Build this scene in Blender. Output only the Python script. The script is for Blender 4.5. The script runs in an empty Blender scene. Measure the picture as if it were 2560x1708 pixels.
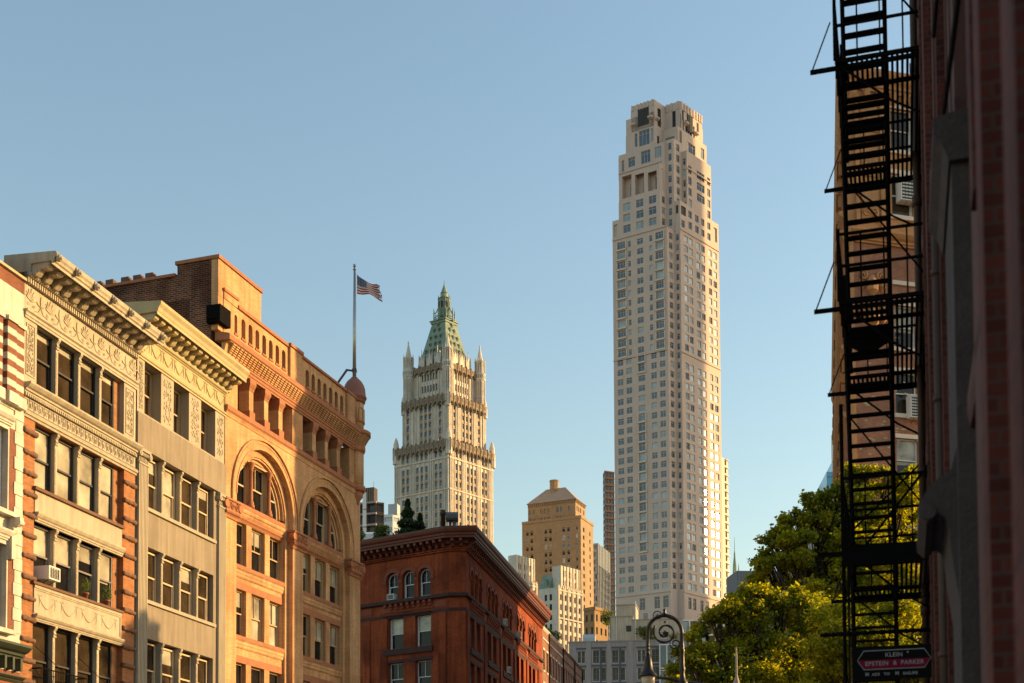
import bpy, bmesh, math, random
import numpy as np
from mathutils import Vector, Matrix
R = math.radians
random.seed(7)
rng = np.random.default_rng(5)
sc = bpy.context.scene
col = sc.collection
# ------------------------------------------------------------------ camera
FOC, PPX, PPY = 3300.0, 1280.0, 1995.0
PH, RO = math.atan(.047), R(.3)
CAM = np.array([0, 0, 1.6])
fwd = np.array([0, math.cos(PH), math.sin(PH)])
up0 = np.array([0, -math.sin(PH), math.cos(PH)])
rt0 = np.array([1., 0, 0])
rt = math.cos(RO) * rt0 - math.sin(RO) * up0
up = math.sin(RO) * rt0 + math.cos(RO) * up0
cd = bpy.data.cameras.new('camera')
cam = bpy.data.objects.new('camera', cd)
col.objects.link(cam)
cam.matrix_world = Matrix(((rt[0], up[0], -fwd[0], 0), (rt[1], up[1], -fwd[1], 0), (rt[2], up[2], -fwd[2], 1.6), (0, 0, 0, 1)))
cd.sensor_width = 36
cd.sensor_fit = 'HORIZONTAL'
cd.lens = FOC / 2560 * 36
cd.shift_y = (PPY - 854) / 2560
cd.clip_start = .1
cd.clip_end = 6000
cd.dof.use_dof = True
cd.dof.focus_distance = 130
cd.dof.aperture_fstop = 2.2
sc.camera = cam
# ------------------------------------------------------------------ sky and sun
SUN_AZ, SUN_EL = R(76.2), R(14.5)          # clockwise from straight ahead
w = bpy.data.worlds.new('World')
sc.world = w
w.use_nodes = True
nt = w.node_tree
bg = nt.nodes['Background']
sk = nt.nodes.new('ShaderNodeTexSky')
sk.sky_type = 'NISHITA'
sk.sun_disc = False
sk.sun_elevation = SUN_EL
sk.sun_rotation = SUN_AZ
sk.air_density = 1.6
sk.dust_density = 1.0
sk.ozone_density = 2.0
nt.links.new(sk.outputs[0], bg.inputs[0])
bg.inputs[1].default_value = .15
sd = bpy.data.lights.new('sun', 'SUN')
sd.energy = 5.0
sd.angle = R(.5)
sd.color = (1, .65, .27)
sun = bpy.data.objects.new('sun', sd)
col.objects.link(sun)
sdir = Vector((math.sin(SUN_AZ) * math.cos(SUN_EL), math.cos(SUN_AZ) * math.cos(SUN_EL), math.sin(SUN_EL)))
sun.rotation_euler = sdir.to_track_quat('Z', 'Y').to_euler()
vs = sc.view_settings
vs.view_transform = 'Standard'
vs.look = 'None'
vs.exposure = .7
vs.gamma = 1
vs.use_curve_mapping = False
sc.cycles.max_bounces = 6
sc.cycles.diffuse_bounces = 3
sc.cycles.glossy_bounces = 3
sc.cycles.transparent_max_bounces = 8
sc.cycles.use_denoising = True
# ------------------------------------------------------------------ helpers
def dirv(a):
    return np.array([math.sin(R(a)), math.cos(R(a)), 0.])
class Frame:
    """vertical plane: u runs along ang (degrees clockwise from straight ahead), o is outward, z is up"""
    def __init__(s, o, ang):
        s.o = np.array([o[0], o[1], 0.]); s.ang = ang; s.d = dirv(ang); s.n = np.array([s.d[1], -s.d[0], 0.])
    def P(s, u, o=0., z=0.):
        p = s.o + s.d * u + s.n * o
        return (p[0], p[1], z)
    def sub(s, u, o, dang=0):
        return Frame(s.P(u, o), s.ang + dang)
ID = Frame((0, 0), 90)
WL = {}
def tag(o, label=None, cat=None, group=None, kind=None):
    if label: o['label'] = label
    if cat: o['category'] = cat
    if group: o['group'] = group
    if kind: o['kind'] = kind
    return o
def thing(name, label, cat, loc=(0, 0, 0), group=None):
    o = bpy.data.objects.new(name, None); col.objects.link(o)
    o.location = loc; o.empty_display_size = .5
    WL[o.name] = np.array(loc, float)
    return tag(o, label, cat, group)
def arc(cx, cz, r, a0, a1, n):
    return [(cx + r * math.cos(R(a0 + (a1 - a0) * i / n)), cz + r * math.sin(R(a0 + (a1 - a0) * i / n))) for i in range(n + 1)]
class MB:
    def __init__(s, fr=ID):
        s.v = []; s.f = []; s.m = []; s.fr = fr; s.mi = 0; s.smooth = False; s.sm = []; s.isl = []
    def add(s, pts, faces):
        k = len(s.v); s.v += [tuple(p) for p in pts]; s.isl.append((k, len(s.v), len(s.f), len(s.f) + len(faces)))
        for f in faces:
            s.f.append([k + i for i in f]); s.m.append(s.mi); s.sm.append(s.smooth)
    def q(s, *pts):
        s.add([s.fr.P(*p) for p in pts], [list(range(len(pts)))])
    def box(s, u0, u1, o0, o1, z0, z1):
        P = s.fr.P
        s.add([P(u0, o0, z0), P(u1, o0, z0), P(u1, o1, z0), P(u0, o1, z0), P(u0, o0, z1), P(u1, o0, z1), P(u1, o1, z1), P(u0, o1, z1)],
              [[3, 2, 1, 0], [4, 5, 6, 7], [0, 1, 5, 4], [1, 2, 6, 5], [2, 3, 7, 6], [3, 0, 4, 7]])
    def prof(s, pr, u0, u1):
        """profile [(o,z)...] swept along u"""
        n = len(pr); P = s.fr.P
        s.add([P(u0, a, b) for a, b in pr] + [P(u1, a, b) for a, b in pr],
              [[i, (i + 1) % n, n + (i + 1) % n, n + i] for i in range(n)] + [list(range(n))[::-1], [n + i for i in range(n)]])
    def plate(s, poly, o0, o1):
        """polygon [(u,z)...] given thickness between o0 and o1"""
        n = len(poly); P = s.fr.P
        s.add([P(a, o0, b) for a, b in poly] + [P(a, o1, b) for a, b in poly],
              [[i, (i + 1) % n, n + (i + 1) % n, n + i] for i in range(n)] + [list(range(n))[::-1], [n + i for i in range(n)]])
    def ring(s, cx, cz, r0, r1, o0, o1, a0=0, a1=180, n=20):
        """arch ring between radii r0<r1"""
        A = arc(cx, cz, r0, a0, a1, n); B = arc(cx, cz, r1, a0, a1, n); P = s.fr.P
        pts = []
        for (a, b) in zip(A, B):
            pts += [P(a[0], o0, a[1]), P(b[0], o0, b[1]), P(b[0], o1, b[1]), P(a[0], o1, a[1])]
        fs = []
        for i in range(n):
            k = 4 * i
            for j in range(4):
                fs.append([k + j, k + (j + 1) % 4, k + 4 + (j + 1) % 4, k + 4 + j])
        fs += [[0, 1, 2, 3], [4 * n + 3, 4 * n + 2, 4 * n + 1, 4 * n]]
        s.add(pts, fs)
    def tube(s, pts, r, n=6, local=True, cap=True):
        P = [np.array(s.fr.P(*p)) if local else np.array(p, float) for p in pts]
        rr = r if hasattr(r, '__len__') else [r] * len(P)
        k = len(P); V = []; prev = None
        for i in range(k):
            t = P[min(i + 1, k - 1)] - P[max(i - 1, 0)]
            L = np.linalg.norm(t); t = t / L if L > 1e-9 else np.array([0, 0, 1.])
            if prev is None:
                a = np.cross(t, [0, 0, 1.] if abs(t[2]) < .9 else [1., 0, 0])
            else:
                a = prev - t * (prev @ t)
            a = a / (np.linalg.norm(a) + 1e-12); prev = a; b = np.cross(t, a)
            for j in range(n):
                an = 2 * math.pi * j / n
                V.append(P[i] + (a * math.cos(an) + b * math.sin(an)) * rr[i])
        fs = [[i * n + j, i * n + (j + 1) % n, (i + 1) * n + (j + 1) % n, (i + 1) * n + j] for i in range(k - 1) for j in range(n)]
        if cap: fs += [list(range(n))[::-1], [(k - 1) * n + j for j in range(n)]]
        s.add(V, fs)
    def lathe(s, c, pr, n=16, a0=0, a1=360):
        """profile [(r,z)...] round the vertical through local (u,o)=c"""
        base = np.array(s.fr.P(c[0], c[1], 0)); full = abs(a1 - a0) >= 360; m = n if full else n + 1
        V = []
        for r, z in pr:
            for j in range(m):
                an = R(a0 + (a1 - a0) * j / n)
                V.append((base[0] + r * math.cos(an), base[1] + r * math.sin(an), z))
        fs = []
        for i in range(len(pr) - 1):
            for j in range(n):
                j2 = (j + 1) % m
                fs.append([i * m + j, i * m + j2, (i + 1) * m + j2, (i + 1) * m + j])
        if full: fs += [list(range(m))[::-1], [(len(pr) - 1) * m + j for j in range(m)]]
        s.add(V, fs)
    def prism(s, poly, z0, z1, zt=None):
        """world xy polygon raised from z0 to z1 (zt: heights of the top corners)"""
        n = len(poly); zt = zt or [z1] * n
        s.add([(p[0], p[1], z0) for p in poly] + [(p[0], p[1], zt[i]) for i, p in enumerate(poly)],
              [[i, (i + 1) % n, n + (i + 1) % n, n + i] for i in range(n)] + [list(range(n))[::-1], [n + i for i in range(n)]])
    def wall(s, u0, u1, z0, z1, ops, rev, off=0., sill=True):
        """front face with openings (a,b,c,d[,rise]) and reveals of depth rev"""
        P = s.fr.P
        O = [(o[0], o[1], o[2], o[3], o[4] if len(o) > 4 else 0) for o in ops]
        us = sorted({round(x, 4) for x in [u0, u1] + [o[0] for o in O] + [o[1] for o in O] if u0 - 1e-6 <= x <= u1 + 1e-6})
        zs = sorted({round(x, 4) for x in [z0, z1] + [o[2] for o in O] + [o[3] + o[4] for o in O] if z0 - 1e-6 <= x <= z1 + 1e-6})
        for i in range(len(us) - 1):
            mu = (us[i] + us[i + 1]) / 2; run = None
            for j in range(len(zs) - 1):
                mz = (zs[j] + zs[j + 1]) / 2
                hole = any(o[0] < mu < o[1] and o[2] < mz < o[3] + o[4] for o in O)
                if not hole and run is None: run = zs[j]
                if run is not None and (hole or j == len(zs) - 2):
                    top = zs[j] if hole else zs[j + 1]
                    s.q((us[i], off, run), (us[i + 1], off, run), (us[i + 1], off, top), (us[i], off, top)); run = None
        for a, b, c, d, r in O:
            i0 = off - rev
            s.q((a, off, c), (a, off, d), (a, i0, d), (a, i0, c)); s.q((b, off, c), (b, i0, c), (b, i0, d), (b, off, d))
            s.q((a, off, c), (a, i0, c), (b, i0, c), (b, off, c))
            if r == 0:
                s.q((a, off, d), (b, off, d), (b, i0, d), (a, i0, d))
            else:
                A = arch_pts(a, b, d, r, 16); top = d + r
                for k in range(len(A) - 1):
                    p, q = A[k], A[k + 1]
                    s.q((p[0], off, p[1]), (p[0], off, top), (q[0], off, top), (q[0], off, q[1]))
                    s.q((p[0], off, p[1]), (q[0], off, q[1]), (q[0], i0, q[1]), (p[0], i0, p[1]))
    def pieces(s):
        """groups of far-apart islands"""
        k = len(s.isl)
        if k < 2 or k > 1200: return None
        W = np.array(s.v, float); lo = np.array([W[a:b].min(0) for a, b, _, _ in s.isl]); hi = np.array([W[a:b].max(0) for a, b, _, _ in s.isl])
        size = (hi - lo).max(1); gap = np.maximum(0, np.maximum(lo[:, None] - hi[None], lo[None] - hi[:, None]))
        near = np.sqrt((gap ** 2).sum(2)) <= np.maximum(.02, .49 * np.maximum(size[:, None], size[None]))
        g = -np.ones(k, int); n = 0
        for i in range(k):
            if g[i] >= 0: continue
            st = [i]; g[i] = n
            while st:
                j = st.pop()
                for q in np.nonzero(near[j] & (g < 0))[0]: g[q] = n; st.append(q)
            n += 1
        return [np.nonzero(g == i)[0] for i in range(n)]
    def build(s, name, mat, parent=None, loc=None, label=None, kind=None):
        if parent is not None and kind is None and name not in ('window', 'pane'):
            gs = s.pieces()
            if gs and 1 < len(gs) <= 90:
                first = None
                for g in gs:
                    b = MB()
                    for i in g:
                        a, e, f0, f1 = s.isl[i]; k = len(b.v); b.isl.append((k, k + e - a, len(b.f), len(b.f) + f1 - f0)); b.v += s.v[a:e]
                        b.f += [[q - a + k for q in f] for f in s.f[f0:f1]]; b.m += s.m[f0:f1]; b.sm += s.sm[f0:f1]
                    o = b.build(name, mat, parent, loc, label, 'part'); del o['kind']
                    first = first or o
                return first
            if gs and len(gs) > 90: kind = 'stuff'
        if loc is None:
            loc = WL.get(parent.name, np.zeros(3)) if parent else np.zeros(3)
        V = np.array(s.v, float) - np.array(loc, float)
        me = bpy.data.meshes.new(name)
        me.from_pydata(V.tolist(), [], s.f)
        for mm in (mat if isinstance(mat, (list, tuple)) else [mat]): me.materials.append(mm)
        me.polygons.foreach_set('material_index', s.m)
        me.polygons.foreach_set('use_smooth', s.sm)
        uvl = me.uv_layers.new(name='UVMap'); uv = np.zeros((len(me.loops), 2)); W = np.array(s.v, float); i = 0
        for f in s.f:
            p = W[f]; n = np.zeros(3)
            for k in range(1, len(f) - 1):
                n += np.cross(p[k] - p[0], p[k + 1] - p[0])
            L = np.linalg.norm(n)
            n = n / L if L > 1e-12 else np.array([0, 0, 1.])
            h = math.hypot(n[0], n[1])
            if h > .5:
                t = np.array([-n[1] / h, n[0] / h, 0]); uv[i:i + len(f), 0] = p @ t; uv[i:i + len(f), 1] = p[:, 2]
            else:
                uv[i:i + len(f)] = p[:, :2]
            i += len(f)
        uvl.data.foreach_set('uv', uv.ravel())
        if len(s.f) < 60000:
            bm = bmesh.new(); bm.from_mesh(me)
            if getattr(s, 'weld', False): bmesh.ops.remove_doubles(bm, verts=bm.verts, dist=1e-4)
            bmesh.ops.recalc_face_normals(bm, faces=bm.faces); bm.to_mesh(me); bm.free()
        me.update()
        o = bpy.data.objects.new(name, me); col.objects.link(o)
        if parent:
            o.parent = parent; WL[o.name] = np.array(loc, float)
        else:
            o.location = loc; WL[o.name] = np.array(loc, float)
        if label: o['label'] = label
        if kind: o['kind'] = kind
        return o
def arch_pts(a, b, d, r, n=16):
    """points from (a,d) over the top to (b,d): half circle when r is half the width, else a flatter or stilted ellipse"""
    c = (a + b) / 2; h = (b - a) / 2
    return [(c - h * math.cos(math.pi * i / n), d + r * math.sin(math.pi * i / n)) for i in range(n + 1)]
# ------------------------------------------------------------------ materials
def new_mat(name):
    m = bpy.data.materials.new(name); m.use_nodes = True
    return m, m.node_tree, m.node_tree.nodes['Principled BSDF']
def C4(c): return (c[0], c[1], c[2], 1)
def mat(name, c, rough=.8, var=.18, scale=1.2, bump=.0, bscale=30, streak=0., metal=0., spec=.3, fine=.0):
    m, t, b = new_mat(name); N = t.nodes; L = t.links
    b.inputs['Roughness'].default_value = rough; b.inputs['Metallic'].default_value = metal; b.inputs['Specular IOR Level'].default_value = spec
    g = N.new('ShaderNodeNewGeometry')
    n = N.new('ShaderNodeTexNoise'); n.inputs['Scale'].default_value = scale; n.inputs['Detail'].default_value = 6; n.inputs['Roughness'].default_value = .65
    L.new(g.outputs['Position'], n.inputs['Vector'])
    mr = N.new('ShaderNodeMapRange'); mr.inputs[1].default_value = .25; mr.inputs[2].default_value = .75
    mr.inputs[3].default_value = 1 - var; mr.inputs[4].default_value = 1 + var * .6
    L.new(n.outputs['Fac'], mr.inputs[0]); fac = mr.outputs[0]
    if streak:
        mp = N.new('ShaderNodeMapping'); mp.inputs['Scale'].default_value = (5, 5, .35); L.new(g.outputs['Position'], mp.inputs['Vector'])
        n2 = N.new('ShaderNodeTexNoise'); n2.inputs['Scale'].default_value = .8; n2.inputs['Detail'].default_value = 5; L.new(mp.outputs[0], n2.inputs['Vector'])
        m2 = N.new('ShaderNodeMapRange'); m2.inputs[1].default_value = .35; m2.inputs[2].default_value = .7; m2.inputs[3].default_value = 1 - streak; m2.inputs[4].default_value = 1.03
        L.new(n2.outputs['Fac'], m2.inputs[0])
        mm = N.new('ShaderNodeMath'); mm.operation = 'MULTIPLY'; L.new(fac, mm.inputs[0]); L.new(m2.outputs[0], mm.inputs[1]); fac = mm.outputs[0]
    if fine:
        n3 = N.new('ShaderNodeTexNoise'); n3.inputs['Scale'].default_value = 14; n3.inputs['Detail'].default_value = 3; L.new(g.outputs['Position'], n3.inputs['Vector'])
        m3 = N.new('ShaderNodeMapRange'); m3.inputs[1].default_value = .3; m3.inputs[2].default_value = .7; m3.inputs[3].default_value = 1 - fine; m3.inputs[4].default_value = 1 + fine
        L.new(n3.outputs['Fac'], m3.inputs[0])
        mm = N.new('ShaderNodeMath'); mm.operation = 'MULTIPLY'; L.new(fac, mm.inputs[0]); L.new(m3.outputs[0], mm.inputs[1]); fac = mm.outputs[0]
    mx = N.new('ShaderNodeVectorMath'); mx.operation = 'SCALE'; mx.inputs[0].default_value = c[:3]
    L.new(fac, mx.inputs['Scale']); L.new(mx.outputs[0], b.inputs['Base Color'])
    if bump:
        bn = N.new('ShaderNodeTexNoise'); bn.inputs['Scale'].default_value = bscale; bn.inputs['Detail'].default_value = 4; L.new(g.outputs['Position'], bn.inputs['Vector'])
        bp = N.new('ShaderNodeBump'); bp.inputs['Strength'].default_value = bump; bp.inputs['Distance'].default_value = .03
        L.new(bn.outputs['Fac'], bp.inputs['Height']); L.new(bp.outputs[0], b.inputs['Normal'])
    return m
def brick(name, c1, c2, mortar, bw=.21, bh=.068, ms=.009, var=.2, scale=.7, patch=None, streak=.12, bias=0., off=.5):
    m, t, b = new_mat(name); N = t.nodes; L = t.links
    b.inputs['Roughness'].default_value = .85; b.inputs['Specular IOR Level'].default_value = .2
    uv = N.new('ShaderNodeUVMap'); uv.uv_map = 'UVMap'
    br = N.new('ShaderNodeTexBrick'); br.offset = off
    br.inputs['Color1'].default_value = C4(c1); br.inputs['Color2'].default_value = C4(c2); br.inputs['Mortar'].default_value = C4(mortar)
    br.inputs['Scale'].default_value = 1; br.inputs['Brick Width'].default_value = bw; br.inputs['Row Height'].default_value = bh
    br.inputs['Mortar Size'].default_value = ms; br.inputs['Mortar Smooth'].default_value = .2; br.inputs['Bias'].default_value = bias
    L.new(uv.outputs[0], br.inputs['Vector'])
    g = N.new('ShaderNodeNewGeometry'); n = N.new('ShaderNodeTexNoise'); n.inputs['Scale'].default_value = scale; n.inputs['Detail'].default_value = 7; n.inputs['Roughness'].default_value = .65
    L.new(g.outputs['Position'], n.inputs['Vector'])
    mr = N.new('ShaderNodeMapRange'); mr.inputs[1].default_value = .25; mr.inputs[2].default_value = .75; mr.inputs[3].default_value = 1 - var; mr.inputs[4].default_value = 1 + var * .7
    L.new(n.outputs['Fac'], mr.inputs[0]); fac = mr.outputs[0]
    if streak:
        mp = N.new('ShaderNodeMapping'); mp.inputs['Scale'].default_value = (4, 4, .3); L.new(g.outputs['Position'], mp.inputs['Vector'])
        n2 = N.new('ShaderNodeTexNoise'); n2.inputs['Scale'].default_value = .9; n2.inputs['Detail'].default_value = 5; L.new(mp.outputs[0], n2.inputs['Vector'])
        m2 = N.new('ShaderNodeMapRange'); m2.inputs[1].default_value = .35; m2.inputs[2].default_value = .7; m2.inputs[3].default_value = 1 - streak; m2.inputs[4].default_value = 1.04
        L.new(n2.outputs['Fac'], m2.inputs[0])
        mm = N.new('ShaderNodeMath'); mm.operation = 'MULTIPLY'; L.new(fac, mm.inputs[0]); L.new(m2.outputs[0], mm.inputs[1]); fac = mm.outputs[0]
    cs = br.outputs['Color']
    if patch:
        n4 = N.new('ShaderNodeTexNoise'); n4.inputs['Scale'].default_value = patch[1]; n4.inputs['Detail'].default_value = 3; L.new(uv.outputs[0], n4.inputs['Vector'])
        m4 = N.new('ShaderNodeMapRange'); m4.inputs[1].default_value = .5; m4.inputs[2].default_value = .62; L.new(n4.outputs['Fac'], m4.inputs[0])
        mi = N.new('ShaderNodeMix'); mi.data_type = 'RGBA'; mi.blend_type = 'MULTIPLY'; mi.inputs['B'].default_value = C4(patch[0])
        L.new(m4.outputs[0], mi.inputs['Factor']); L.new(cs, mi.inputs['A']); cs = mi.outputs['Result']
    mx = N.new('ShaderNodeVectorMath'); mx.operation = 'SCALE'; L.new(cs, mx.inputs[0]); L.new(fac, mx.inputs['Scale']); L.new(mx.outputs[0], b.inputs['Base Color'])
    bp = N.new('ShaderNodeBump'); bp.inputs['Strength'].default_value = .35; bp.inputs['Distance'].default_value = .012; bp.invert = True
    L.new(br.outputs['Fac'], bp.inputs['Height']); L.new(bp.outputs[0], b.inputs['Normal'])
    return m
def glass(name, c=(.02, .022, .025), rough=.06, wav=.04, spec=.9, cs=.9):
    m, t, b = new_mat(name); N = t.nodes; L = t.links
    b.inputs['Roughness'].default_value = rough; b.inputs['Specular IOR Level'].default_value = spec; b.inputs['IOR'].default_value = 1.5
    g = N.new('ShaderNodeNewGeometry'); n = N.new('ShaderNodeTexNoise'); n.inputs['Scale'].default_value = cs; n.inputs['Detail'].default_value = 4
    L.new(g.outputs['Position'], n.inputs['Vector'])
    cr = N.new('ShaderNodeMapRange'); cr.inputs[1].default_value = .3; cr.inputs[2].default_value = .7; cr.inputs[3].default_value = .5; cr.inputs[4].default_value = 1.6
    L.new(n.outputs['Fac'], cr.inputs[0])
    mx = N.new('ShaderNodeVectorMath'); mx.operation = 'SCALE'; mx.inputs[0].default_value = c; L.new(cr.outputs[0], mx.inputs['Scale']); L.new(mx.outputs[0], b.inputs['Base Color'])
    n2 = N.new('ShaderNodeTexNoise'); n2.inputs['Scale'].default_value = 1.3; L.new(g.outputs['Position'], n2.inputs['Vector'])
    bp = N.new('ShaderNodeBump'); bp.inputs['Strength'].default_value = wav; bp.inputs['Distance'].default_value = .15
    L.new(n2.outputs['Fac'], bp.inputs['Height']); L.new(bp.outputs[0], b.inputs['Normal'])
    return m
M = {}
M['cream'] = mat('cream_paint', (.44, .37, .265), .65, .16, .8, .15, 18, .24, fine=.04)
M['cream_yellow'] = mat('yellow_cream_paint', (.46, .37, .20), .65, .12, .8, .15, 18, .12)
M['stucco'] = mat('tan_stucco', (.30, .242, .175), .9, .16, .5, .25, 40, .24, fine=.05)
M['pilaster'] = mat('grey_cream_stone', (.385, .325, .235), .7, .12, .8, .1, 18, .12)
M['rust_stone'] = mat('brown_stone', (.17, .09, .055), .85, .25, 2, .4, 20, .1)
M['dark_sill'] = mat('dark_brown_stone', (.16, .085, .06), .85, .3, 2, .3, 20, .1)
M['brick_orange'] = brick('orange_brick', (.40, .17, .065), (.29, .11, .045), (.30, .18, .10), .3, .06, .006)
M['brick_white'] = mat('whitewashed_stone', (.58, .53, .44), .85, .2, 1.5, .3, 15, .18, fine=.05)
M['brick_red'] = brick('red_brick', (.26, .085, .045), (.19, .06, .035), (.2, .12, .08))
M['brick_tan'] = brick('tan_roman_brick', (.72, .42, .20), (.59, .31, .14), (.55, .33, .18), .3, .05, .006, .22, .5, ((.8, .74, .7), .3), .26)
M['sandstone'] = mat('red_sandstone', (.40, .165, .08), .85, .18, 1.5, .2, 20, .12, fine=.06)
M['dome'] = mat('red_copper_paint', (.28, .11, .075), .55, .12, 1.5, .05, 12, .1)
M['brick_dark'] = brick('dark_party_wall_brick', (.21, .062, .03), (.035, .015, .012), (.34, .21, .13), .3, .1, .016, .3, .35, ((.45, .4, .4), .35), .25, -.1)
M['brick_corner'] = brick('deep_red_brick', (.47, .092, .024), (.33, .058, .016), (.24, .07, .034), .21, .068, .009, .36, .35, ((.6, .56, .56), .25), .34)
M['brown_band'] = mat('brownstone_band', (.075, .033, .026), .8, .25, 2, .3, 20, .15)
M['red_cornice'] = mat('oxblood_cornice_metal', (.17, .045, .024), .55, .2, 1.5, .1, 15, .15)
M['terra_red'] = mat('red_terracotta', (.26, .06, .025), .75, .18, 1.5, .15, 18, .1)
M['brick_pink'] = brick('pale_red_brick', (.34, .16, .1), (.26, .11, .07), (.3, .2, .15))
M['frame_black'] = mat('black_window_paint', (.025, .025, .028), .5, .15, 3)
M['frame_cream'] = mat('cream_window_paint', (.58, .42, .25), .5, .12, 3)
M['frame_tan'] = mat('tan_window_paint', (.46, .30, .16), .5, .12, 3)
M['frame_white'] = mat('white_window_paint', (.72, .70, .68), .5, .1, 3)
M['frame_grey'] = mat('worn_grey_paint', (.20, .17, .15), .6, .3, 4)
M['glass'] = glass('window_glass', (.014, .013, .013), .06, .06, .18)
M['glass_warm'] = glass('window_glass_over_shade', (.045, .03, .017), .08, .05, .35)
M['blind'] = glass('glass_over_cream_blind', (.36, .32, .24), .15, .02, .5)
M['glass_sky'] = glass('tower_window_glass', (.045, .06, .075), .04, .0, .9, .08)
M['glass_curtain'] = glass('tower_glass_over_curtain', (.30, .36, .38), .12, .0, .6, .08)
M['granite'] = mat('pink_granite', (.64, .49, .405), .75, .1, .12, .1, 2, .08, fine=.03)
M['lime_trim'] = mat('pale_limestone', (.70, .58, .47), .75, .1, .3)
M['terracotta'] = mat('cream_terracotta', (.74, .655, .54), .7, .2, .25, .15, 3, .22, fine=.04)
M['terra_brown'] = mat('brown_terracotta', (.31, .235, .165), .8, .3, .6, .2, 3, .2)  # darker brown terracotta for galleries and turret openings
M['spandrel'] = mat('ochre_spandrel', (.42, .26, .13), .8, .25, .5)
M['copper'] = mat('green_copper', (.27, .36, .275), .65, .3, .3, .1, 3, .3)
M['brown_tower'] = brick('brown_tower_brick', (.37, .27, .175), (.31, .22, .135), (.33, .24, .155), .8, .3, .02, .14, .15)
M['pale_roof'] = mat('pale_metal_roof', (.40, .31, .235), .6, .12, .4, .05, 3, .15)
M['yellow_brick'] = brick('ochre_brick', (.40, .25, .12), (.34, .2, .09), (.3, .2, .12), .4, .15, .01)
M['black_iron'] = mat('black_iron', (.006, .005, .005), .85, .3, 3, .1, 30, spec=.06)
M['lamp_iron'] = mat('brown_black_iron', (.022, .011, .008), .4, .25, 5, .1, 30, spec=.4)
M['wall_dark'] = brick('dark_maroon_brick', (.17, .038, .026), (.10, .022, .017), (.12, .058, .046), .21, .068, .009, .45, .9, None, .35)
M['stone_mauve'] = mat('dusky_rose_stone', (.12, .056, .046), .85, .2, 1.5, .2, 20, .12)
M['stone_grey'] = mat('dark_grey_stone', (.085, .062, .058), .9, .25, 2, .4, 30, .12, fine=.1)
M['pipe'] = mat('rusty_pipe', (.07, .036, .022), .6, .3, 3)
M['grey_stone'] = mat('grey_concrete_panel', (.36, .31, .30), .85, .1, .4, .1, 8, .12)
M['slate_trim'] = mat('slate_blue_metal', (.09, .09, .11), .5, .1, 2)
M['white_metal'] = mat('white_enamel', (.70, .68, .64), .5, .12, 3)
M['dark_grille'] = mat('dark_grille', (.05, .045, .04), .6, .2, 5)
M['plum_panel'] = mat('plum_panel', (.10, .05, .05), .5, .1, 2)
M['cream_render'] = mat('stained_cream_render', (.50, .42, .32), .9, .18, .5, .15, 10, .22)
M['steel_blue'] = mat('blue_grey_cladding', (.15, .17, .20), .5, .1, .2)
M['pale_steel'] = mat('pale_steel', (.42, .44, .46), .45, .1, .3)
M['glass_bright'] = glass('tower_glass_painted_reflection', (.60, .67, .70), .15, .0, .6, .08)  # bright reflections on the granite tower's right face, put into the pane colour
M['brown_glass'] = glass('bronze_glass', (.06, .035, .015), .1, .0, .7, .1)
M['blue_glass'] = glass('pale_blue_glass', (.10, .36, .56), .08, .0, .7, .1)
M['pot'] = mat('clay_pot', (.33, .13, .06), .8, .15, 6)
M['bark'] = mat('tree_bark', (.055, .038, .026), .95, .3, 4, .5, 20)
M['mirror_glass'] = mat('mirror_glass', (.72, .80, .85), .08, .05, .05, metal=.9, spec=.5)
M['ground'] = mat('city_ground', (.12, .11, .10), .9, .2, .05)
M['asphalt'] = mat('asphalt', (.05, .05, .052), .9, .2, .5, .3, 40)
M['paving'] = mat('concrete_paving', (.27, .25, .23), .9, .15, .8, .2, 20)
M['line'] = mat('road_paint', (.75, .73, .68), .7, .2, 3)
M['steel'] = mat('galvanised_steel', (.42, .40, .38), .35, .2, 3, metal=.7)
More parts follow.
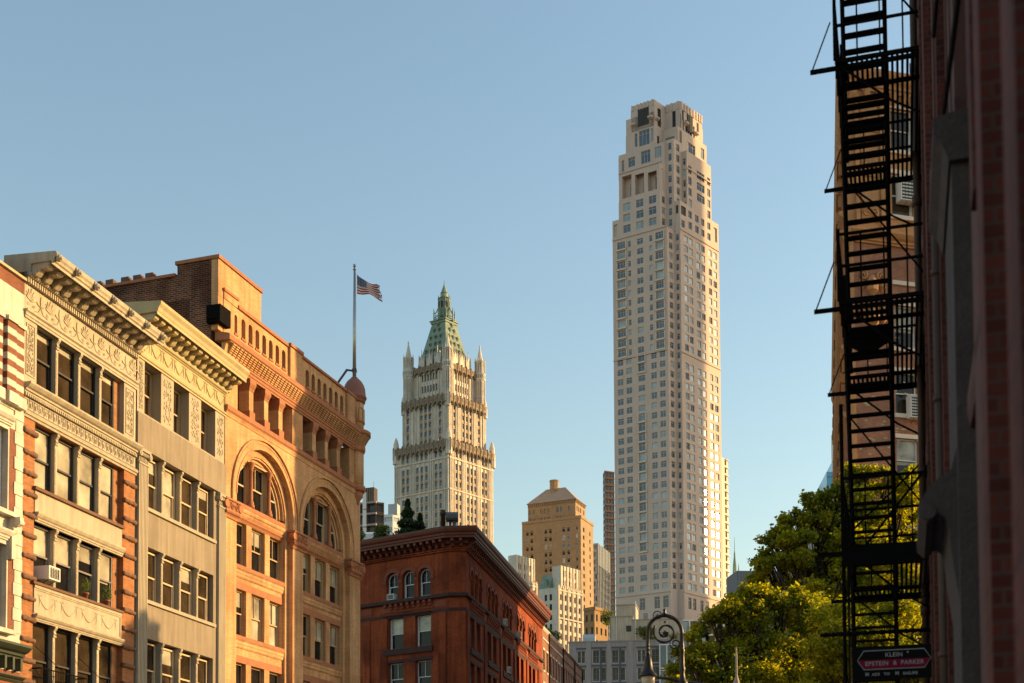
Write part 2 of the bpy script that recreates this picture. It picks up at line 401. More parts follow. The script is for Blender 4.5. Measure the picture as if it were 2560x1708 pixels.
# ------------------------------------------------------------------ windows (meshes are shared between like windows)
WC = {}
def window_mesh(w, h, style, fm, gm, blind):
    key = (round(w, 2), round(h, 2), style, fm, gm, blind)
    if key in WC: return WC[key]
    t = .07 if w < 2 else .09
    fr = MB(); pn = MB(); x0, x1 = -w / 2, w / 2
    ar = style.startswith('arch'); rise = w / 2 if ar else 0; hh = h - rise
    fr.box(x0, x0 + t, -.02, .05, 0, hh); fr.box(x1 - t, x1, -.02, .05, 0, hh); fr.box(x0, x1, -.02, .07, -.001, t)
    if ar:
        fr.ring(0, hh, rise - t, rise, -.02, .05, 0, 180, 12)
    else:
        fr.box(x0 + t, x1 - t, -.02, .05, h - t, h)
    if 'dh' in style:
        mr = h * .5
        fr.box(x0 + t, x1 - t, -.06, .035, mr - .035, mr + .035)
        fr.box(x0 + t, x0 + t + .05, -.09, .0, t, mr); fr.box(x1 - t - .05, x1 - t, -.09, .0, t, mr)
    if style.endswith('2'):
        fr.box(-.018, .018, -.05, .025, (h * .5 if 'dh' in style else t), hh + rise * .9)
    if style == 'case':
        for k in (-.22, .22): fr.box(w * k - .05, w * k + .05, -.02, .04, t, h - t)
        fr.box(x0 + t, x1 - t, -.02, .035, h * .76 - .04, h * .76 + .04)
    if style == 'mull':
        fr.box(-.05, .05, -.02, .04, t, h - t)
    zb = h * blind[1] if blind else 0
    def pane(z0, z1, o, mi):
        pn.mi = mi
        if z1 > z0: pn.q((x0 + t * .5, o, z0), (x1 - t * .5, o, z0), (x1 - t * .5, o, z1), (x0 + t * .5, o, z1))
    mid = h * .5
    segs = [(0.02, mid, -.07), (mid, hh if ar else h - .02, -.03)] if 'dh' in style else [(0.02, hh if ar else h - .02, -.03)]
    for z0, z1, o in segs:
        if blind:
            zz = h - zb
            pane(z0, min(z1, max(zz, z0)), o, 0); pane(max(z0, min(zz, z1)), z1, o, 1)
        else:
            pane(z0, z1, o, 0)
    if ar:
        pn.mi = 1 if blind else 0
        A = arch_pts(x0 + t * .5, x1 - t * .5, hh, rise - t * .5, 12)
        pn.q(*[(a, -.03, b) for a, b in A])
    fo = fr.build('window', M[fm]); po = pn.build('pane', [M[gm], M['blind']])
    r = (fo.data, po.data)
    bpy.data.objects.remove(fo); bpy.data.objects.remove(po)
    WC[key] = r
    return r
def window(parent, F, u0, u1, z0, z1, off, style='dh', fm='frame_black', gm='glass', blind=None, label=None):
    fd, pd = window_mesh(u1 - u0, z1 - z0, style, fm, gm, blind)
    o = bpy.data.objects.new('window', fd); col.objects.link(o); o.parent = parent
    p = np.array(F.P((u0 + u1) / 2, off, z0)) - WL[parent.name]
    o.location = p; o.rotation_euler = (0, 0, R(90 - F.ang))
    g = bpy.data.objects.new('pane', pd); col.objects.link(g); g.parent = o
    g.rotation_euler = (R(random.uniform(-.5, .5)), 0, R(random.uniform(-.7, .7)))
    if label: o['label'] = label
    return o
def small_window(name, w, h, fm, gm, bars=1, transom=True):
    """far-off window: one mesh, frame and glass"""
    key = ('s', round(w, 2), round(h, 2), fm, gm, bars, transom)
    if key in WC: return WC[key]
    b = MB(); t = .1
    b.mi = 0; b.q((-w / 2, -.05, 0), (w / 2, -.05, 0), (w / 2, -.05, h), (-w / 2, -.05, h))
    b.mi = 1
    b.box(-w / 2, -w / 2 + t, -.05, .03, 0, h); b.box(w / 2 - t, w / 2, -.05, .03, 0, h); b.box(-w / 2 + t, w / 2 - t, -.05, .03, 0, t); b.box(-w / 2 + t, w / 2 - t, -.05, .03, h - t, h)
    for k in range(bars):
        x = -w / 2 + w * (k + 1) / (bars + 1); b.box(x - .05, x + .05, -.05, .02, t, h - t)
    if transom: b.box(-w / 2 + t, w / 2 - t, -.05, .01, h * .74 - .05, h * .74 + .05)
    o = b.build(name, [M[gm], M[fm]]); d = o.data; bpy.data.objects.remove(o); WC[key] = d
    return d
def place(name, data, parent, F, u, off, z, tilt=.6):
    o = bpy.data.objects.new(name, data); col.objects.link(o); o.parent = parent
    o.location = np.array(F.P(u, off, z)) - WL[parent.name]
    o.rotation_euler = (R(random.uniform(-tilt, tilt)), 0, R(90 - F.ang + random.uniform(-tilt, tilt)))
    return o
# ------------------------------------------------------------------ setting
def structure(name, mb, m):
    return tag(mb.build(name, m), kind='structure')
b = MB(); b.prism([(-1500, -300), (1500, -300), (1500, 3000), (-1500, 3000)], -.5, 0); structure('ground', b, M['ground'])
SA = 15.0
road = Frame((-8, -60), SA)
b = MB(road); b.q((0, 7.5, .004), (420, 7.5, .004), (420, -7.5, .004), (0, -7.5, .004)); structure('road', b, M['asphalt'])
b = MB(road)
for k in range(60): b.q((k * 7, .07, .008), (k * 7 + 3, .07, .008), (k * 7 + 3, -.07, .008), (k * 7, -.07, .008))
structure('road_marking', b, M['line'])
b = MB(road); b.box(0, 420, 7.5, 13, 0, .13); structure('pavement', b, M['paving'])
b = MB(road); b.box(0, 420, -11.5, -7.5, 0, .13); structure('pavement', b, M['paving'])

# profile helpers
def dentils(b, u0, u1, n, o0, o1, z0, z1, fill=.55):
    p = (u1 - u0) / n
    for k in range(n): b.box(u0 + k * p, u0 + k * p + p * fill, o0, o1, z0, z1)
def mould(o, z0, z1, k=1):
    """stepped and curved cornice moulding: top projection o, from z0 (bottom) to z1 (top)"""
    h = z1 - z0
    return [(-.05, z0), (o * .22, z0), (o * .25, z0 + h * .16), (o * .42, z0 + h * .2), (o * .45, z0 + h * .38), (o * .7, z0 + h * .5), (o * .86, z0 + h * .66), (o, z0 + h * .82), (o, z1), (-.05, z1)]
def swag(b, u0, u1, z, drop, o, r=.03):
    n = 10; pts = []
    for i in range(n + 1):
        t = i / n; pts.append((u0 + (u1 - u0) * t, o, z - drop * 4 * t * (1 - t)))
    b.tube(pts, [r * (.5 + 1.1 * math.sin(math.pi * i / n)) for i in range(n + 1)], 6)
    for uu in (u0, u1):
        b.tube([(uu, o, z + .06), (uu + .02, o, z - drop * .5), (uu - .01, o, z - drop * 1.05)], [r * .8, r, r * .3], 5)
        for s in (-1, 1): b.tube([(uu, o, z + .03), (uu + s * .09, o, z + .1), (uu + s * .15, o, z + .05)], r * .55, 4)
def palmette(b, u, z, h, o, n=7):
    for i in range(n):
        a = -65 + 130 * i / (n - 1); L = h * (1 - .25 * abs(a) / 65)
        du, dz = math.sin(R(a)), math.cos(R(a)); w = h * .075
        b.plate([(u, z), (u + du * L * .6 - dz * w, z + dz * L * .6 + du * w), (u + du * L, z + dz * L), (u + du * L * .6 + dz * w, z + dz * L * .6 - du * w)], o, o + .028)
def scroll(b, u, z, r, o, a0=0, turns=1.5, s=1, tr=.016):
    n = int(14 * turns); pts = []
    for i in range(n + 1):
        a = R(a0) + s * 2 * math.pi * turns * i / n; q = r * (1 - .85 * i / n)
        pts.append((u + q * math.cos(a), o, z + q * math.sin(a)))
    b.tube(pts, tr, 5)
def vine_panel(b, u0, u1, z0, z1, o, seed=1, tr=.017):
    rr = random.Random(seed); c = (u0 + u1) / 2; w = (u1 - u0) / 2; n = max(4, int((z1 - z0) / (w * 1.25)))
    pts = [(c + w * .35 * math.sin(i * math.pi / 2.2), o, z0 + (z1 - z0) * i / (n * 4)) for i in range(n * 4 + 1)]
    b.tube(pts, tr, 5)
    for i in range(n):
        z = z0 + (z1 - z0) * (i + .5) / n
        for s in (-1, 1):
            scroll(b, c + s * w * .5, z + rr.uniform(-.05, .05), w * .42, o, 90 - 90 * s, 1.4, s, tr)
            for k in range(4):
                a = rr.uniform(0, 6.28); q = w * .55; uu = c + s * w * .5 + q * math.cos(a) * .7; zz = z + q * math.sin(a)
                if u0 + .03 < uu < u1 - .03 and z0 < zz < z1:
                    b.plate([(uu - .035, zz), (uu, zz + .05), (uu + .035, zz), (uu, zz - .05)], o - .01, o + .02)
def modillion(b, u, w, o0, o1, z0, z1):
    """scrolled bracket under a cornice"""
    h = z1 - z0; L = o1 - o0
    pr = [(o0, z1), (o1, z1), (o1, z1 - h * .3)]
    pr += [(o1 - L * .05 - L * .2 * (1 - math.cos(t)), z1 - h * .3 - h * .25 * math.sin(t)) for t in (0.6, 1.2, 1.8)]
    pr += [(o0 + L * .5, z1 - h * .5), (o0 + L * .42, z1 - h * .75), (o0 + L * .25, z1 - h), (o0, z1 - h)]
    b.prof(pr, u - w / 2, u + w / 2)
    b.tube([(u - w * .6, o0 + L * .22, z1 - h * .72), (u + w * .6, o0 + L * .22, z1 - h * .72)], h * .26, 8)
    b.tube([(u - w * .6, o1 - L * .13, z1 - h * .32), (u + w * .6, o1 - L * .13, z1 - h * .32)], h * .17, 8)
def shell(parent, F, u0, u1, z1, depth, m, name='wall', back=-.9):
    """rear mass of a building behind its front wall"""
    b = MB(F); b.box(u0, u1, back, -depth, 0, z1); return b.build(name, m, parent)
def mullion(b, u, w, o0, o1, z0, z1):
    b.box(u - w / 2, u + w / 2, o0, o1, z0, z1)
    b.box(u - w * .62, u + w * .62, o0, o1 + .05, z1 - .42, z1 - .36)
    b.prof([(o1, z1 - .36), (o1 + .06, z1 - .3), (o1 + .03, z1 - .2), (o1 + .12, z1 - .08), (o1 + .12, z1 - .005), (o1, z1 - .005)], u - w * .5, u + w * .5)
    for k in range(6):
        zz = z0 + .15 + k * (z1 - .5 - z0) / 6.5
        b.box(u - w * .28, u + w * .28, o1, o1 + .012, zz, zz + (z1 - .5 - z0) / 8)

# ------------------------------------------------------------------ A: striped white stone and brick house, cut by the left edge of the photo
FB = Frame((-17.825, 48), 14.3)
FA = FB
A = thing('stone_house', 'white stone and red brick house with striped piers and toothed corner stones', 'house', FB.P(-3.5, 0))
shell(A, FA, -9, -.27, 22.6, 14, M['brick_dark'])
b = MB(FA); b.wall(-9, -.25, 8.5, 22.5, [(-2.9, -1.5, 18.7, 21.0), (-2.75, -1.1, 14.3, 17.2), (-2.75, -1.1, 10.0, 13.0)], .5); b.build('front_wall', M['brick_white'], A)
b = MB(FA); b.wall(-9, -.25, 0, 8.5, [(-2.75, -1.1, 3, 7)], .5); b.build('lower_front_wall', M['brick_red'], A)
b = MB(FA); b.box(-9, -.25, -.6, .004, 22.5, 23.0); b.build('parapet', M['brick_red'], A)
b = MB(FA); b.box(-9, -.24, -.65, .12, 23.0, 23.1); b.build('coping', M['cream_yellow'], A)
b = MB(FA); b.box(-9, -.9, -3.5, -1.1, 22.6, 24.1); b.box(-9, -.86, -3.55, -1.05, 24.1, 24.2); b.build('bulkhead', M['brick_dark'], A)
st = MB(FA); sw = MB(FA)
for (u0, u1, o) in ((-1.48, -.95, .2), (-.9, -.42, .14), (-2.1, -1.65, .12), (-3.4, -2.95, .12)):
    for k in range(11):
        z = 18.5 + k * .235; (st if k % 2 == 0 else sw).box(u0, u1, -.1, o, z, z + .235)
    sw.box(u0 - .04, u1 + .04, -.1, o + .07, 21.085, 21.24); sw.box(u0 - .02, u1 + .02, -.1, o + .12, 18.1, 18.5)
st.build('brick_stripe', M['brick_red'], A); sw.build('stone_stripe', M['brick_white'], A)
b = MB(FA); b.box(-9, -.75, -.1, .05, 18.0, 18.14); b.box(-9, -.9, -.1, .1, 21.3, 21.45); b.prof(mould(.25, 17.35, 17.7), -3.2, -.95); b.prof(mould(.25, 13.15, 13.5), -3.2, -.95)
for z in (14.0, 9.75): b.box(-3.1, -.9, -.1, .3, z, z + .16)
b.build('stone_trim', M['brick_white'], A)
b = MB(FA)
for k in range(19):
    z = 9.9 + k * .46; b.box(-.78 if k % 2 else -.68, -.25, -.1, .05 if k % 2 else .03, z, z + .44)
b.build('quoins', M['brick_white'], A)
b = MB(FA); b.wall(-1.02, -.6, 9.9, 17.3, [], .01, .012); b.build('brick_strip', M['brick_red'], A)
b = MB(FA); modillion(b, -.95, .22, .0, .5, 13.4, 14.0); b.box(-1.06, -.84, 0, .18, 12.5, 13.4); b.build('window_bracket', M['brick_white'], A)
b = MB(FA); b.prof(mould(.55, 8.95, 9.42), -9, -.3)
for k in range(16): b.box(-7.5 + k * .46, -7.38 + k * .46, 0, .28, 8.5, 8.95)
b.prof(mould(.3, 8.1, 8.3), -9, -.3); b.build('green_cornice', mat('dark_green_paint', (.035, .045, .03), .5, .2, 3), A)
for z0, z1 in ((14.3, 17.2), (10.0, 13.0)): window(A, FA, -2.7, -1.15, z0, z1, -.3, 'dh', 'frame_white', 'glass_warm')
window(A, FA, -2.9, -1.5, 18.7, 21.0, -.3, 'dh', 'frame_white', 'glass')
window(A, FA, -2.7, -1.15, 3, 7, -.3, 'fixed', 'frame_black', 'glass')

# ------------------------------------------------------------------ B: cream house with the richly bracketed cornice
B = thing('cream_house', 'cream painted house with bracketed cornice, key pattern band and orange brick side piers', 'house', FB.P(3.7, 0))
shell(B, FB, -.25, 7.7, 23.7, 14, M['brick_dark'])
U0, U1 = -.25, 7.62
b = MB(FB); b.wall(U0, U1, 18.0, 23.9, [(.55, 6.69, 19.45, 21.7)], .6); b.box(U0, U1, -.9, -.6, 23.0, 23.9)
b.build('upper_wall', M['cream'], B)
b = MB(FB); b.wall(U0, U1, 0, 18.0, [(.5, 6.74, 15.5, 18.0 - .001), (.5, 6.74, 11.95, 14.3), (.5, 6.74, 7.7, 10.62), (.5, 6.74, .3, 6.5)], .6); b.build('brick_pier_wall', M['brick_orange'], B)
b = MB(FB); b.wall(.5, 6.55, 14.6, 15.46, [], .01, .03); b.wall(.5, 6.55, 10.75, 11.9, [], .01, .02)
for z0, z1 in ((14.28, 14.62), (10.55, 10.8)): b.prof(mould(.2, z0, z1), .5, 6.6)
b.box(.5, 6.55, -.6, .03, 14.3, 14.6)
for (a, c, d, e) in ((.5, 6.55, 11.72, 11.78), (.5, 6.55, 10.85, 10.91), (.5, .58, 10.91, 11.72), (6.47, 6.55, 10.91, 11.72)): b.box(a, c, 0, .05, d, e)
b.box(.5, 6.55, 0, .08, 11.78, 11.9)
b.build('spandrel_panel', M['cream'], B)
b = MB(FB)
for k in range(4): swag(b, .85 + k * 1.42, 1.85 + k * 1.42, 11.48, .36, .022, .022)
b.build('garland', M['cream'], B)
b = MB(FB); b.box(.4, 6.6, -.6, .14, 15.44, 15.56); b.box(.35, 6.6, -.6, .14, 11.9, 12.0); b.box(.4, 6.6, -.6, .14, 7.6, 7.72); b.build('sill', M['rust_stone'], B)
for k in range(13):
    z = 17.5 - k * .772
    for (u0, u1) in ((-.25, .56), (6.68, 7.62)):
        rr = random.Random(k * 7 + int(u1)); n = 9; b = MB(FB); b.smooth = True
        b.tube([(u0 + (u1 - u0) * i / n, .02, z + rr.uniform(-.012, .012)) for i in range(n + 1)], [.1 + rr.uniform(-.022, .022) for i in range(n + 1)], 8); b.build('rough_stone_band', M['rust_stone'], B)
# upper decoration
b = MB(FB)
b.prof([(-.05, 18.0), (.05, 18.0), (.07, 18.08), (.12, 18.1), (.14, 18.2), (.05, 18.28), (-.05, 18.28)], U0, U1 + .03)
b.prof(mould(.34, 18.9, 19.26), U0 - .02, U1 + .06)
b.prof([(-.05, 21.7), (.05, 21.7), (.05, 21.8), (.08, 21.8), (.08, 21.9), (.15, 21.95), (.15, 22.02), (-.05, 22.02)], U0, U1 + .03)
b.build('moulding', M['cream'], B)
b = MB(FB); dentils(b, U0, U1, 62, 0, .12, 18.77, 18.9); dentils(b, U0, U1, 56, 0, .16, 23.0, 23.2, .5); b.box(U0, U1, -.02, .05, 23.0, 23.2); b.box(U0, U1, -.02, .05, 18.77, 18.9)
b.build('dentil_course', M['cream'], B)
b = MB(FB); p = .31
for k in range(25):
    u = U0 + .04 + k * p; q = p * .9
    for (x0, x1, z0, z1) in ((0, .04, 0, 1), (.04, .8, .92, 1), (.72, .8, .3, .92), (.3, .72, .3, .38), (.3, .38, .38, .68), (.38, .56, .6, .68), (.04, 1.1, 0, .08)):
        b.box(u + x0 * q, u + x1 * q, .0, .03, 18.32 + z0 * .4, 18.32 + z1 * .4)
b.build('greek_key_band', M['cream'], B)
b = MB(FB); b.smooth = True
b.tube([(U0, .17, 23.3), (U1, .17, 23.3)], .1, 8)
for k in range(64): b.tube([(U0 + .06 + k * .123, .17, 23.3), (U0 + .1 + k * .123, .17, 23.3)], .118, 8)
b.build('bead_course', M['cream'], B)
b = MB(FB)
for k in range(7):
    palmette(b, .15 + k * 1.2, 22.42, .5, .005); palmette(b, .75 + k * 1.2, 22.42, .42, .005, 3)
    scroll(b, .33 + k * 1.2, 22.3, .085, .008, 180, 1.3, 1, .01); scroll(b, -.03 + k * 1.2, 22.3, .085, .008, 0, 1.3, -1, .01)
    b.tube([(.75 + k * 1.2, .02, 22.42), (.6 + k * 1.2, .02, 22.2), (.35 + k * 1.2, .02, 22.15)], .011, 5); b.tube([(.75 + k * 1.2, .02, 22.42), (.9 + k * 1.2, .02, 22.2), (1.2 + k * 1.2, .02, 22.15)], .011, 5)
b.build('palmette_frieze', M['cream'], B)
b = MB(FB)
for (u0, u1, sd_) in ((-.12, .42, 3), (6.82, 7.45, 4)):
    vine_panel(b, u0 + .08, u1 - .08, 19.7, 21.45, .008, sd_, .013)
    for (a, c, d, e) in ((u0, u0 + .04, 19.6, 21.55), (u1 - .04, u1, 19.6, 21.55), (u0 + .04, u1 - .04, 19.6, 19.64), (u0 + .04, u1 - .04, 21.51, 21.55)): b.box(a, c, 0, .03, d, e)
b.build('carved_panel', M['cream'], B)
cor = MB(FB)
cor.prof([(-.9, 23.4), (.22, 23.4), (.24, 23.68), (1.1, 23.7), (1.1, 23.56), (1.14, 23.56), (1.14, 23.66), (1.2, 23.7), (1.22, 23.78), (1.28, 23.86), (1.3, 24.0), (1.26, 24.04), (-.9, 24.12)], U0 + .02, U1 + .25)
cornice = cor.build('cornice', M['cream'], B)
for k in range(13):
    b = MB(FB); b.smooth = False; modillion(b, -.02 + k * .6, .28, .2, 1.0, 23.26, 23.7); b.build('modillion', M['cream'], cornice)
for k in range(7):
    b = MB(FB); b.smooth = True; u = -.1 + k * 1.27
    b.lathe((u, 1.33), [(.02, 23.66), (.09, 23.7), (.12, 23.8), (.1, 23.9), (.03, 23.96)], 9); b.lathe((u, 1.42), [(.02, 23.72), (.06, 23.76), (.05, 23.83), (.02, 23.86)], 8)
    for s in (-1, 1): b.lathe((u + s * .1, 1.3), [(.01, 23.8), (.06, 23.86), (.05, 23.95), (.01, 23.99)], 7)
    b.build('lion_head', M['cream'], cornice)
# windows of B
cols = [(.62, 1.86), (2.02, 3.38), (3.54, 4.9), (5.06, 6.3)]
for zi, (z0, z1, fm, bl) in enumerate(((19.48, 21.68, 'frame_black', None), (15.58, 17.95, 'frame_black', .93), (12.02, 14.25, 'frame_grey', .5), (7.75, 10.55, 'frame_black', None), (.4, 6.4, 'frame_black', None))):
    mu = MB(FB)
    for u in (1.94, 3.46, 4.98): mullion(mu, u, .15, -.35, -.06, z0 - .03, z1 + .02)
    mu.build('mullion', M['cream'], B)
    for ci, (u0, u1) in enumerate(cols):
        bb = (0, bl) if bl else ((0, .12) if zi == 0 else None)
        if zi == 2: bb = (0, (.5, .48, .3, .55)[ci])
        window(B, FB, u0, u1, z0, z1, -.3, 'dh', fm, 'glass_warm' if zi in (0, 3) else 'glass', bb)
b = MB(FB); b.box(6.32, 6.7, -.45, -.25, 19.45, 21.7); b.box(6.32, 6.74, -.45, -.25, 15.55, 17.98); b.box(6.32, 6.74, -.45, -.25, 12.0, 14.3); b.box(6.32, 6.74, -.45, -.25, 7.7, 10.6); b.build('brick_jamb', M['brick_orange'], B)
# bulkhead behind B and C
BH = Frame((-23.2, 66.4), 14.3)
t = thing('roof_bulkhead', 'small tan and brown roof bulkhead between the two bracketed cornices', 'roof structure', BH.P(2, 0))
b = MB(BH); b.box(1.2, 4.4, -2.5, -.004, 29, 31.0); b.build('wall', M['stucco'], t); b = MB(BH); b.box(-.5, 1.2, -2.4, -.01, 29, 31.6); b.build('brick_wall', M['brick_dark'], t)
b = MB(BH); b.prof([(.1, 31.0), (.1, 31.1), (-2.6, 31.1), (-2.6, 31.0)], 1.1, 4.5); b.build('coping', M['rust_stone'], t)

# ------------------------------------------------------------------ C: tan stucco house
FC = Frame((-15.917, 55.487), 14.7)
Cb = thing('stucco_house', 'tan stucco house with yellow cream bracketed cornice and fluted side pilasters', 'house', FC.P(4, 0))
shell(Cb, FC, -.02, 8.1, 24.6, 14, M['brick_dark'])
b = MB(FC); b.wall(0, 8.1, 20.7, 23.25, [(.6, 2.0, 20.92, 23.2), (3.1, 4.51, 20.92, 23.2), (5.66, 7.08, 20.92, 23.2)], .55); b.build('attic_wall', M['pilaster'], Cb)
b = MB(FC); b.wall(0, 8.1, 23.25, 25.0, [], .3); b.build('frieze_wall', M['cream_yellow'], Cb)
b = MB(FC); b.wall(.8, 7.3, 0, 19.35, [(.82, 7.0, 16.9, 19.33), (.82, 7.0, 12.86, 15.2), (.82, 7.0, 8.7, 11.22), (.82, 7.0, .3, 7)], .5, -.02)
b.box(-.06, 8.02, -.3, .1, 19.3, 20.8); b.box(0, .8, -.5, -.05, 0, 19.3); b.box(7.3, 8.1, -.5, -.05, 0, 19.3); b.build('stucco_wall', M['stucco'], Cb)
pil = MB(FC)
for u0, u1 in ((.03, .82), (7.32, 8.07)):
    n = 7; p = (u1 - u0) / n
    pil.box(u0, u1, -.06, .05, 0, 19.0)
    for k in range(n): pil.box(u0 + k * p + p * .18, u0 + k * p + p * .82, .04, .11, 0, 18.6)
    pil.box(u0 - .02, u1 + .02, 0, .14, 18.6, 18.68)
    for k in range(n): pil.box(u0 + k * p + p * .25, u0 + k * p + p * .75, .04, .1, 18.72, 18.9)
    pil.box(u0 - .06, u1 + .06, -.05, .2, 19.14, 19.27)
    for s, uu in ((-1, u0), (1, u1)):
        pil.tube([(uu, -.02, 19.02), (uu, .22, 19.02)], .13, 12); pil.tube([(uu, .2, 19.02), (uu, .24, 19.02)], .06, 8)
    pil.box(u0 + .08, u1 - .08, 0, .16, 18.95, 19.1)
    for k in range(5): pil.box(u0 + .16 + k * .1, u0 + .22 + k * .1, .1, .19, 18.97, 19.08)
pil.build('fluted_pilaster', M['pilaster'], Cb)
b = MB(FC)
for z in (16.74, 12.72, 8.56): b.box(.8, 7.12, -.5, .09, z, z + .15)
b.build('sill', M['pilaster'], Cb)
b = MB(FC); b.prof([(-.05, 23.2), (.05, 23.2), (.05, 23.28), (.1, 23.3), (.12, 23.38), (-.05, 23.4)], -.02, 8.12); b.prof([(-.05, 24.28), (.04, 24.28), (.14, 24.42), (.14, 24.47), (-.05, 24.47)], -.02, 8.12)
b.build('moulding', M['cream_yellow'], Cb)
b = MB(FC); dentils(b, -.02, 8.1, 90, .06, .13, 24.34, 24.42, .5)
for k in range(8): swag(b, .15 + k * 1.0, .95 + k * 1.0, 24.1, .42, .012, .026)
b.build('garland', M['cream_yellow'], Cb)
cor = MB(FC)
cor.prof([(-.9, 24.47), (.14, 24.47), (.16, 25.0), (.95, 25.02), (.95, 24.9), (.99, 24.9), (.99, 25.02), (1.02, 25.06), (1.06, 25.2), (1.16, 25.34), (1.18, 25.46), (-.9, 25.6)], -.1, 8.35)
cornice = cor.build('cornice', M['cream_yellow'], Cb)
for k in range(15):
    b = MB(FC); modillion(b, .15 + k * .56, .27, .12, .85, 24.52, 25.0); b.build('modillion', M['cream_yellow'], cornice)
b = MB(FC)
for i, (u0, u1) in enumerate(((.06, .54), (2.12, 2.98), (4.63, 5.54), (7.18, 7.98))): vine_panel(b, u0 + .08, u1 - .08, 21.05, 23.05, .006, 20 + i, .012)
b.build('carved_panel', M['pilaster'], Cb)
for u0, u1 in ((.6, 2.0), (3.1, 4.51), (5.66, 7.08)): window(Cb, FC, u0 + .12, u1 - .05, 20.93, 23.15, -.5, 'dh', 'frame_tan', 'glass_warm', None)
for zi, (z0, z1) in enumerate(((16.92, 19.2), (12.9, 15.1), (8.74, 11.1), (.4, 6.9))):
    mu = MB(FC)
    for u in (2.25, 3.86, 5.47): mullion(mu, u, .15, -.4, -.04, z0 - .02, z1 + .08)
    mu.build('mullion', M['pilaster'], Cb)
    for ci, (u0, u1) in enumerate(((.95, 2.14), (2.36, 3.74), (3.97, 5.35), (5.58, 6.9))):
        bl = [(0, .25), (0, .97), None, (0, .2)][ci] if zi == 0 else ((0, .3) if (zi + ci) % 3 == 0 else None)
        window(Cb, FC, u0, u1, z0, z1, -.32, 'dh', 'frame_cream', 'glass_warm', bl)

# ------------------------------------------------------------------ D: round-arched brick loft with corner turret
FD = Frame((-13.815, 63.338), 18.4)
D = thing('arched_brick_building', 'tan brick building with two tall round arches and a domed corner turret', 'building', FD.P(7, 0))
DT = M['brick_tan']; SS = M['sandstone']
b = MB(FD); b.box(-.78, 15.3, -1.6, -16, 0, 29.0); b.build('rear_wall', M['brick_dark'], D)
AC = ((3.95, 1.02, 6.88), (11.0, 8.08, 13.9))      # arch centre, bay left and right
WL_D, WR_D = -.1, 15.35
b = MB(FD)
colon = []
for (u0, u1) in ((1.05, 6.78), (7.97, 13.85)): colon.append((u0, u1, 23.8, 25.85))
b.wall(WL_D, WR_D, 0, 27.1, [(c - 2.93, c + 2.93, 0.3, 19.72, 2.93) for c, _, _ in AC] + colon, .3)
b.build('front_wall', DT, D)
b = MB(FD)   # second step of the bays
for c, a, d in AC:
    b.wall(c - 2.94, c + 2.94, .3, 22.66, [(c - 2.6, c + 2.6, .3, 19.72, 2.6)], .18, -.29)
b.build('bay_step', DT, D)
b = MB(FD)
rows = [(16.4, 18.6), (12.85, 15.2), (9.1, 11.5), (5.3, 7.7), (1.5, 4.2)]
for c, a, d in AC:
    ops = []
    for (z0, z1) in rows:
        for k in (-1, 0, 1): ops.append((c + k * 1.88 - .68, c + k * 1.88 + .68, z0, z1))
    b.wall(c - 2.7, c + 2.7, .3, 19.2, ops, .35, -.44)
b.build('bay_wall', DT, D)
b = MB(FD); b2 = MB(FD)
for c, a, d in AC:
    u0, u1 = c - 2.6, c + 2.6
    for (z0, z1) in rows:
        b.box(u0, u1, -.5, -.3, z0 - .2, z0 - .01)                                     # sill course
        if z0 > 12 or True:
            b.box(u0, u1, -.5, -.425, z1, z1 + .36) if z1 < 18 else None
        b2.prof([(-.5, z0 - .62), (-.40, z0 - .62), (-.36, z0 - .55), (-.36, z0 - .45), (-.33, z0 - .4), (-.33, z0 - .26), (-.5, z0 - .26)], u0, u1)
        dentils(b2, u0, u1, 52, -.35, -.31, z0 - .27, z0 - .2, .5)
    b.prof([(-.5, 18.62), (-.42, 18.62), (-.38, 18.7), (-.3, 18.78), (-.3, 18.86), (-.5, 18.86)], u0, u1)
    b.box(u0 + .1, u1 - .1, -.85, -.22, 19.28, 19.5)
    b2.prof([(-.5, 18.9), (-.36, 18.9), (-.3, 19.0), (-.24, 19.2), (-.24, 19.28), (-.5, 19.28)], u0, u1); dentils(b2, u0, u1, 56, -.3, -.25, 19.06, 19.14, .5)
b.build('stone_course', SS, D); b2.build('moulded_brick_course', DT, D)
# arch rings
b = MB(FD)
for c, a, d in AC:
    b.ring(c, 19.72, 3.38, 3.47, -.02, .1, 0, 180, 40); b.ring(c, 19.72, 3.22, 3.28, -.02, .03, 0, 180, 40); b.ring(c, 19.72, 2.93, 3.0, -.02, .035, 0, 180, 40)
    for s in (-1, 1): b.box(c + s * 3.425 - .045, c + s * 3.425 + .045, -.02, .1, 19.2, 19.72)
b.build('archivolt', DT, D)
b = MB(FD)
for c, a, d in AC:
    b.ring(c, 19.72, 2.5, 2.62, -.5, -.36, 0, 180, 36); b.ring(c, 19.72, 2.34, 2.5, -.8, -.5, 0, 180, 36)
b.build('inner_arch_ring', DT, D)
# imposts with carved scrolls
b = MB(FD)
for (u0, u1) in ((-.2, 1.1), (6.75, 8.2), (13.8, 15.45)):
    b.box(u0, u1, -.3, .16, 18.62, 19.2); b.box(u0 - .05, u1 + .05, -.3, .22, 19.14, 19.24)
    b.prof([(-.1, 18.3), (.06, 18.3), (.08, 18.42), (.14, 18.5), (.16, 18.62), (-.1, 18.62)], u0, u1)
    dentils(b, u0, u1, 12, .1, .19, 18.5, 18.6, .6)
    n = max(3, int((u1 - u0) / .34))
    for k in range(n): scroll(b, u0 + .17 + k * (u1 - u0 - .1) / n, 18.9, .19, .18, 90, 1.6, 1 if k % 2 else -1, .035)
    for s, uu in ((-1, u0), (1, u1)): b.tube([(uu, -.02, 18.92), (uu, .22, 18.92)], .2, 12)
b.build('carved_impost', SS, D)
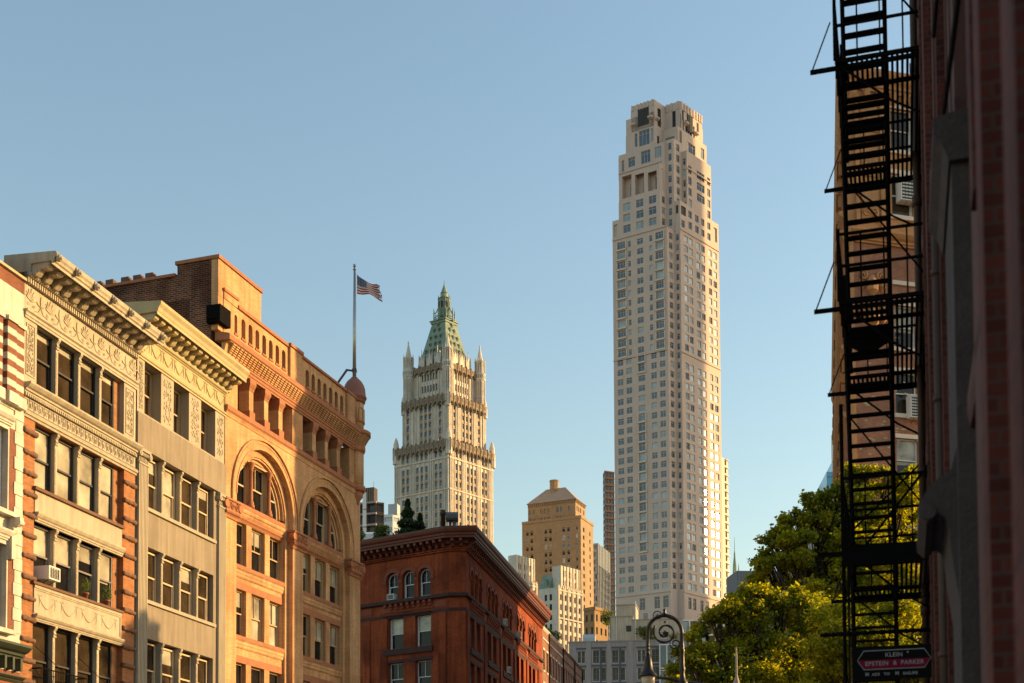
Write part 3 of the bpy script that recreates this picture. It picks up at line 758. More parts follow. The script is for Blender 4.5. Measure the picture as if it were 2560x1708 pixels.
# arched triple lights
for c, a, d in AC:
    fr = MB(FD); zz = 19.5
    for k in (-1, 1):
        u = c + k * .93
        cl = MB(FD); cl.smooth = True
        cl.lathe((u, -.36), [(.2, 19.5), (.2, 19.66), (.16, 19.72), (.17, 19.8), (.115, 19.9), (.105, 21.4), (.13, 21.42), (.13, 21.46), (.12, 21.5), (.17, 21.7), (.21, 21.78), (.21, 21.86)], 14)
        cl.build('column', SS, D)
        fr.box(u - .1, u + .1, -.8, -.42, 19.5, 21.9)
    fr.box(c - 1.05, c + 1.05, -.8, -.45, 21.86, 21.95)
    fr.ring(c, 21.55, .78, .9, -.75, -.5, 20, 160, 12)
    fr.build('light_surround', M['frame_tan'], D)
    w_ = window(D, FD, c - .8, c + .8, 19.5, 21.88, -.66, 'dh2', 'frame_cream', 'glass', None)
    for s in (-1, 1):
        g = MB(FD); A_ = [(c + s * 1.05, 19.5), (c + s * 2.33, 19.5)] + [(c + s * 2.34 * math.cos(R(t)), 19.72 + 2.34 * math.sin(R(t))) for t in range(0, 64, 6)]
        g.q(*[(p[0], -.68, p[1]) for p in A_]); sl = MB(FD)
        sl.box(c + s * 1.05 - .04, c + s * 1.05 + .04, -.7, -.6, 19.5, 21.7); sl.box(min(c + s * 1.05, c + s * 2.3), max(c + s * 1.05, c + s * 2.3), -.7, -.62, 20.55, 20.63)
        sl.ring(c, 19.72, 2.22, 2.34, -.7, -.6, 0 if s > 0 else 118, 62 if s > 0 else 180, 12)
        sl.box(min(c + s * 1.05, c + s * 2.3), max(c + s * 1.05, c + s * 2.3), -.7, -.6, 19.5, 19.58)
        o = sl.build('side_light', M['frame_cream'], D); g.build('pane', M['glass'], o)
    # tympanum over the centre light
    b = MB(FD); b.plate([(c + 2.36 * math.cos(R(t)), 19.72 + 2.36 * math.sin(R(t))) for t in range(62, 119, 4)] , -.8, -.6); b.build('tympanum', DT, D)
# rectangular windows
for bi, (c, a, d) in enumerate(AC):
    for ri, (z0, z1) in enumerate(rows):
        for k in (-1, 0, 1):
            bl = None
            if bi == 0 and ri == 1 and k >= 0: bl = (0, .95)
            elif bi == 1 and ri < 2 and k >= 0: bl = (0, .5)
            elif (bi + ri + k) % 4 == 0: bl = (0, .35)
            window(D, FD, c + k * 1.88 - .66, c + k * 1.88 + .66, z0, z1 - .01, -.68, 'dh2' if ri < 2 else 'dh', 'frame_tan', 'glass', bl)
# colonnade under the eaves
b = MB(FD); b.wall(0, 15.2, 23.7, 25.9, [], .01, -.95); b.box(.1, 1.05, -.95, -.3, 23.7, 25.9); b.box(6.78, 7.97, -.95, -.3, 23.7, 25.9); b.box(13.85, 15.2, -.95, -.3, 23.7, 25.9); b.build('loggia_back_wall', DT, D)
for g0 in (1.05, 7.97):
    for k in range(4):
        u0 = g0 + k * 1.53 + (.0 if g0 < 5 else .02)
        window(D, FD, u0 + .1, u0 + 1.1, 23.85, 25.8, -.85, 'dh2', 'frame_tan', 'glass', None)
    for k in range(3):
        u = g0 + 1.14 + k * 1.53
        b = MB(FD); b.box(u, u + .42, -.6, .0, 24.25, 25.35); o = b.build('square_column', DT, D)
        b = MB(FD); b.box(u - .06, u + .48, -.66, .07, 23.8, 24.25); b.box(u - .02, u + .44, -.62, .03, 25.3, 25.36); b.box(u - .1, u + .52, -.66, .12, 25.62, 25.86)
        for kk in range(4): b.box(u - .02 - kk * .02, u + .44 + kk * .02, -.62, .03 + kk * .025, 25.36 + kk * .065, 25.43 + kk * .065)
        b.build('capital', SS, o)
b = MB(FD)
b.prof([(-.3, 23.5), (.06, 23.5), (.12, 23.58), (.14, 23.6), (.14, 23.82), (-.3, 23.82)], WL_D, WR_D)
b.prof([(-.05, 25.85), (.06, 25.85), (.06, 25.95), (.1, 25.98), (.1, 26.1), (.15, 26.14), (.15, 26.24), (-.05, 26.24)], WL_D, WR_D)
b.prof([(-.3, 26.82), (.5, 26.82), (.52, 26.86), (.52, 27.08), (.46, 27.12), (-.3, 27.3)], WL_D - .5, WR_D)
b.build('stone_band', SS, D)
b = MB(FD); b.prof([(-.05, 23.3), (.03, 23.3), (.05, 23.4), (.09, 23.5), (-.05, 23.5)], WL_D, WR_D); b.build('ledge_moulding', DT, D)
b = MB(FD)   # corbelled slot course
b.prof([(-.05, 26.24), (.08, 26.24), (.24, 26.82), (-.05, 26.82)], WL_D - .3, WR_D)
n = 44
for k in range(n):
    u = WL_D + .02 + k * (WR_D - WL_D) / n
    for j in range(6):
        b.box(u, u + .26, .0, .16 + j * .055, 26.27 + j * .09, 26.34 + j * .09)
b.prof([(-.05, 26.78), (.44, 26.78), (.46, 26.83), (-.05, 26.83)], WL_D - .3, WR_D)
b.build('corbel_course', DT, D)
par = MB(FD)
ops = [(1.4 + k * .7 , 1.8 + k * .7, 27.68, 28.48, .2) for k in range(7)] + [(8.3 + k * .72, 8.7 + k * .72, 27.62, 28.38, .2) for k in range(7)] + [(.72, 1.0, 27.68, 28.48, .14)]
par.wall(-.3, 15.0, 27.1, 29.0, ops, .3, .0); par.box(-.3, 15, -.9, -.35, 27.1, 29.0)
par.box(6.3, 7.6, 0, .14, 27.1, 29.05); par.box(13.3, 14.4, 0, .14, 27.1, 28.95); par.build('parapet', DT, D)
b = MB(FD); b.wall(.5, 14, 27.4, 28.8, [], .01, -.25); b.build('niche_back', M['brick_dark'], D)
b = MB(FD)
for o in ops: b.box(o[0] - .03, o[1] + .03, -.1, .05, o[2] - .1, o[2])
b.box(1.0, 6.3, -1, .1, 29.0, 29.16); b.box(7.6, 13.3, -1, .1, 29.0, 29.14); b.box(6.22, 7.68, -.9, .22, 29.05, 29.22); b.box(13.25, 14.5, -.9, .2, 28.95, 29.1); b.box(-.36, 1.02, -.4, .1, 29.36, 29.5)
b.box(-.84, 3.46, -2.4, .06, 30.78, 30.95); b.box(-.86, -.5, -18, -2.4, 30.22, 30.36)
b.build('coping', SS, D)
b = MB(FD); b.box(-.3, 1.0, -.3, .04, 29.0, 29.36); b.box(-.772, 3.4, -.4, -.02, 28.98, 30.78); b.box(-.77, -.3, -.4, -.03, 27.3, 28.98); b.build('tall_parapet', DT, D)
b = MB(FD); b.box(-.78, 3.38, -2.3, -.41, 26, 30.77); b.box(-.78, 0, -18, -2.3, 26, 30.22); b.build('party_wall', M['brick_dark'], D)
b = MB(FD)
for o in (-3.9, -4.6, -5.3, -6.2, -6.9, -7.6): b.box(-.8, -.5, o - .22, o + .22, 30.36, 30.62)
b.build('coping_block', M['rust_stone'], D)
# turret
TU = (15.0, -.22)
tr = MB(FD); tr.smooth = True
tr.lathe(TU, [(.12, 22.3), (.16, 22.5), (.14, 22.7), (.26, 22.75), (.3, 22.95), (.5, 23.2), (.52, 23.45)], 24)
tr.lathe(TU, [(.6, 23.5), (.66, 23.6), (.66, 23.82), (.58, 23.86)], 24); tr.lathe(TU, [(.6, 25.85), (.66, 26.0), (.66, 26.22), (.6, 26.24)], 24)
tr.lathe(TU, [(.8, 26.82), (.98, 26.84), (.98, 27.08), (.6, 27.2)], 24); tr.lathe(TU, [(.6, 27.62), (.63, 27.64), (.63, 27.72), (.58, 27.74)], 24)
turret = tr.build('turret', SS, D)
b = MB(FD); b.smooth = True
b.lathe(TU, [(.56, 23.84), (.56, 25.86)], 24); b.lathe(TU, [(.56, 27.1), (.56, 28.9)], 24)
for j in range(7): b.lathe(TU, [(.6 + j * .045, 26.26 + j * .08), (.63 + j * .045, 26.27 + j * .08), (.63 + j * .045, 26.32 + j * .08), (.6 + j * .045, 26.33 + j * .08)], 24)
b.build('turret_shaft', DT, turret)
b = MB(FD); b.smooth = True
b.lathe(TU, [(.6, 28.85), (.66, 28.95), (.64, 29.05), (.7, 29.1), (.74, 29.2), (.7, 29.3), (.68, 29.34), (.67, 29.5), (.64, 29.75), (.56, 29.98), (.44, 30.18), (.28, 30.34), (.2, 30.38), (.2, 30.44), (.0, 30.45)], 32)
b.build('dome', M['dome'], turret)
for an in (200, 250, 300):
    F2 = Frame(FD.P(*TU), FD.ang + (an - 270) * -1)
    b = MB(F2); b.ring(0, 28.35, .14, .19, .5, .6, 0, 180, 10); b.box(-.19, -.14, .5, .6, 27.75, 28.35); b.box(.14, .19, .5, .6, 27.75, 28.35); b.build('turret_niche', DT, turret)
# flagpole, flag
px0 = FD.P(*TU)
fp = thing('flagpole', 'tall grey flagpole rising from the red turret dome, with a ball on top', 'flagpole', (px0[0], px0[1], 30.45))
pl = MB(); pl.smooth = True
pl.tube([(px0[0], px0[1], 30.4), (px0[0], px0[1], 33.5), (px0[0] + .01, px0[1], 37.0)], [.115, .1, .065], 12, False); pl.build('pole', M['steel'], fp)
b = MB(); b.smooth = True; b.lathe((px0[0], -px0[1]), [(.0, 37.18), (.07, 37.2), (.1, 37.28), (.07, 37.36), (.0, 37.38)], 12); b.lathe((px0[0], -px0[1]), [(.03, 37.0), (.1, 37.02), (.1, 37.06), (.02, 37.18)], 10); b.build('ball', M['steel'], fp)
b = MB(); b.tube([(px0[0] + .1, px0[1] - .05, 36.9), (px0[0] + .1, px0[1] - .05, 31.2)], .008, 4, False); b.build('halyard', M['white_metal'], fp)
b = MB(); b.tube([(px0[0], px0[1] + .02, 30.85), (px0[0] - .5, px0[1] + .05, 30.95)], .06, 8, False); b.tube([(px0[0] - .45, px0[1] + .05, 30.95), (px0[0] - 1.1, px0[1] - .05, 29.95)], .07, 8, False); b.box(px0[0] - .14, px0[0] + .14, -px0[1] - .14, -px0[1] + .14, 30.8, 30.95); b.build('brace', mat('plum_metal', (.09, .06, .07), .4, .1, 3), fp)
def flag():
    m, t, bs = new_mat('flag_cloth'); N = t.nodes; L = t.links
    bs.inputs['Roughness'].default_value = .8
    uv = N.new('ShaderNodeUVMap'); uv.uv_map = 'UVMap'; sx = N.new('ShaderNodeSeparateXYZ'); L.new(uv.outputs[0], sx.inputs[0])
    def math_(op, a, bb):
        n = N.new('ShaderNodeMath'); n.operation = op
        for i, x in enumerate((a, bb)):
            if isinstance(x, (int, float)): n.inputs[i].default_value = x
            elif x is not None: L.new(x, n.inputs[i])
        return n.outputs[0]
    stripe = math_('GREATER_THAN', math_('FRACT', math_('MULTIPLY', sx.outputs[1], 6.5), None), .5)
    canton = math_('MULTIPLY', math_('LESS_THAN', sx.outputs[0], .42), math_('GREATER_THAN', sx.outputs[1], .4615))
    fu = math_('SUBTRACT', math_('FRACT', math_('MULTIPLY', sx.outputs[0], 14.3), None), .5); fv = math_('SUBTRACT', math_('FRACT', math_('MULTIPLY', math_('SUBTRACT', sx.outputs[1], .4615), 9.3), None), .5)
    star = math_('LESS_THAN', math_('ADD', math_('MULTIPLY', fu, fu), math_('MULTIPLY', fv, fv)), .055)
    m1 = N.new('ShaderNodeMix'); m1.data_type = 'RGBA'; m1.inputs['A'].default_value = (.30, .012, .025, 1); m1.inputs['B'].default_value = (.62, .55, .5, 1); L.new(stripe, m1.inputs['Factor'])
    m2 = N.new('ShaderNodeMix'); m2.data_type = 'RGBA'; m2.inputs['A'].default_value = (.02, .035, .11, 1); m2.inputs['B'].default_value = (.6, .58, .55, 1); L.new(star, m2.inputs['Factor'])
    m3 = N.new('ShaderNodeMix'); m3.data_type = 'RGBA'; L.new(canton, m3.inputs['Factor']); L.new(m1.outputs['Result'], m3.inputs['A']); L.new(m2.outputs['Result'], m3.inputs['B'])
    L.new(m3.outputs['Result'], bs.inputs['Base Color'])
    # stripes count from a red one at the bottom: v=0 -> fract<.5 -> red
    nu, nv = 26, 14; V = []; Fc = []; UV = []
    x0, y0 = px0[0] + .16, px0[1] - .05
    for i in range(nu + 1):
        s = i / nu
        for j in range(nv + 1):
            v = j / nv
            top = 36.72 - .62 * s - .1 * math.sin(s * 5); bot = 35.53 + .05 * math.sin(s * 3) - .55 * max(0, s - .45) ** 1.2
            e = (random.uniform(-.05, .02) if i >= nu - 1 else 0)
            V.append((x0 + 1.5 * s * (1 - .12 * v) + e, y0 + .16 * math.sin(s * 9 + v * 2.2) * s ** .5 + .5 * s, bot + (top - bot) * v + e))
            UV.append((s, v))
    for i in range(nu):
        for j in range(nv):
            if i >= nu - 3 and j % 4 == 1 + (i % 2): continue
            a = i * (nv + 1) + j; Fc.append([a, a + nv + 1, a + nv + 2, a + 1])
    me = bpy.data.meshes.new('flag'); loc = np.array((x0, y0, 36)); me.from_pydata((np.array(V) - loc).tolist(), [], Fc)
    uvl = me.uv_layers.new(name='UVMap')
    for l in me.loops: uvl.data[l.index].uv = UV[l.vertex_index]
    for p in me.polygons: p.use_smooth = True
    me.materials.append(m); o = bpy.data.objects.new('flag', me); col.objects.link(o); o.location = loc
    sm = o.modifiers.new('thickness', 'SOLIDIFY'); sm.thickness = .006
    tag(o, 'weathered stars and stripes flag with frayed tips flying from the flagpole', 'flag')
flag()
b = MB(FD); b.box(-1.05, -.05, -.5, .25, 27.55, 28.4); b.box(-1.1, 0, -.45, .2, 27.7, 27.74); tag(b.build('floodlight', M['black_iron'], None, FD.P(-.5, 0, 27.5)), 'dark boxy floodlight fixed to the brick wall end above the yellow cornice', 'floodlight')
# ------------------------------------------------------------------ E: deep red brick corner building
E1 = Frame((-3.606, 105), 10.87)
C2 = np.array([-4.981, 105.096])
d2 = dirv(122.8)
E2 = Frame((C2[0] - d2[0] * 14, C2[1] - d2[1] * 14), 122.8)       # u = 14 at the blunt corner
EC = Frame((C2[0], C2[1]), math.degrees(math.atan2(-3.606 + 4.981, 105 - 105.096)))
LC = math.hypot(1.375, .096)
E = thing('red_corner_building', 'deep red brick corner building with heavy dark bracketed cornice and blunted corner', 'building', (-3, 112, 0))
BR = M['brick_corner']; BB = M['brown_band']
p0 = E2.P(0); p1 = E2.P(14); p2 = E1.P(0); p3 = E1.P(36.6)
def inset(P, F, k): return (P[0] - F.n[0] * k, P[1] - F.n[1] * k)
b = MB(); b.prism([inset(p0, E2, 1), inset(p1, E2, 1), inset(p2, E1, 1), inset(p3, E1, 1), (p3[0] - 14, p3[1] + 3), (p0[0] + 6, p0[1] + 14)], 0, 27.4); b.build('rear_wall', M['brick_dark'], E)
def tri(c, w=1.14, p=1.6): return [(c + k * p - w / 2, c + k * p + w / 2, 23.1, 24.75, w / 2) for k in (-1, 0, 1)]
b1 = MB(E1); b2 = MB(E2); b3 = MB(EC)
G = [3.86 + 6.72 * k for k in range(5)]
ops1 = [o for c in G for o in tri(c)]
ROW = [(18.85, 21.35), (15.05, 17.65), (11.3, 13.9), (7.5, 10.1), (2, 6)]
for c in G:
    for z0, z1 in ROW:
        ops1 += [(c - 2.35, c - .7, z0, z1), (c + .0, c + 1.6, z0, z1)]
b1.wall(0, 36.6, 0, 27.3, ops1, .45)
H = [14 - 4.1, 14 - 12.2]
ops2 = []
for c in H:
    ops2 += [(c + k * 1.65 - .62, c + k * 1.65 + .62, 23.1, 24.75, .62) for k in (-1, 0, 1)]
    for z0, z1 in ROW: ops2 += [(c - 2.1, c - .5, z0 + .15, z1 + .2), (c + .7, c + 2.3, z0 + .15, z1 + .2)]
b2.wall(0, 14, 0, 27.3, ops2, .5)
b3.wall(0, LC, 0, 27.3, [], .3)
b1.build('side_wall', BR, E); b2.build('front_wall', BR, E); b3.build('corner_wall', BR, E)
# continuous mouldings following the three planes
def seg(F, u0, u1): return (F, u0, u1)
SEGS = [seg(E2, 0, 14), seg(EC, 0, LC), seg(E1, 0, 36.6)]
def sweep(b, pr, ext=0.):
    """profile run round the corner with mitred joints"""
    path = [E2.P(0)[:2], E2.P(14)[:2], E1.P(0)[:2], E1.P(36.6)[:2]]; ns = [E2.n, EC.n, E1.n]; rows = []
    for i, p in enumerate(path):
        if i == 0: m = ns[0]
        elif i == 3: m = ns[2]
        else:
            m = ns[i - 1] + ns[i]; m = m / np.linalg.norm(m); m = m / (m @ ns[i])
        rows.append([(p[0] + m[0] * o, p[1] + m[1] * o, z) for o, z in pr])
    n = len(pr)
    b.add([q for r in rows for q in r], [[i * n + j, i * n + (j + 1) % n, (i + 1) * n + (j + 1) % n, (i + 1) * n + j] for i in range(3) for j in range(n)] + [list(range(n)), [3 * n + j for j in range(n)]])
b = MB(); sweep(b, [(-1.4, 27.0), (.25, 27.0), (.3, 27.3), (.85, 27.34), (.85, 27.5), (.93, 27.54), (.95, 27.7), (1.08, 27.82), (1.14, 28.02), (1.14, 28.14), (-1.4, 28.3)])
cornice = b.build('cornice', M['red_cornice'], E)
b = MB(); sweep(b, [(-.3, 28.145), (1.08, 28.145), (1.08, 28.22), (-1.4, 28.42)]); b.build('roof_edge', mat('roof_felt', (.06, .05, .045), .8, .2, 2), cornice)
nb = 0
for F, u0, u1 in SEGS:
    n = max(2, int((u1 - u0) / .62))
    for k in range(n):
        u = u0 + (k + .5) * (u1 - u0) / n
        b = MB(F); b.prof([(.0, 27.3), (.8, 27.3), (.8, 27.1), (.45, 26.98), (.35, 26.75), (.12, 26.62), (.0, 26.55)], u - .12, u + .12)
        if nb < 96: b.build('cornice_bracket', M['red_cornice'], cornice)
        nb += 1
b = MB(); sweep(b, [(-.1, 26.4), (.1, 26.4), (.16, 26.44), (.16, 26.52), (.1, 26.54), (.2, 26.58), (.2, 26.66), (-.1, 26.7)]); b.build('string_course', BR, E)
b = MB(); sweep(b, [(-.1, 22.72), (.2, 22.72), (.26, 22.78), (.26, 22.98), (.14, 23.06), (-.1, 23.08)]); sweep(b, [(-.1, 21.6), (.03, 21.6), (.03, 21.86), (-.1, 21.86)])
for F, cs in ((E1, [(c - 2.5, c + 2.3) for c in G]), (E2, [(c - 2.5, c + 2.5) for c in H])):
    for (u0, u1) in cs:
        for z0, z1 in ROW: dz = .15 if F is E2 else 0; b_ = b; b_.fr = F; b_.box(u0, u1, -.05, .14, z0 + dz - .5, z0 + dz - .02); b_.box(u0, u1, -.05, .03, z1 + dz + .05, z1 + dz + .3)
b.build('brownstone_course', BB, E)
b = MB()
for F, cs in ((E1, G), (E2, H)):
    b.fr = F
    for c in cs:
        n = 9
        for k in range(n):
            u = c - 2.3 + k * 4.6 / (n - 1)
            b.prof([(0, 22.72), (.22, 22.72), (.2, 22.5), (.1, 22.42), (.1, 22.3), (0, 22.2)], u - .13, u + .13)
        b.prof([(0, 22.0), (.06, 22.0), (.1, 22.1), (.0, 22.16)], c - 2.6, c + 2.6)
b.build('corbel_row', M['terra_red'], E)
b = MB()
for F, cs, w, p in ((E1, G, 1.14, 1.6), (E2, H, 1.24, 1.65)):
    b.fr = F
    for c in cs:
        for k in (-1, 0, 1):
            b.ring(c + k * p, 24.75, w / 2 + .02, w / 2 + .36, -.05, .035, 0, 180, 14); b.ring(c + k * p, 24.75, w / 2 + .36, w / 2 + .42, -.05, .07, 0, 180, 14)
        for k in (-1.5, -.5, .5, 1.5): b.box(c + k * p - .2, c + k * p + .2, -.05, .07, 24.4, 24.72); b.box(c + k * p - .12, c + k * p + .12, -.05, .1, 24.48, 24.64)
b.build('arch_moulding', M['terra_red'], E)
b = MB(E2); 
for (u0, u1) in ((12.6, 13.9), (7.0, 8.2), (4.8, 6.2)):
    b.box(u0, u1, 0, .05, 21.95, 22.6); b.box(u0 + .1, u1 - .1, 0, .08, 22.05, 22.5)
b.fr = E1
for c in G: b.box(c + 2.75, c + 3.95, 0, .05, 21.95, 22.6); b.box(c + 2.9, c + 3.8, 0, .08, 22.08, 22.48)
b.build('carved_block', M['terra_red'], E)
b = MB(E1)
for k in range(6): u = .75 + 6.72 * k - .65; b.box(max(u, 0.02), min(u + .9, 36.58), 0, .12, 0, 21.6)
b.fr = E2
for u in (13.0, 7.0, 5.2): b.box(u, u + .75, 0, .1, 0, 21.58)
b.build('pier', BR, E)
for c in G:
    for o in tri(c): window(E, E1, o[0] + .04, o[1] - .04, 23.12, 24.75 + .55, -.3, 'arch_dh', 'frame_grey', 'glass', None)
    for ri, (z0, z1) in enumerate(ROW):
        for a, d in ((c - 2.35, c - .7), (c, c + 1.6)): window(E, E1, a + .05, d - .05, z0, z1, -.32, 'dh', 'frame_grey', 'glass', (0, .4) if random.random() < .3 else None)
for ci, c in enumerate(H):
    for k in (-1, 0, 1): window(E, E2, c + k * 1.65 - .58, c + k * 1.65 + .58, 23.12, 25.33, -.36, 'arch_dh2', 'frame_white', 'glass', None if ci == 0 else (0, .96))
    for ri, (z0, z1) in enumerate(ROW):
        for a, d in ((c - 2.1, c - .5), (c + .7, c + 2.3)): window(E, E2, a + .05, d - .05, z0 + .15, z1 + .18, -.36, 'dh2' if ri == 1 else 'dh', 'frame_white', 'glass', (0, .48) if ri == 0 else None)

# row houses beyond E
row = [(36.75, 41.1, 26.75), (41.25, 51.4, 26.75), (51.55, 61.0, 26.6), (61.15, 68.0, 26.5)]
RL = ['narrow pale red brick house next to the red corner building', 'sunlit and half shaded pale red brick row house, second from the red corner building', 'shaded pale red brick row house, third from the red corner building', 'shaded pale red brick house at the far end of the row']
for i, (u0, u1, zt) in enumerate(row):
    t = thing('row_house', RL[i], 'house', E1.P((u0 + u1) / 2, -3), 'pale brick row houses past the red corner building')
    ops = []; n = max(2, int((u1 - u0) / 1.75)); p = (u1 - u0) / n
    for z0, z1 in ((22.1, 24.3), (18.3, 20.6), (14.5, 16.8), (10.6, 13)):
        for k in range(n): ops.append((u0 + p * (k + .5) - .52, u0 + p * (k + .5) + .52, z0, z1))
    b = MB(E1); b.wall(u0, u1, 0, zt, ops, .3); b.box(u0, u1, -12, -.5, 0, zt - .3); b.box(u0, u1, -.5, -.305, zt - .8, zt); b.build('wall', M['brick_pink'], t)
    b = MB(E1)
    for k, o in enumerate(ops): b.box(o[0] - .1, o[1] + .1, -.05, .07, o[2] - .16, o[2]); b.box(o[0] - .1, o[1] + .1, -.05, .05, o[3], o[3] + .22)
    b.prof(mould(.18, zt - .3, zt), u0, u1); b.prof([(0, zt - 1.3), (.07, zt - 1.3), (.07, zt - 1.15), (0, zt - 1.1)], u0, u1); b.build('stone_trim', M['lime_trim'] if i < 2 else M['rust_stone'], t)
    for o in ops: window(t, E1, o[0], o[1], o[2], o[3], -.18, 'dh', 'frame_white', 'glass', (0, .4))
    b = MB(E1); b.tube([(u1 - .2, .12, 0), (u1 - .2, .12, zt - .1)], .08, 6); b.build('drainpipe', M['black_iron'], t)

def ac_unit(loc, ang, label, w=.62, h=.42, d=.5):
    F = Frame(loc[:2], ang); z = loc[2]
    t = thing('air_conditioner', label, 'air conditioner', loc, 'window air conditioners')
    b = MB(F); b.box(-w / 2, w / 2, -d, 0, z, z + h); b.box(-w / 2, -w / 2 + .05, 0, .03, z, z + h); b.box(w / 2 - .05, w / 2, 0, .03, z, z + h); b.box(-w / 2 + .05, w / 2 - .05, 0, .03, z, z + .05); b.box(-w / 2 + .05, w / 2 - .05, 0, .03, z + h - .05, z + h)
    b.build('housing', M['white_metal'], t)
    b = MB(F)
    for k in range(7): zz = z + .07 + k * (h - .14) / 7; b.box(-w / 2 + .05, w / 2 - .05, 0.002, .015, zz, zz + (h - .14) / 14)
    for k in range(6): uu = -w / 2 + .07 + k * (w - .14) / 5.2; b.box(uu, uu + .015, .004, .02, z + .05, z + h - .05)
    b.build('grille', M['dark_grille'], t)
    b = MB(F); b.tube([(-.2, -.1, z), (-.2, -d, z - .3)], .015, 4); b.tube([(.2, -.1, z), (.2, -d, z - .3)], .015, 4); b.build('bracket', M['black_iron'], t)
    return t
ac_unit(FB.P(1.18, .42, 12.16), 14.3, 'white air conditioner jutting from a cream house window above the garland panel', .72, .5, .7)
ac_unit(FB.P(4.3, .4, 7.8), 14.3, 'white air conditioner in the lowest window row of the cream house', .72, .45, .6)
ac_unit(E2.P(14 - 5.85, .1, 23.12), 122.8, 'white air conditioner under an arched front window of the red corner building', .72, .48, .5)
ac_unit(E1.P(15.7, .25, 23.1), 10.87, 'white air conditioner in the shaded third arch group on the red building side', .8, .6, .5)
ac_unit(E1.P(22.6, .25, 23.1), 10.87, 'white air conditioner in the red side wall arches exactly where sunlight begins', .8, .6, .5)
ac_unit(E1.P(17.2, .25, 18.9), 10.87, 'white air conditioner in a square window low on the red building side', .8, .6, .5)

# pots with plants on the sill of B
def leafy(V, Fc, c, rad, n, size, rr, flat=1.):
    for _ in range(n):
        d = rr.normal(size=3); d /= np.linalg.norm(d) + 1e-9
        p = np.array(c) + d * np.array(rad) * rr.uniform(.35, 1.0) ** .5
        a = rr.normal(size=3); a /= np.linalg.norm(a); bb = np.cross(a, rr.normal(size=3)); bb /= np.linalg.norm(bb) + 1e-9
        s = size * rr.uniform(.6, 1.3); k = len(V)
        V += [p - a * s, p - bb * s * .45, p + a * s, p + bb * s * .45]; Fc.append([k, k + 1, k + 2, k + 3])
def leaf_mat(name, c1, c2, c3=None, trans=.35):
    m, t, bs = new_mat(name); N = t.nodes; L = t.links
    g = N.new('ShaderNodeNewGeometry'); n = N.new('ShaderNodeTexNoise'); n.inputs['Scale'].default_value = .55; n.inputs['Detail'].default_value = 4; L.new(g.outputs['Position'], n.inputs['Vector'])
    cr = N.new('ShaderNodeValToRGB'); cr.color_ramp.elements[0].position = .3; cr.color_ramp.elements[1].position = .7
    cr.color_ramp.elements[0].color = C4(c1); cr.color_ramp.elements[1].color = C4(c2)
    ad = N.new('ShaderNodeMath'); ad.operation = 'MULTIPLY_ADD'; ad.inputs[1].default_value = .45; L.new(g.outputs['Random Per Island'], ad.inputs[0])
    sb = N.new('ShaderNodeMath'); sb.operation = 'SUBTRACT'; L.new(n.outputs['Fac'], sb.inputs[0]); sb.inputs[1].default_value = .22; L.new(sb.outputs[0], ad.inputs[2])
    L.new(ad.outputs[0], cr.inputs[0]); L.new(cr.outputs[0], bs.inputs['Base Color'])
    bs.inputs['Roughness'].default_value = .6; bs.inputs['Specular IOR Level'].default_value = .25
    tl = N.new('ShaderNodeBsdfTranslucent'); hs = N.new('ShaderNodeHueSaturation'); hs.inputs['Hue'].default_value = .475; hs.inputs['Saturation'].default_value = 1.15; hs.inputs['Value'].default_value = 1.8
    L.new(cr.outputs[0], hs.inputs['Color']); L.new(hs.outputs[0], tl.inputs['Color'])
    mx = N.new('ShaderNodeMixShader'); mx.inputs[0].default_value = trans; L.new(bs.outputs[0], mx.inputs[1]); L.new(tl.outputs[0], mx.inputs[2])
    L.new(mx.outputs[0], N['Material Output'].inputs[0])
    return m
M['leaf'] = leaf_mat('tree_leaves', (.11, .14, .016), (.36, .36, .035), trans=.58)
M['leaf_dark'] = leaf_mat('conifer_leaves', (.018, .035, .014), (.05, .075, .022), trans=.15)
M['leaf_roof'] = leaf_mat('shrub_leaves', (.05, .085, .02), (.14, .17, .035))
def leaf_mesh(name, V, Fc, m, parent=None, loc=(0, 0, 0)):
    me = bpy.data.meshes.new(name); A = np.asarray(V, float) - np.array(loc, float)
    me.vertices.add(len(A)); me.vertices.foreach_set('co', A.ravel()); n = len(Fc); Q = np.asarray(Fc, int)
    me.loops.add(Q.size); me.loops.foreach_set('vertex_index', Q.ravel().astype(np.int32)); me.polygons.add(n)
    me.polygons.foreach_set('loop_start', np.arange(0, Q.size, Q.shape[1], dtype=np.int32)); me.polygons.foreach_set('loop_total', np.full(n, Q.shape[1], np.int32))
    me.update(calc_edges=True); me.materials.append(m); o = bpy.data.objects.new(name, me); col.objects.link(o)
    if parent: o.parent = parent
    else: o.location = loc
    return o
for u, lb, h in ((3.95, 'leafy plant in a clay pot on the brown sill of the third lower window', .55), (5.5, 'smaller trailing plant in a clay pot on the brown sill of the fourth lower window', .5)):
    p = FB.P(u, .0, 12.0); t = thing('potted_plant', lb, 'potted plant', p, 'potted plants on the cream house sill')
    b = MB(); b.smooth = True; b.lathe((p[0], -p[1]), [(.08, 12.0), (.13, 12.2), (.15, 12.2), (.15, 12.25), (.11, 12.25)], 14); b.build('pot', M['pot'], t)
    V = []; Fc = []; leafy(V, Fc, (p[0], p[1], 12.55), (.2, .2, h * .55), 130, .06, rng); leaf_mesh('foliage', V, Fc, M['leaf_roof'], t, p)
b = MB(FB)
for k in range(26): u = .55 + k * .11; b.tube([(u, .35, 7.95), (u, .35, 8.75)], .012, 4)
b.box(.5, 3.5, .33, .37, 8.75, 8.79); b.box(.5, 3.5, .33, .37, 7.9, 7.94)
for u in (.5, 3.5): b.box(u - .02, u + .02, -.1, .37, 8.74, 8.79)
for u, o in ((.5, .0), (3.3, 0)): b.tube([(u, .1, 9.6), (u + 1.5, .36, 8.78)], .015, 4)
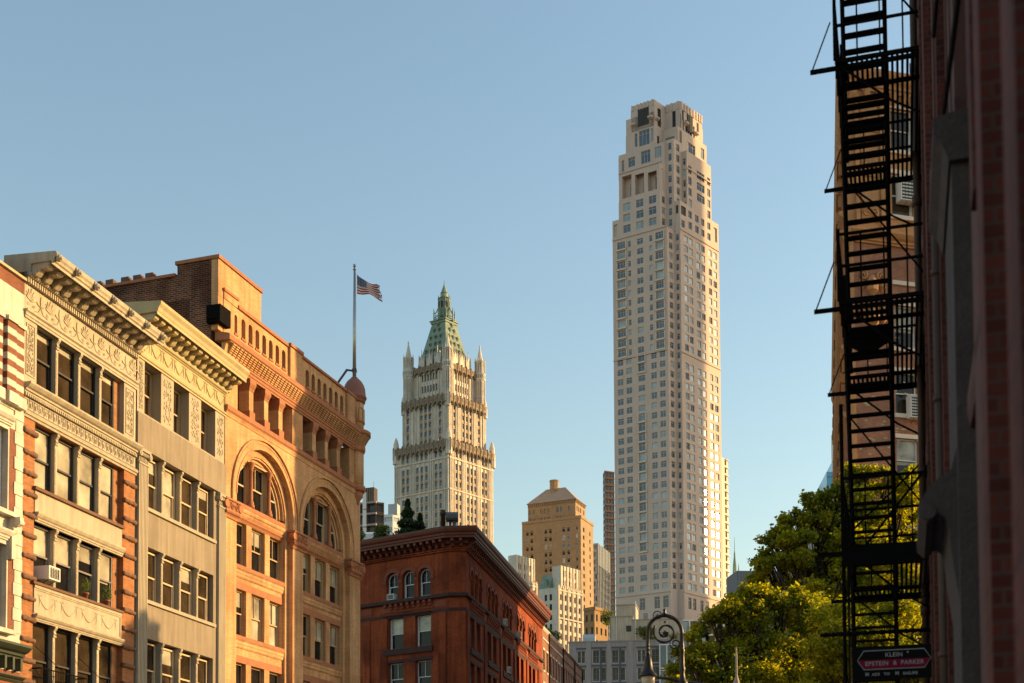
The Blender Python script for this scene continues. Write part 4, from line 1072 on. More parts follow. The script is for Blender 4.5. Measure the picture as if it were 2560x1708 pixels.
tag(b.build('window_railing', M['black_iron'], None, FB.P(2, .3, 7.9)), 'black iron railing across the lowest windows of the cream house', 'railing')

# roof plants and vents on E
def conifer(loc, h, r, label):
    t = thing('conifer_tree', label, 'tree', loc); V = []; Fc = []
    for i in range(1900):
        s = rng.uniform(0, 1) ** .7; z = h * (.08 + .92 * (1 - s)); rad = r * s * (.75 + .35 * math.sin(z * 7 + 1)); a = rng.uniform(0, 6.283)
        c = np.array([loc[0] + rad * math.cos(a) * rng.uniform(.5, 1), loc[1] + rad * math.sin(a) * rng.uniform(.5, 1), loc[2] + z - .1 * rad])
        leafy(V, Fc, c, (.14, .14, .12), 4, .12, rng)
    leaf_mesh('foliage', V, Fc, M['leaf_dark'], t, loc)
    b = MB(); b.tube([(loc[0], loc[1], loc[2]), (loc[0], loc[1], loc[2] + h * .9)], [.08, .02], 6, False); b.build('trunk', M['bark'], t)
    return t
conifer((-8.75, 111, 28.4), 3.9, 1.5, 'dark pointed conifer on the roof of the red corner building')
t_ = conifer((-7.75, 112, 28.4), 2.9, .9, 'shorter dark conifer beside the taller one on the red building roof')
def shrub(loc, rad, n, label, m='leaf_roof', size=.12):
    t = thing('roof_shrub', label, 'shrub', loc, 'roof garden shrubs'); V = []; Fc = []
    for k in range(7):
        c = (loc[0] + rng.uniform(-.6, .6) * rad[0], loc[1] + rng.uniform(-.6, .6) * rad[1], loc[2] + rad[2] * rng.uniform(.5, 1.3))
        leafy(V, Fc, c, [q * .5 for q in rad], n // 7, size, rng)
    leaf_mesh('foliage', V, Fc, M[m], t, loc); b = MB()
    for k in range(4): b.tube([(loc[0], loc[1], loc[2]), (loc[0] + rng.uniform(-.6, .6) * rad[0], loc[1], loc[2] + rad[2] * 1.3)], [.04, .01], 5, False)
    b.build('stem', M['bark'], t)
shrub((-10.6, 111, 28.5), (1.1, .9, .9), 900, 'wide green shrub beside the dark conifers on the red building roof')
shrub((-12.9, 112, 28.5), (.55, .6, .9), 420, 'loose green shrub beside the tan arched building on the far roof edge')
t = thing('roof_vent', 'slim dark capped vent pipe on the red building roof', 'vent pipe', (-5.79, 112, 28.2))
b = MB(); b.smooth = True; b.lathe((-5.79, -112), [(.19, 28.2), (.19, 31.2), (.25, 31.22), (.25, 31.45), (.2, 31.5), (.24, 31.6), (.0, 31.62)], 14); b.build('pipe', M['pipe'], t)
b = MB(); b.tube([(-5.79, 112, 30.3), (-8.3, 112.2, 28.4)], .03, 5, False); b.build('stay', M['black_iron'], t)
t = thing('roof_fan', 'silver double flue with boxy grey fan cowl on the red building roof', 'roof vent', (-5.0, 112.3, 28.2))
b = MB(); b.smooth = True; b.lathe((-5.2, -112.3), [(.14, 28.2), (.14, 30.75)], 12); b.lathe((-4.82, -112.3), [(.2, 28.2), (.2, 30.75)], 12); b.build('flue', M['steel'], t)
b = MB(); b.prof([(-.4, 30.75), (.4, 30.75), (.52, 30.9), (.52, 31.2), (.3, 31.45), (-.3, 31.45), (-.52, 31.2), (-.52, 30.9)], -5.5, -4.5); 
F_ = Frame((0, 112.3), 90); b2_ = MB(F_); b2_.prof([(-.4, 30.75), (.4, 30.75), (.52, 30.9), (.52, 31.2), (.3, 31.45), (-.3, 31.45), (-.52, 31.2), (-.52, 30.9)], -5.55, -4.5)
for u in (-5.3, -5.0, -4.75): b2_.box(u, u + .03, -.55, .55, 30.85, 31.22)
b2_.build('cowl', mat('grey_fan_metal', (.12, .11, .115), .5, .15, 4), t)
shrub((4.7, 150, 26.4), (.9, 1, 1.1), 700, 'green roof shrub at the far end of the pale brick row', size=.14)
shrub((2.4, 143.2, 26.7), (.6, .7, .7), 400, 'small dark shrub behind the cornice end of the red building')

# ------------------------------------------------------------------ street lamp and post
LX, LY = 3.905, 30.0
lp = thing('street_lamp', 'ornate dark iron street lamp with hooked arch, inner scrolls and hanging bell shade', 'street lamp', (LX, LY, 0))
b = MB(); b.smooth = True
b.lathe((LX, -LY), [(.22, 0), (.22, .3), (.16, .5), (.1, 1.0), (.07, 1.4), (.06, 5.5), (.13, 5.56), (.13, 5.62), (.075, 5.7), (.055, 5.85), (.07, 5.92), (.07, 5.97), (.056, 6.0), (.054, 6.3), (.065, 6.34), (.065, 6.38), (.05, 6.41), (.058, 6.46), (.046, 6.5), (.044, 6.75)], 16); b.build('post', M['lamp_iron'], lp)
rA = .39; cA = (LX - rA, 6.78)
b = MB(Frame((0, LY), 90)); b.smooth = True
pts = [(LX, 0, 6.7)] + [(cA[0] + rA * math.cos(R(a)), 0, cA[1] + rA * math.sin(R(a))) for a in range(0, 181, 9)] + [(LX - 2 * rA, 0, 6.55), (LX - 2 * rA, 0, 6.3)]
b.tube(pts, [.044] + [.044] * 21 + [.04, .034], 8)
b.lathe((LX - 2 * rA, 0), [(.03, 6.55), (.045, 6.5), (.03, 6.46), (.045, 6.42), (.028, 6.38), (.05, 6.3), (.03, 6.24)], 10)
b.lathe((cA[0], 0), [(.03, 7.18), (.05, 7.22), (.03, 7.26), (.045, 7.3), (.02, 7.33)], 10)
b.tube([(cA[0] - .16, 0, 7.13), (cA[0], 0, 7.19), (cA[0] + .2, 0, 7.11)], .045, 8)
b.build('arch', M['lamp_iron'], lp)
b = MB(Frame((0, LY), 90)); b.smooth = True
sp = []
for i in range(46):
    a = R(150) + 2 * math.pi * 1.62 * i / 45; r = .275 * (1 - i / 45 * .8); sp.append((cA[0] + .01 + r * math.cos(a), 0, cA[1] + .0 + r * math.sin(a)))
b.tube(sp, [.025 + .006 * math.sin(i) for i in range(46)], 6)
for i in range(0, 44, 5): p = sp[i]; b.lathe((p[0], 0), [(.0, p[2] - .035), (.032, p[2]), (.0, p[2] + .035)], 6)
for k in range(7): a = k * .9; b.tube([(cA[0] + .01, 0, cA[1] - .02), (cA[0] + .01 + .07 * math.cos(a), 0, cA[1] - .02 + .07 * math.sin(a))], [.03, .012], 5)
sp2 = []
for i in range(26):
    a = R(200) + 2 * math.pi * 1.3 * i / 25; r = .13 * (1 - i / 25 * .75); sp2.append((LX - .15 + r * math.cos(a), 0, 6.52 + r * math.sin(a)))
b.tube(sp2, .017, 6); b.tube([sp2[0], (cA[0] + .12, 0, 6.57), sp[8]], .015, 5)
b.lathe((cA[0] + .01, 0), [(.0, 6.98), (.035, 7.02), (.0, 7.06)], 7)
b.build('scroll', M['lamp_iron'], lp)
b = MB(Frame((0, LY), 90)); b.smooth = True
b.lathe((LX - 2 * rA, 0), [(.03, 6.26), (.06, 6.22), (.085, 6.16), (.1, 6.05), (.115, 5.94), (.15, 5.87), (.19, 5.83), (.2, 5.8), (.2, 5.77), (.15, 5.77)], 20); o = b.build('lamp_shade', M['lamp_iron'], lp)
b = MB(Frame((0, LY), 90)); b.smooth = True; b.lathe((LX - 2 * rA, 0), [(.15, 5.78), (.155, 5.7), (.145, 5.55), (.1, 5.42), (.0, 5.38)], 20); b.build('glass_globe', mat('amber_lamp_glass', (.55, .42, .28), .25, .2, 6, spec=.6), lp)
b = MB(Frame((0, LY), 90)); b.smooth = True
b.tube([(LX - 2 * rA + .2, 0, 5.74), (LX - .3, 0, 5.72), (LX, 0, 5.62), (LX + .35, 0, 5.6), (LX + .8, 0, 5.5)], [.03, .035, .05, .04, .03], 7); b.build('cross_arm', M['lamp_iron'], lp)
t = thing('pole', 'pale weathered post with slim pointed finial among the leaves beside the lamp', 'post', (5.83, 34, 0))
b = MB(); b.smooth = True; b.lathe((5.83, -34), [(.09, 0), (.08, 5.9), (.07, 6.2), (.03, 6.34), (.026, 6.9), (.02, 7.05), (.0, 7.1)], 12); b.build('shaft', mat('weathered_pale_metal', (.38, .31, .25), .7, .25, 5), t)
# ------------------------------------------------------------------ far towers
class Skew:
    """two street faces meeting at a near corner O; a runs back along the left face, c along the right face"""
    def __init__(s, O, aL, aR):
        s.O = np.array([O[0], O[1], 0.]); s.dL = dirv(aL); s.dR = dirv(aR); s.aL = aL; s.aR = aR
    def xy(s, a, c): p = s.O + s.dL * a + s.dR * c; return (p[0], p[1])
    def L(s, c=0.): return Frame(s.xy(0, c), s.aL + 180)      # left-hand plane at depth c: u = -a
    def Rt(s, a=0.): return Frame(s.xy(a, 0), s.aR)           # right-hand plane at depth a: u = c
    def rect(s, a0, a1, c0, c1): return [s.xy(a0, c0), s.xy(a1, c0), s.xy(a1, c1), s.xy(a0, c1)]
class WinSet:
    """windows of one far tower: the first hundred are parts, the rest one stuff part"""
    def __init__(s, parent, cap=98): s.p = parent; s.l = []; s.cap = cap
    def add(s, F, u0, u1, z0, z1, off, fm='frame_tan', gm='glass_sky', bars=1, tr=True): s.l.append((F, u0, u1, z0, z1, off, fm, gm, bars, tr))
    def done(s):
        s.l.sort(key=lambda w: w[3]); rest = {}
        for i, (F, u0, u1, z0, z1, off, fm, gm, bars, tr) in enumerate(s.l):
            d = small_window('window', u1 - u0, z1 - z0, fm, gm, bars, tr)
            if i < s.cap: place('window', d, s.p, F, (u0 + u1) / 2, off, z0)
            else: rest.setdefault(0, []).append((d, F, (u0 + u1) / 2, off, z0))
        if rest:
            V = []; Fc = []; Mi = []; mats = []
            for d, F, u, off, z in rest[0]:
                k = len(V); R_ = R(90 - F.ang) + random.uniform(-.012, .012); c, sn = math.cos(R_), math.sin(R_); p = F.P(u, off, z)
                tx = random.uniform(-.012, .012)
                for v in d.vertices: V.append((p[0] + c * v.co.x - sn * v.co.y, p[1] + sn * v.co.x + c * v.co.y + tx * v.co.z, p[2] + v.co.z))
                for q in d.polygons:
                    mm = d.materials[q.material_index]
                    if mm not in mats: mats.append(mm)
                    Fc.append([k + i for i in q.vertices]); Mi.append(mats.index(mm))
            me = bpy.data.meshes.new('window_rows'); me.from_pydata((np.array(V) - WL[s.p.name]).tolist(), [], Fc)
            for mm in mats: me.materials.append(mm)
            me.polygons.foreach_set('material_index', Mi); o = bpy.data.objects.new('window_rows', me); col.objects.link(o); o.parent = s.p; o['kind'] = 'stuff'

# --- pink granite residential tower
S3 = Skew((60.81, 480), -59, 43)
T = thing('granite_tower', 'very tall pinkish granite skyscraper with stepped crown, tallest tower in the photo', 'skyscraper', S3.xy(12, 12) + (0,))
ws = WinSet(T)
GR = M['granite']
an, cn = 2.3, 4.8
WLa, WRc = 24.9, 30.3
cw = lambda: random.choice(['glass_sky', 'glass_sky', 'glass_sky', 'glass_curtain'])
body = MB()
def tier(a0, a1, c0, c1, na, nc, z0, z1):
    """solid core set 0.5 m behind the visible faces, with a notch na x nc at the near corner"""
    k = .5
    body.prism([S3.xy(a0 + na + k, c0 + k), S3.xy(a1, c0 + k), S3.xy(a1, c1), S3.xy(a0 + k, c1), S3.xy(a0 + k, c0 + nc + k), S3.xy(a0 + na + k, c0 + nc + k)], z0, z1)
def face(Fr, u0, u1, z0, z1, wins, rev=.35, **kw):
    body.fr = Fr; body.wall(u0, u1, z0, z1, [(w_[0], w_[1], w_[2], w_[3]) for w_ in wins], rev)
    for w_ in wins:
        e = w_[4] if len(w_) > 4 else {}
        if e.get('open'): continue
        ws.add(Fr, w_[0], w_[1], w_[2], w_[3], -.25, **{'fm': 'lime_trim', 'gm': cw(), **{k: v for k, v in e.items() if k != 'bay'}})
M['lime_frame'] = M['lime_trim']
def small_window_mat(): pass
tier(0, WLa, 0, WRc, an, cn, 0, 236.6)
LF = S3.L(0); RF = S3.Rt(0); NL = S3.L(cn); NR = S3.Rt(an)
rowsU = [191.5 + 3.78 * k for k in range(12)]                     # upper floors, window sill heights
rowsL = [101.2 + 3.78 * k for k in range(24)]
wl = []
for z in rowsU:
    wl += [(-22.9, -19.5, z, z + 2.7, {'bars': 2}), (-18.4, -17.3, z, z + 2.2, {'bars': 0}), (-14.7, -12.2, z, z + 2.2), (-9.6, -8.4, z, z + 2.2, {'bars': 0}), (-6.95, -3.8, z, z + 2.7, {'bars': 2})]
for i, z in enumerate(rowsL):
    bay = 3 < i < 18 or i > 21
    wl += [(-23.3, -20.9, z, z + 2.3), (-19.6, -17.3, z, z + 2.3), (-14.6, -11.9, z, z + (2.9 if bay else 2.2), {'bars': 1}), (-9.3, -7.1, z, z + 2.3), (-5.8, -3.6, z, z + 2.3)]
for u in (-15, -9, -5.5): wl.append((u, u + 2.2, 94.2, 98.6, {'bars': 1, 'gm': 'brown_glass'}))
face(LF, -WLa, -an, 0, 237.0, wl)
wr = []
for z in rowsL[:-1] + [z for z in rowsU]:
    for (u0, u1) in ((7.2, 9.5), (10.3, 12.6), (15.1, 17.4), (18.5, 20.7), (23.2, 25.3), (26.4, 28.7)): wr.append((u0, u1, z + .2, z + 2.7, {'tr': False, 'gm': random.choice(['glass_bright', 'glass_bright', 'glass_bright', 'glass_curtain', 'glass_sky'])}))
for u in (7.3, 10.4, 15, 18.5): wr.append((u, u + 2, 94.2, 98.6, {'gm': 'brown_glass'}))
face(RF, cn, WRc, 0, 237.0, wr)
face(NR, 0, cn, 0, 237.0, [(1.3, 3.4, z, z + 2.3, {}) for z in rowsL + rowsU])
face(NL, -an, 0, 0, 240.5, [(-1.8, -.6, z, z + 2.3, {'bars': 0}) for z in rowsL + rowsU])
# upper stages: near-side outline as (a, c) points, core set half a metre behind the faces
def core(P, z0, z1, k=.5): body.prism([S3.xy(a + k, c + k) for a, c in P], z0, z1)
P2 = [(22, 26), (22, 0), (5.1, 0), (5.1, 4.3), (2.0, 4.3), (2.0, 9.5), (0, 9.5), (0, 25.5)]
core(P2, 236.6, 251.6)
core([(22, 26), (22, 2.0), (7.0, 2.0), (7.0, 4.3), (2.0, 4.3), (2.0, 9.5), (0, 9.5), (0, 25.5)], 251.6, 262); body.prism(S3.rect(.5, 12, 10, 25.5), 262, 269); body.prism(S3.rect(5.3, 21.8, .4, 4), 261.3, 262.1)
for a in (21.3, 15.95, 10.7, 5.7): body.prism(S3.rect(a - .4, a + .4, .4, 2.6), 251.6, 262)
lo = [(-20.6, -16.7, 252.4, 261.0, {'open': 1}), (-15.2, -11.5, 252.4, 260.2, {'open': 1}), (-9.9, -6.3, 252.4, 259.6, {'open': 1})]
lo2 = [(u, u + 3.0, z, z + 2.9, {'bars': 1}) for u in (-20.3, -14.9, -9.6) for z in (239.0, 243.2, 247.4)]
face(S3.L(0), -22, -5.1, 237.0, 262.3, lo + lo2, .5)
for u in (-18.0, -12.5, -7.4): ws.add(S3.L(2.5), u - .9, u + .7, 252.6, 258.5, .05, 'dark_grille', 'glass', 1, True)
face(S3.Rt(5.1), 0, 4.3, 237, 262.3, [(1.4, 3.3, z, z + 2.6, {'bars': 1}) for z in (239, 243.2, 247.4)] + [(.9, 2.4, 252.4, 260.5, {'gm': 'dark_grille', 'bars': 0, 'fm': 'dark_grille'})])
face(S3.L(4.3), -5.1, -2.0, 237, 272.4, [(-4.3, -2.9, z, z + 2.6, {'bars': 0}) for z in [239 + 4.2 * q for q in range(8)]])
face(S3.Rt(2.0), 4.3, 9.5, 237, 272.4, [(6.0, 8.0, z, z + 2.7, {}) for z in [239 + 4.2 * q for q in range(8)]])
face(S3.L(9.5), -2.0, 0, 237, 269.2, [(-1.6, -.5, z, z + 2.6, {'bars': 0}) for z in [247 + 4.2 * q for q in range(5)]])
wr2 = [(u0, u1, z, z + 2.7, {'tr': False}) for z in (239.4, 243.6) for (u0, u1) in ((10.2, 12.4), (14.6, 16.8), (18.6, 20.6), (22.6, 24.7))]
wr2 += [(10.4, 12.5, z, z + 3.0, {'tr': False}) for z in (248, 252.3, 256.6, 260.9)] + [(16, 21, z, z + 3.0, {'bars': 2}) for z in (252.3, 256.6, 261)] + [(22.8, 24.8, z, z + 3.0, {}) for z in (248, 252.3, 256.6, 261)]
face(S3.Rt(0), 9.5, 25.5, 237.0, 269.2, wr2)
# corner block beside the notch, with loggia
face(S3.Rt(0), cn, 9.5, 237.0, 248.2, [(5.4, 8.6, 243.2, 246.6, {'gm': 'dark_grille', 'fm': 'dark_grille', 'bars': 0, 'tr': False}), (5.6, 7.8, 238.4, 241.2, {})]); face(S3.L(cn), -an, 0, 240.5, 248.2, [(-1.7, -.7, 243.4, 246.6, {'gm': 'dark_grille', 'fm': 'dark_grille', 'bars': 0})])
body.prism([S3.xy(.4, cn + .4), S3.xy(5.2, cn + .4), S3.xy(5.2, 9.9), S3.xy(.4, 9.9)], 236.8, 248.1)
# shoulders
body.fr = S3.L(0); body.wall(-24.9, -22, 237, 244.8, [(-24.3, -22.8, 238.6, 243.2)], .6); body.prism(S3.rect(22.2, 24.8, .5, 12), 236.8, 244.6)
body.fr = S3.Rt(0); body.wall(25.5, 30.2, 237, 247.9, [(26.8, 29.2, 240.2, 245.8)], .6); body.prism(S3.rect(.5, 12, 25.6, 30.1), 236.8, 247.7)
# stage 3
c3 = 3.0
core([(24, 26), (24, c3), (5.1, c3), (5.1, 4.3), (2.0, 4.3), (2.0, 26)], 262, 271)
face(S3.L(c3), -24.0, -5.1, 262.3, 271.4, [(-22.8, -21.8, 264.6, 269), (-20.0, -17.2, 265.6, 269.2), (-14.6, -10.8, 265.4, 270.2, {'bars': 2}), (-8.9, -6.2, 266.0, 270.2, {'bars': 2})] + [(u, u + 3.4, 262.5, 264.2, {'gm': 'glass_curtain', 'bars': 2, 'tr': False}) for u in (-19.2, -14.4, -9.6)])
face(S3.Rt(5.1), c3, 4.3, 262.3, 271.4, [])
face(S3.Rt(2.0), 9.5, 26.0, 269.2, 278, [(14, 18.4, 270.2, 274.8, {'bars': 2}), (22, 24.4, 271.8, 276, {})])
body.prism([S3.xy(2.5, 9), S3.xy(9, 9), S3.xy(9, 26), S3.xy(2.5, 26)], 268, 277.8)
# stage 4
core([(20.8, 26), (20.8, c3), (8.9, c3), (8.9, 8.0), (2.6, 8.0), (2.6, 26)], 271, 278.4)
face(S3.L(c3), -20.8, -8.9, 271.4, 284.4, [(-17.2, -16.1, 272.8, 278, {'bars': 0}), (-15.4, -11.0, 272.4, 278.4, {'bars': 2}), (-10.4, -9.4, 272.8, 278, {'bars': 0})])
face(S3.Rt(8.9), c3, 8.0, 271.4, 279, [(4.6, 6.0, 272, 275.6, {'gm': 'dark_grille', 'fm': 'dark_grille'})]); face(S3.L(8.0), -8.9, -2.6, 271.4, 278.8, [(-7.6, -4.0, 272.2, 275.4, {'bars': 2})]); face(S3.Rt(2.6), 8.0, 10.3, 272.4, 278.8, [])
face(S3.Rt(2.6), 10.3, 24.6, 278, 284.4, [(13.0, 17.4, 278.2, 283.4, {'bars': 2}), (11.2, 12.3, 278.4, 283, {'bars': 0}), (18.1, 19.2, 278.4, 283, {'bars': 0})])
body.prism(S3.rect(3.1, 12, 10.8, 24.6), 277, 284); body.prism(S3.rect(18.4, 20.7, c3 + .5, 16), 278, 284.2)
# crown
c5 = c3
core([(18.5, 26), (18.5, c3), (8.9, c3), (8.9, 9.9), (2.6, 9.9), (2.6, 24.4)], 278.4, 288.2, .7)
dark = {'gm': 'dark_grille', 'bars': 3, 'tr': False, 'fm': 'frame_black'}
face(S3.L(c5), -18.5, -8.9, 284.4, 289, []); face(S3.L(c5), -18.5, -8.9, 278.8, 284.41, [])
face(S3.Rt(8.9), c5, 9.9, 279, 289, [(5.0, 7.2, 279.6, 286.6, dark)]); face(S3.L(9.9), -8.9, -2.6, 278.8, 289.4, [(-6.0, -4.6, 280, 286.2, dark)])
face(S3.Rt(2.6), 9.9, 24.2, 284.4, 289.2, [])
body.build('wall', GR, T)
cr = MB(S3.L(c5)); cr.box(-15.8, -11.2, 0, .05, 280.2, 286.8)
for k in range(5): u = -15.4 + k * .95; cr.box(u - .1, u + .1, 0, .14, 280.2, 286.8)
cr.fr = S3.Rt(2.6)
for (u0, u1, z0, z1) in ((10.9, 11.9, 282.4, 286.2), (14.0, 18.0, 279.6, 286.2), (20.6, 21.8, 280.6, 285.4)):
    cr.box(u0, u1, .0, .05, z0, z1)
    for k in range(3): u = u0 + (u1 - u0) * (k + .5) / 3; cr.box(u - .12, u + .12, .0, .14, z0, z1)
cr.build('crown_grille', M['dark_grille'], T)
pil = MB(S3.L(c5))
for u in (-18.2, -15.9, -14.5, -13.1, -11.7, -9.8): pil.box(u - .25, u + .45, 0, .25, 286.9, 289.15)
pil.fr = S3.Rt(2.6)
for u in (10.6, 12.6, 14.4, 16.4, 18.4, 20.4, 22.2, 23.6): pil.box(u - .3, u + .5, 0, .25, 286.2, 289.35)
pil.fr = S3.L(9.9)
for u in (-8.2, -6.4, -3.8): pil.box(u - .3, u + .5, 0, .25, 286.5, 289.5)
pil.build('crown_pilaster', GR, T)
tr = MB()
def band(F, u0, u1, z, o=.22, h=.35): tr.fr = F; tr.box(u0, u1, -.1, o, z, z + h)
for z in rowsU: 
    band(LF, -23.3, -19.2, z - .75, .5, .6); band(LF, -7.3, -3.5, z - .75, .5, .6); band(LF, -23.3, -22.95, z, .4, 2.7); band(LF, -19.45, -19.1, z, .4, 2.7); band(LF, -7.3, -7.0, z, .4, 2.7); band(LF, -3.75, -3.45, z, .4, 2.7)
for i, z in enumerate(rowsL):
    if 3 < i < 18 or i > 21: band(LF, -15.0, -11.5, z - .75, .5, .6); band(LF, -15.0, -14.65, z, .4, 2.8); band(LF, -11.85, -11.5, z, .4, 2.8)
tr.build('bay_window_trim', M['lime_trim'], T)
st_ = MB()
for z in (99.9, 190.3, 237.0, 262.2):
    st_.fr = LF; st_.box(-WLa if z < 240 else -22, -an if z < 240 else -5.1, 0, .3, z, z + .5); st_.fr = RF; st_.box(cn if z < 240 else 9.9, WRc if z < 240 else 25.5, 0, .3, z, z + .5)
st_.build('string_course', GR, T)
ln = MB()
for z in (285.0, 269.3, 247.0):
    pass
for (F, u, z) in ((S3.L(c5), -17.5, 280.6), (S3.L(c5), -10.4, 281.5), (S3.Rt(8.9), 4.0, 281), (S3.Rt(2.6), 13.2, 281), (S3.Rt(2.6), 19.4, 279.6)):
    ln.fr = F; ln.prof([(0, z), (1.2, z + .5), (1.2, z + 1.1), (0, z + 1.1)], u - .9, u + .9)
ln.build('corbel_block', GR, T)
ws.done()

# --- gothic terracotta skyscraper
SW = Skew((-26.03, 553), -58, 41)
W = thing('gothic_skyscraper', 'cream terracotta gothic skyscraper with green copper pyramid roof and corner turrets', 'skyscraper', SW.xy(14.2, 14.2) + (0,))
ws = WinSet(W)
TC = M['terracotta']; body = MB(); dk = MB(); spn = MB(); ribs = MB()
def gothic_face(F, grp, u0, u1, z0, z1, rows_, uhalf, tall=None, arched=()):
    ops = []
    for (z, h, kind) in rows_:
        for u in grp: ops.append((u - uhalf, u + uhalf, z, z + h - (uhalf if kind == 'a' else 0)) + ((uhalf,) if kind == 'a' else ()))
    body.fr = F; body.wall(u0, u1, z0, z1, ops, .5)
    for o in ops: ws.add(F, o[0], o[1], o[2], o[3] + (o[4] if len(o) > 4 else 0), -.35, 'frame_grey', 'glass_sky', 0, True)
LW, RW = SW.L(0), SW.Rt(0)
gl = [-24.0, -21.6, -16.5, -14.1, -11.7, -6.6, -4.3]
gr_ = [4.6, 6.9, 11.7, 14.0, 16.3, 21.2, 23.3]
low = [(110 + 3.75 * k, 2.3, 'r') for k in range(12)] + [(155.0, 2.6, 'a')]
low += [(160.8, 2.6, 'r'), (164.4, 2.6, 'r'), (168.0, 2.8, 'a'), (173.6, 2.8, 'a')]
gothic_face(LW, gl, -28.7, 0, 0, 178, low, .7); gothic_face(RW, gr_, 0, 28.1, 0, 178, low, .7)
body.prism(SW.rect(.8, 28.7, .8, 28.1), 0, 180)
for F, grp in ((LW, gl), (RW, gr_)):
    spn.fr = F
    for z, h, k in low:
        for u in grp: spn.box(u - .62, u + .62, -.2, .06, z - 1.25, z - .2)
    ribs.fr = F
    for u in grp:
        for s in (-1.05, 1.05): ribs.box(u + s - .12, u + s + .12, -.1, .32, 0, 177)
    for u in ([-27.5, -19.0, -9.2, -1.2] if F is LW else [1.6, 9.2, 18.8, 26.4]):
        for s in (-.9, 0, .9): ribs.box(u + s - .2, u + s + .2, -.1, .45, 0, 176.6)
    for z in (158.9, 172.4):
        ribs.box(-28.7 if F is LW else 0, 0 if F is LW else 28.1, -.1, .55, z, z + .5)
def parapet(F, u0, u1, z0, z1, n, out=1.1):
    """dark overhanging gallery: a row of little pointed arches under a flat band"""
    dk.fr = F; p = (u1 - u0) / n
    dk.box(u0, u1, -.4, out, z0 + (z1 - z0) * .45, z1)
    for k in range(n):
        a = u0 + k * p
        dk.plate([(a, z0 + (z1 - z0) * .45), (a + p, z0 + (z1 - z0) * .45), (a + p * .96, z0), (a + p * .84, z0 + .5), (a + p * .5, z0 + (z1 - z0) * .4), (a + p * .16, z0 + .5), (a + p * .04, z0)], .0, out)
        dk.box(a + p * .3, a + p * .7, out, out + .12, z0 + (z1 - z0) * .6, z1 - .3)
        dk.box(a - .12, a + .12, 0, out + .25, z0 - .4, z1 + .7)
parapet(LW, -28.7, 0, 176.0, 180.3, 12); parapet(RW, 0, 28.1, 176.0, 180.3, 12)
def pinnacle(b, a, c, z0, z1, r=1.0):
    x, y = SW.xy(a, c); b.lathe((x, -y), [(r, z0), (r, z0 + (z1 - z0) * .45), (r * 1.15, z0 + (z1 - z0) * .47), (r * .9, z0 + (z1 - z0) * .5), (r * .75, z0 + (z1 - z0) * .75), (r * .35, z0 + (z1 - z0) * .92), (0.02, z1)], 8)
pn = MB()
for a, c in ((.3, .3), (28.2, .3), (.3, 27.8), (28.2, 27.8)): pinnacle(pn, a, c, 174, 186, 1.5)
# second stage
i2 = 2.4; L2, R2 = SW.L(i2), SW.Rt(i2)
r2 = [(180.6 + 3.7 * k, 2.4, 'r') for k in range(4)] + [(195.0, 2.4, 'a')]
g2l = [-23.6, -16.4, -14.1, -11.8, -6.5]; g2r = [6.2, 11.8, 14.1, 16.4, 21.8]
gothic_face(L2, g2l, -26.1, -i2, 178, 198, r2, .72); gothic_face(R2, g2r, i2, 25.9, 178, 198, r2, .72)
body.prism(SW.rect(i2 + .8, 26.1, i2 + .8, 25.9), 178, 201)
for F, grp in ((L2, g2l), (R2, g2r)):
    spn.fr = F
    for z, h, k in r2:
        for u in grp: spn.box(u - .62, u + .62, -.2, .06, z - 1.2, z - .2)
    ribs.fr = F
    for u in grp:
        for s in (-1.05, 1.05): ribs.box(u + s - .13, u + s + .13, -.1, .32, 178, 198)
    for u in ([-25.5, -20, -9.2, -3.4] if F is L2 else [3.4, 9.0, 19.2, 25.2]):
        for s in (-.7, 0, .7): ribs.box(u + s - .2, u + s + .2, -.1, .42, 178, 197.5)
parapet(L2, -26.1, -i2, 197.0, 201.0, 10); parapet(R2, i2, 25.9, 197.0, 201.0, 10)
for a, c in ((i2, i2), (26, i2), (i2, 25.8), (26, 25.8)): pinnacle(pn, a, c, 196, 205, 1.1)
# third stage
i3 = 4.6; L3, R3 = SW.L(i3), SW.Rt(i3)
r3 = [(201.4, 1.2, 'r'), (204.6, 3.0, 'r'), (209.6, 3.2, 'a')]
g3l = [-17.7, -16.2, -14.7, -13.2, -11.7, -10.2]; g3r = [10.0, 11.5, 13.0, 14.5, 16.0, 17.5]
gothic_face(L3, g3l, -23.8, -i3, 200, 214, r3, .45); gothic_face(R3, g3r, i3, 23.6, 200, 214, r3, .45)
body.prism(SW.rect(i3 + .7, 23.8, i3 + .7, 23.6), 200, 216)
for F, grp in ((L3, g3l), (R3, g3r)):
    ribs.fr = F
    for u in grp: ribs.box(u + .62, u + .88, -.1, .3, 200, 213)
    for u in ([-21.5, -20, -18.8, -8.8, -7.4] if F is L3 else [7.2, 8.4, 18.8, 20.2]): ribs.box(u - .22, u + .22, -.1, .45, 200, 213)
parapet(L3, -21.5, -7, 212.6, 216.0, 5); parapet(R3, 7, 21.5, 212.6, 216.0, 5)
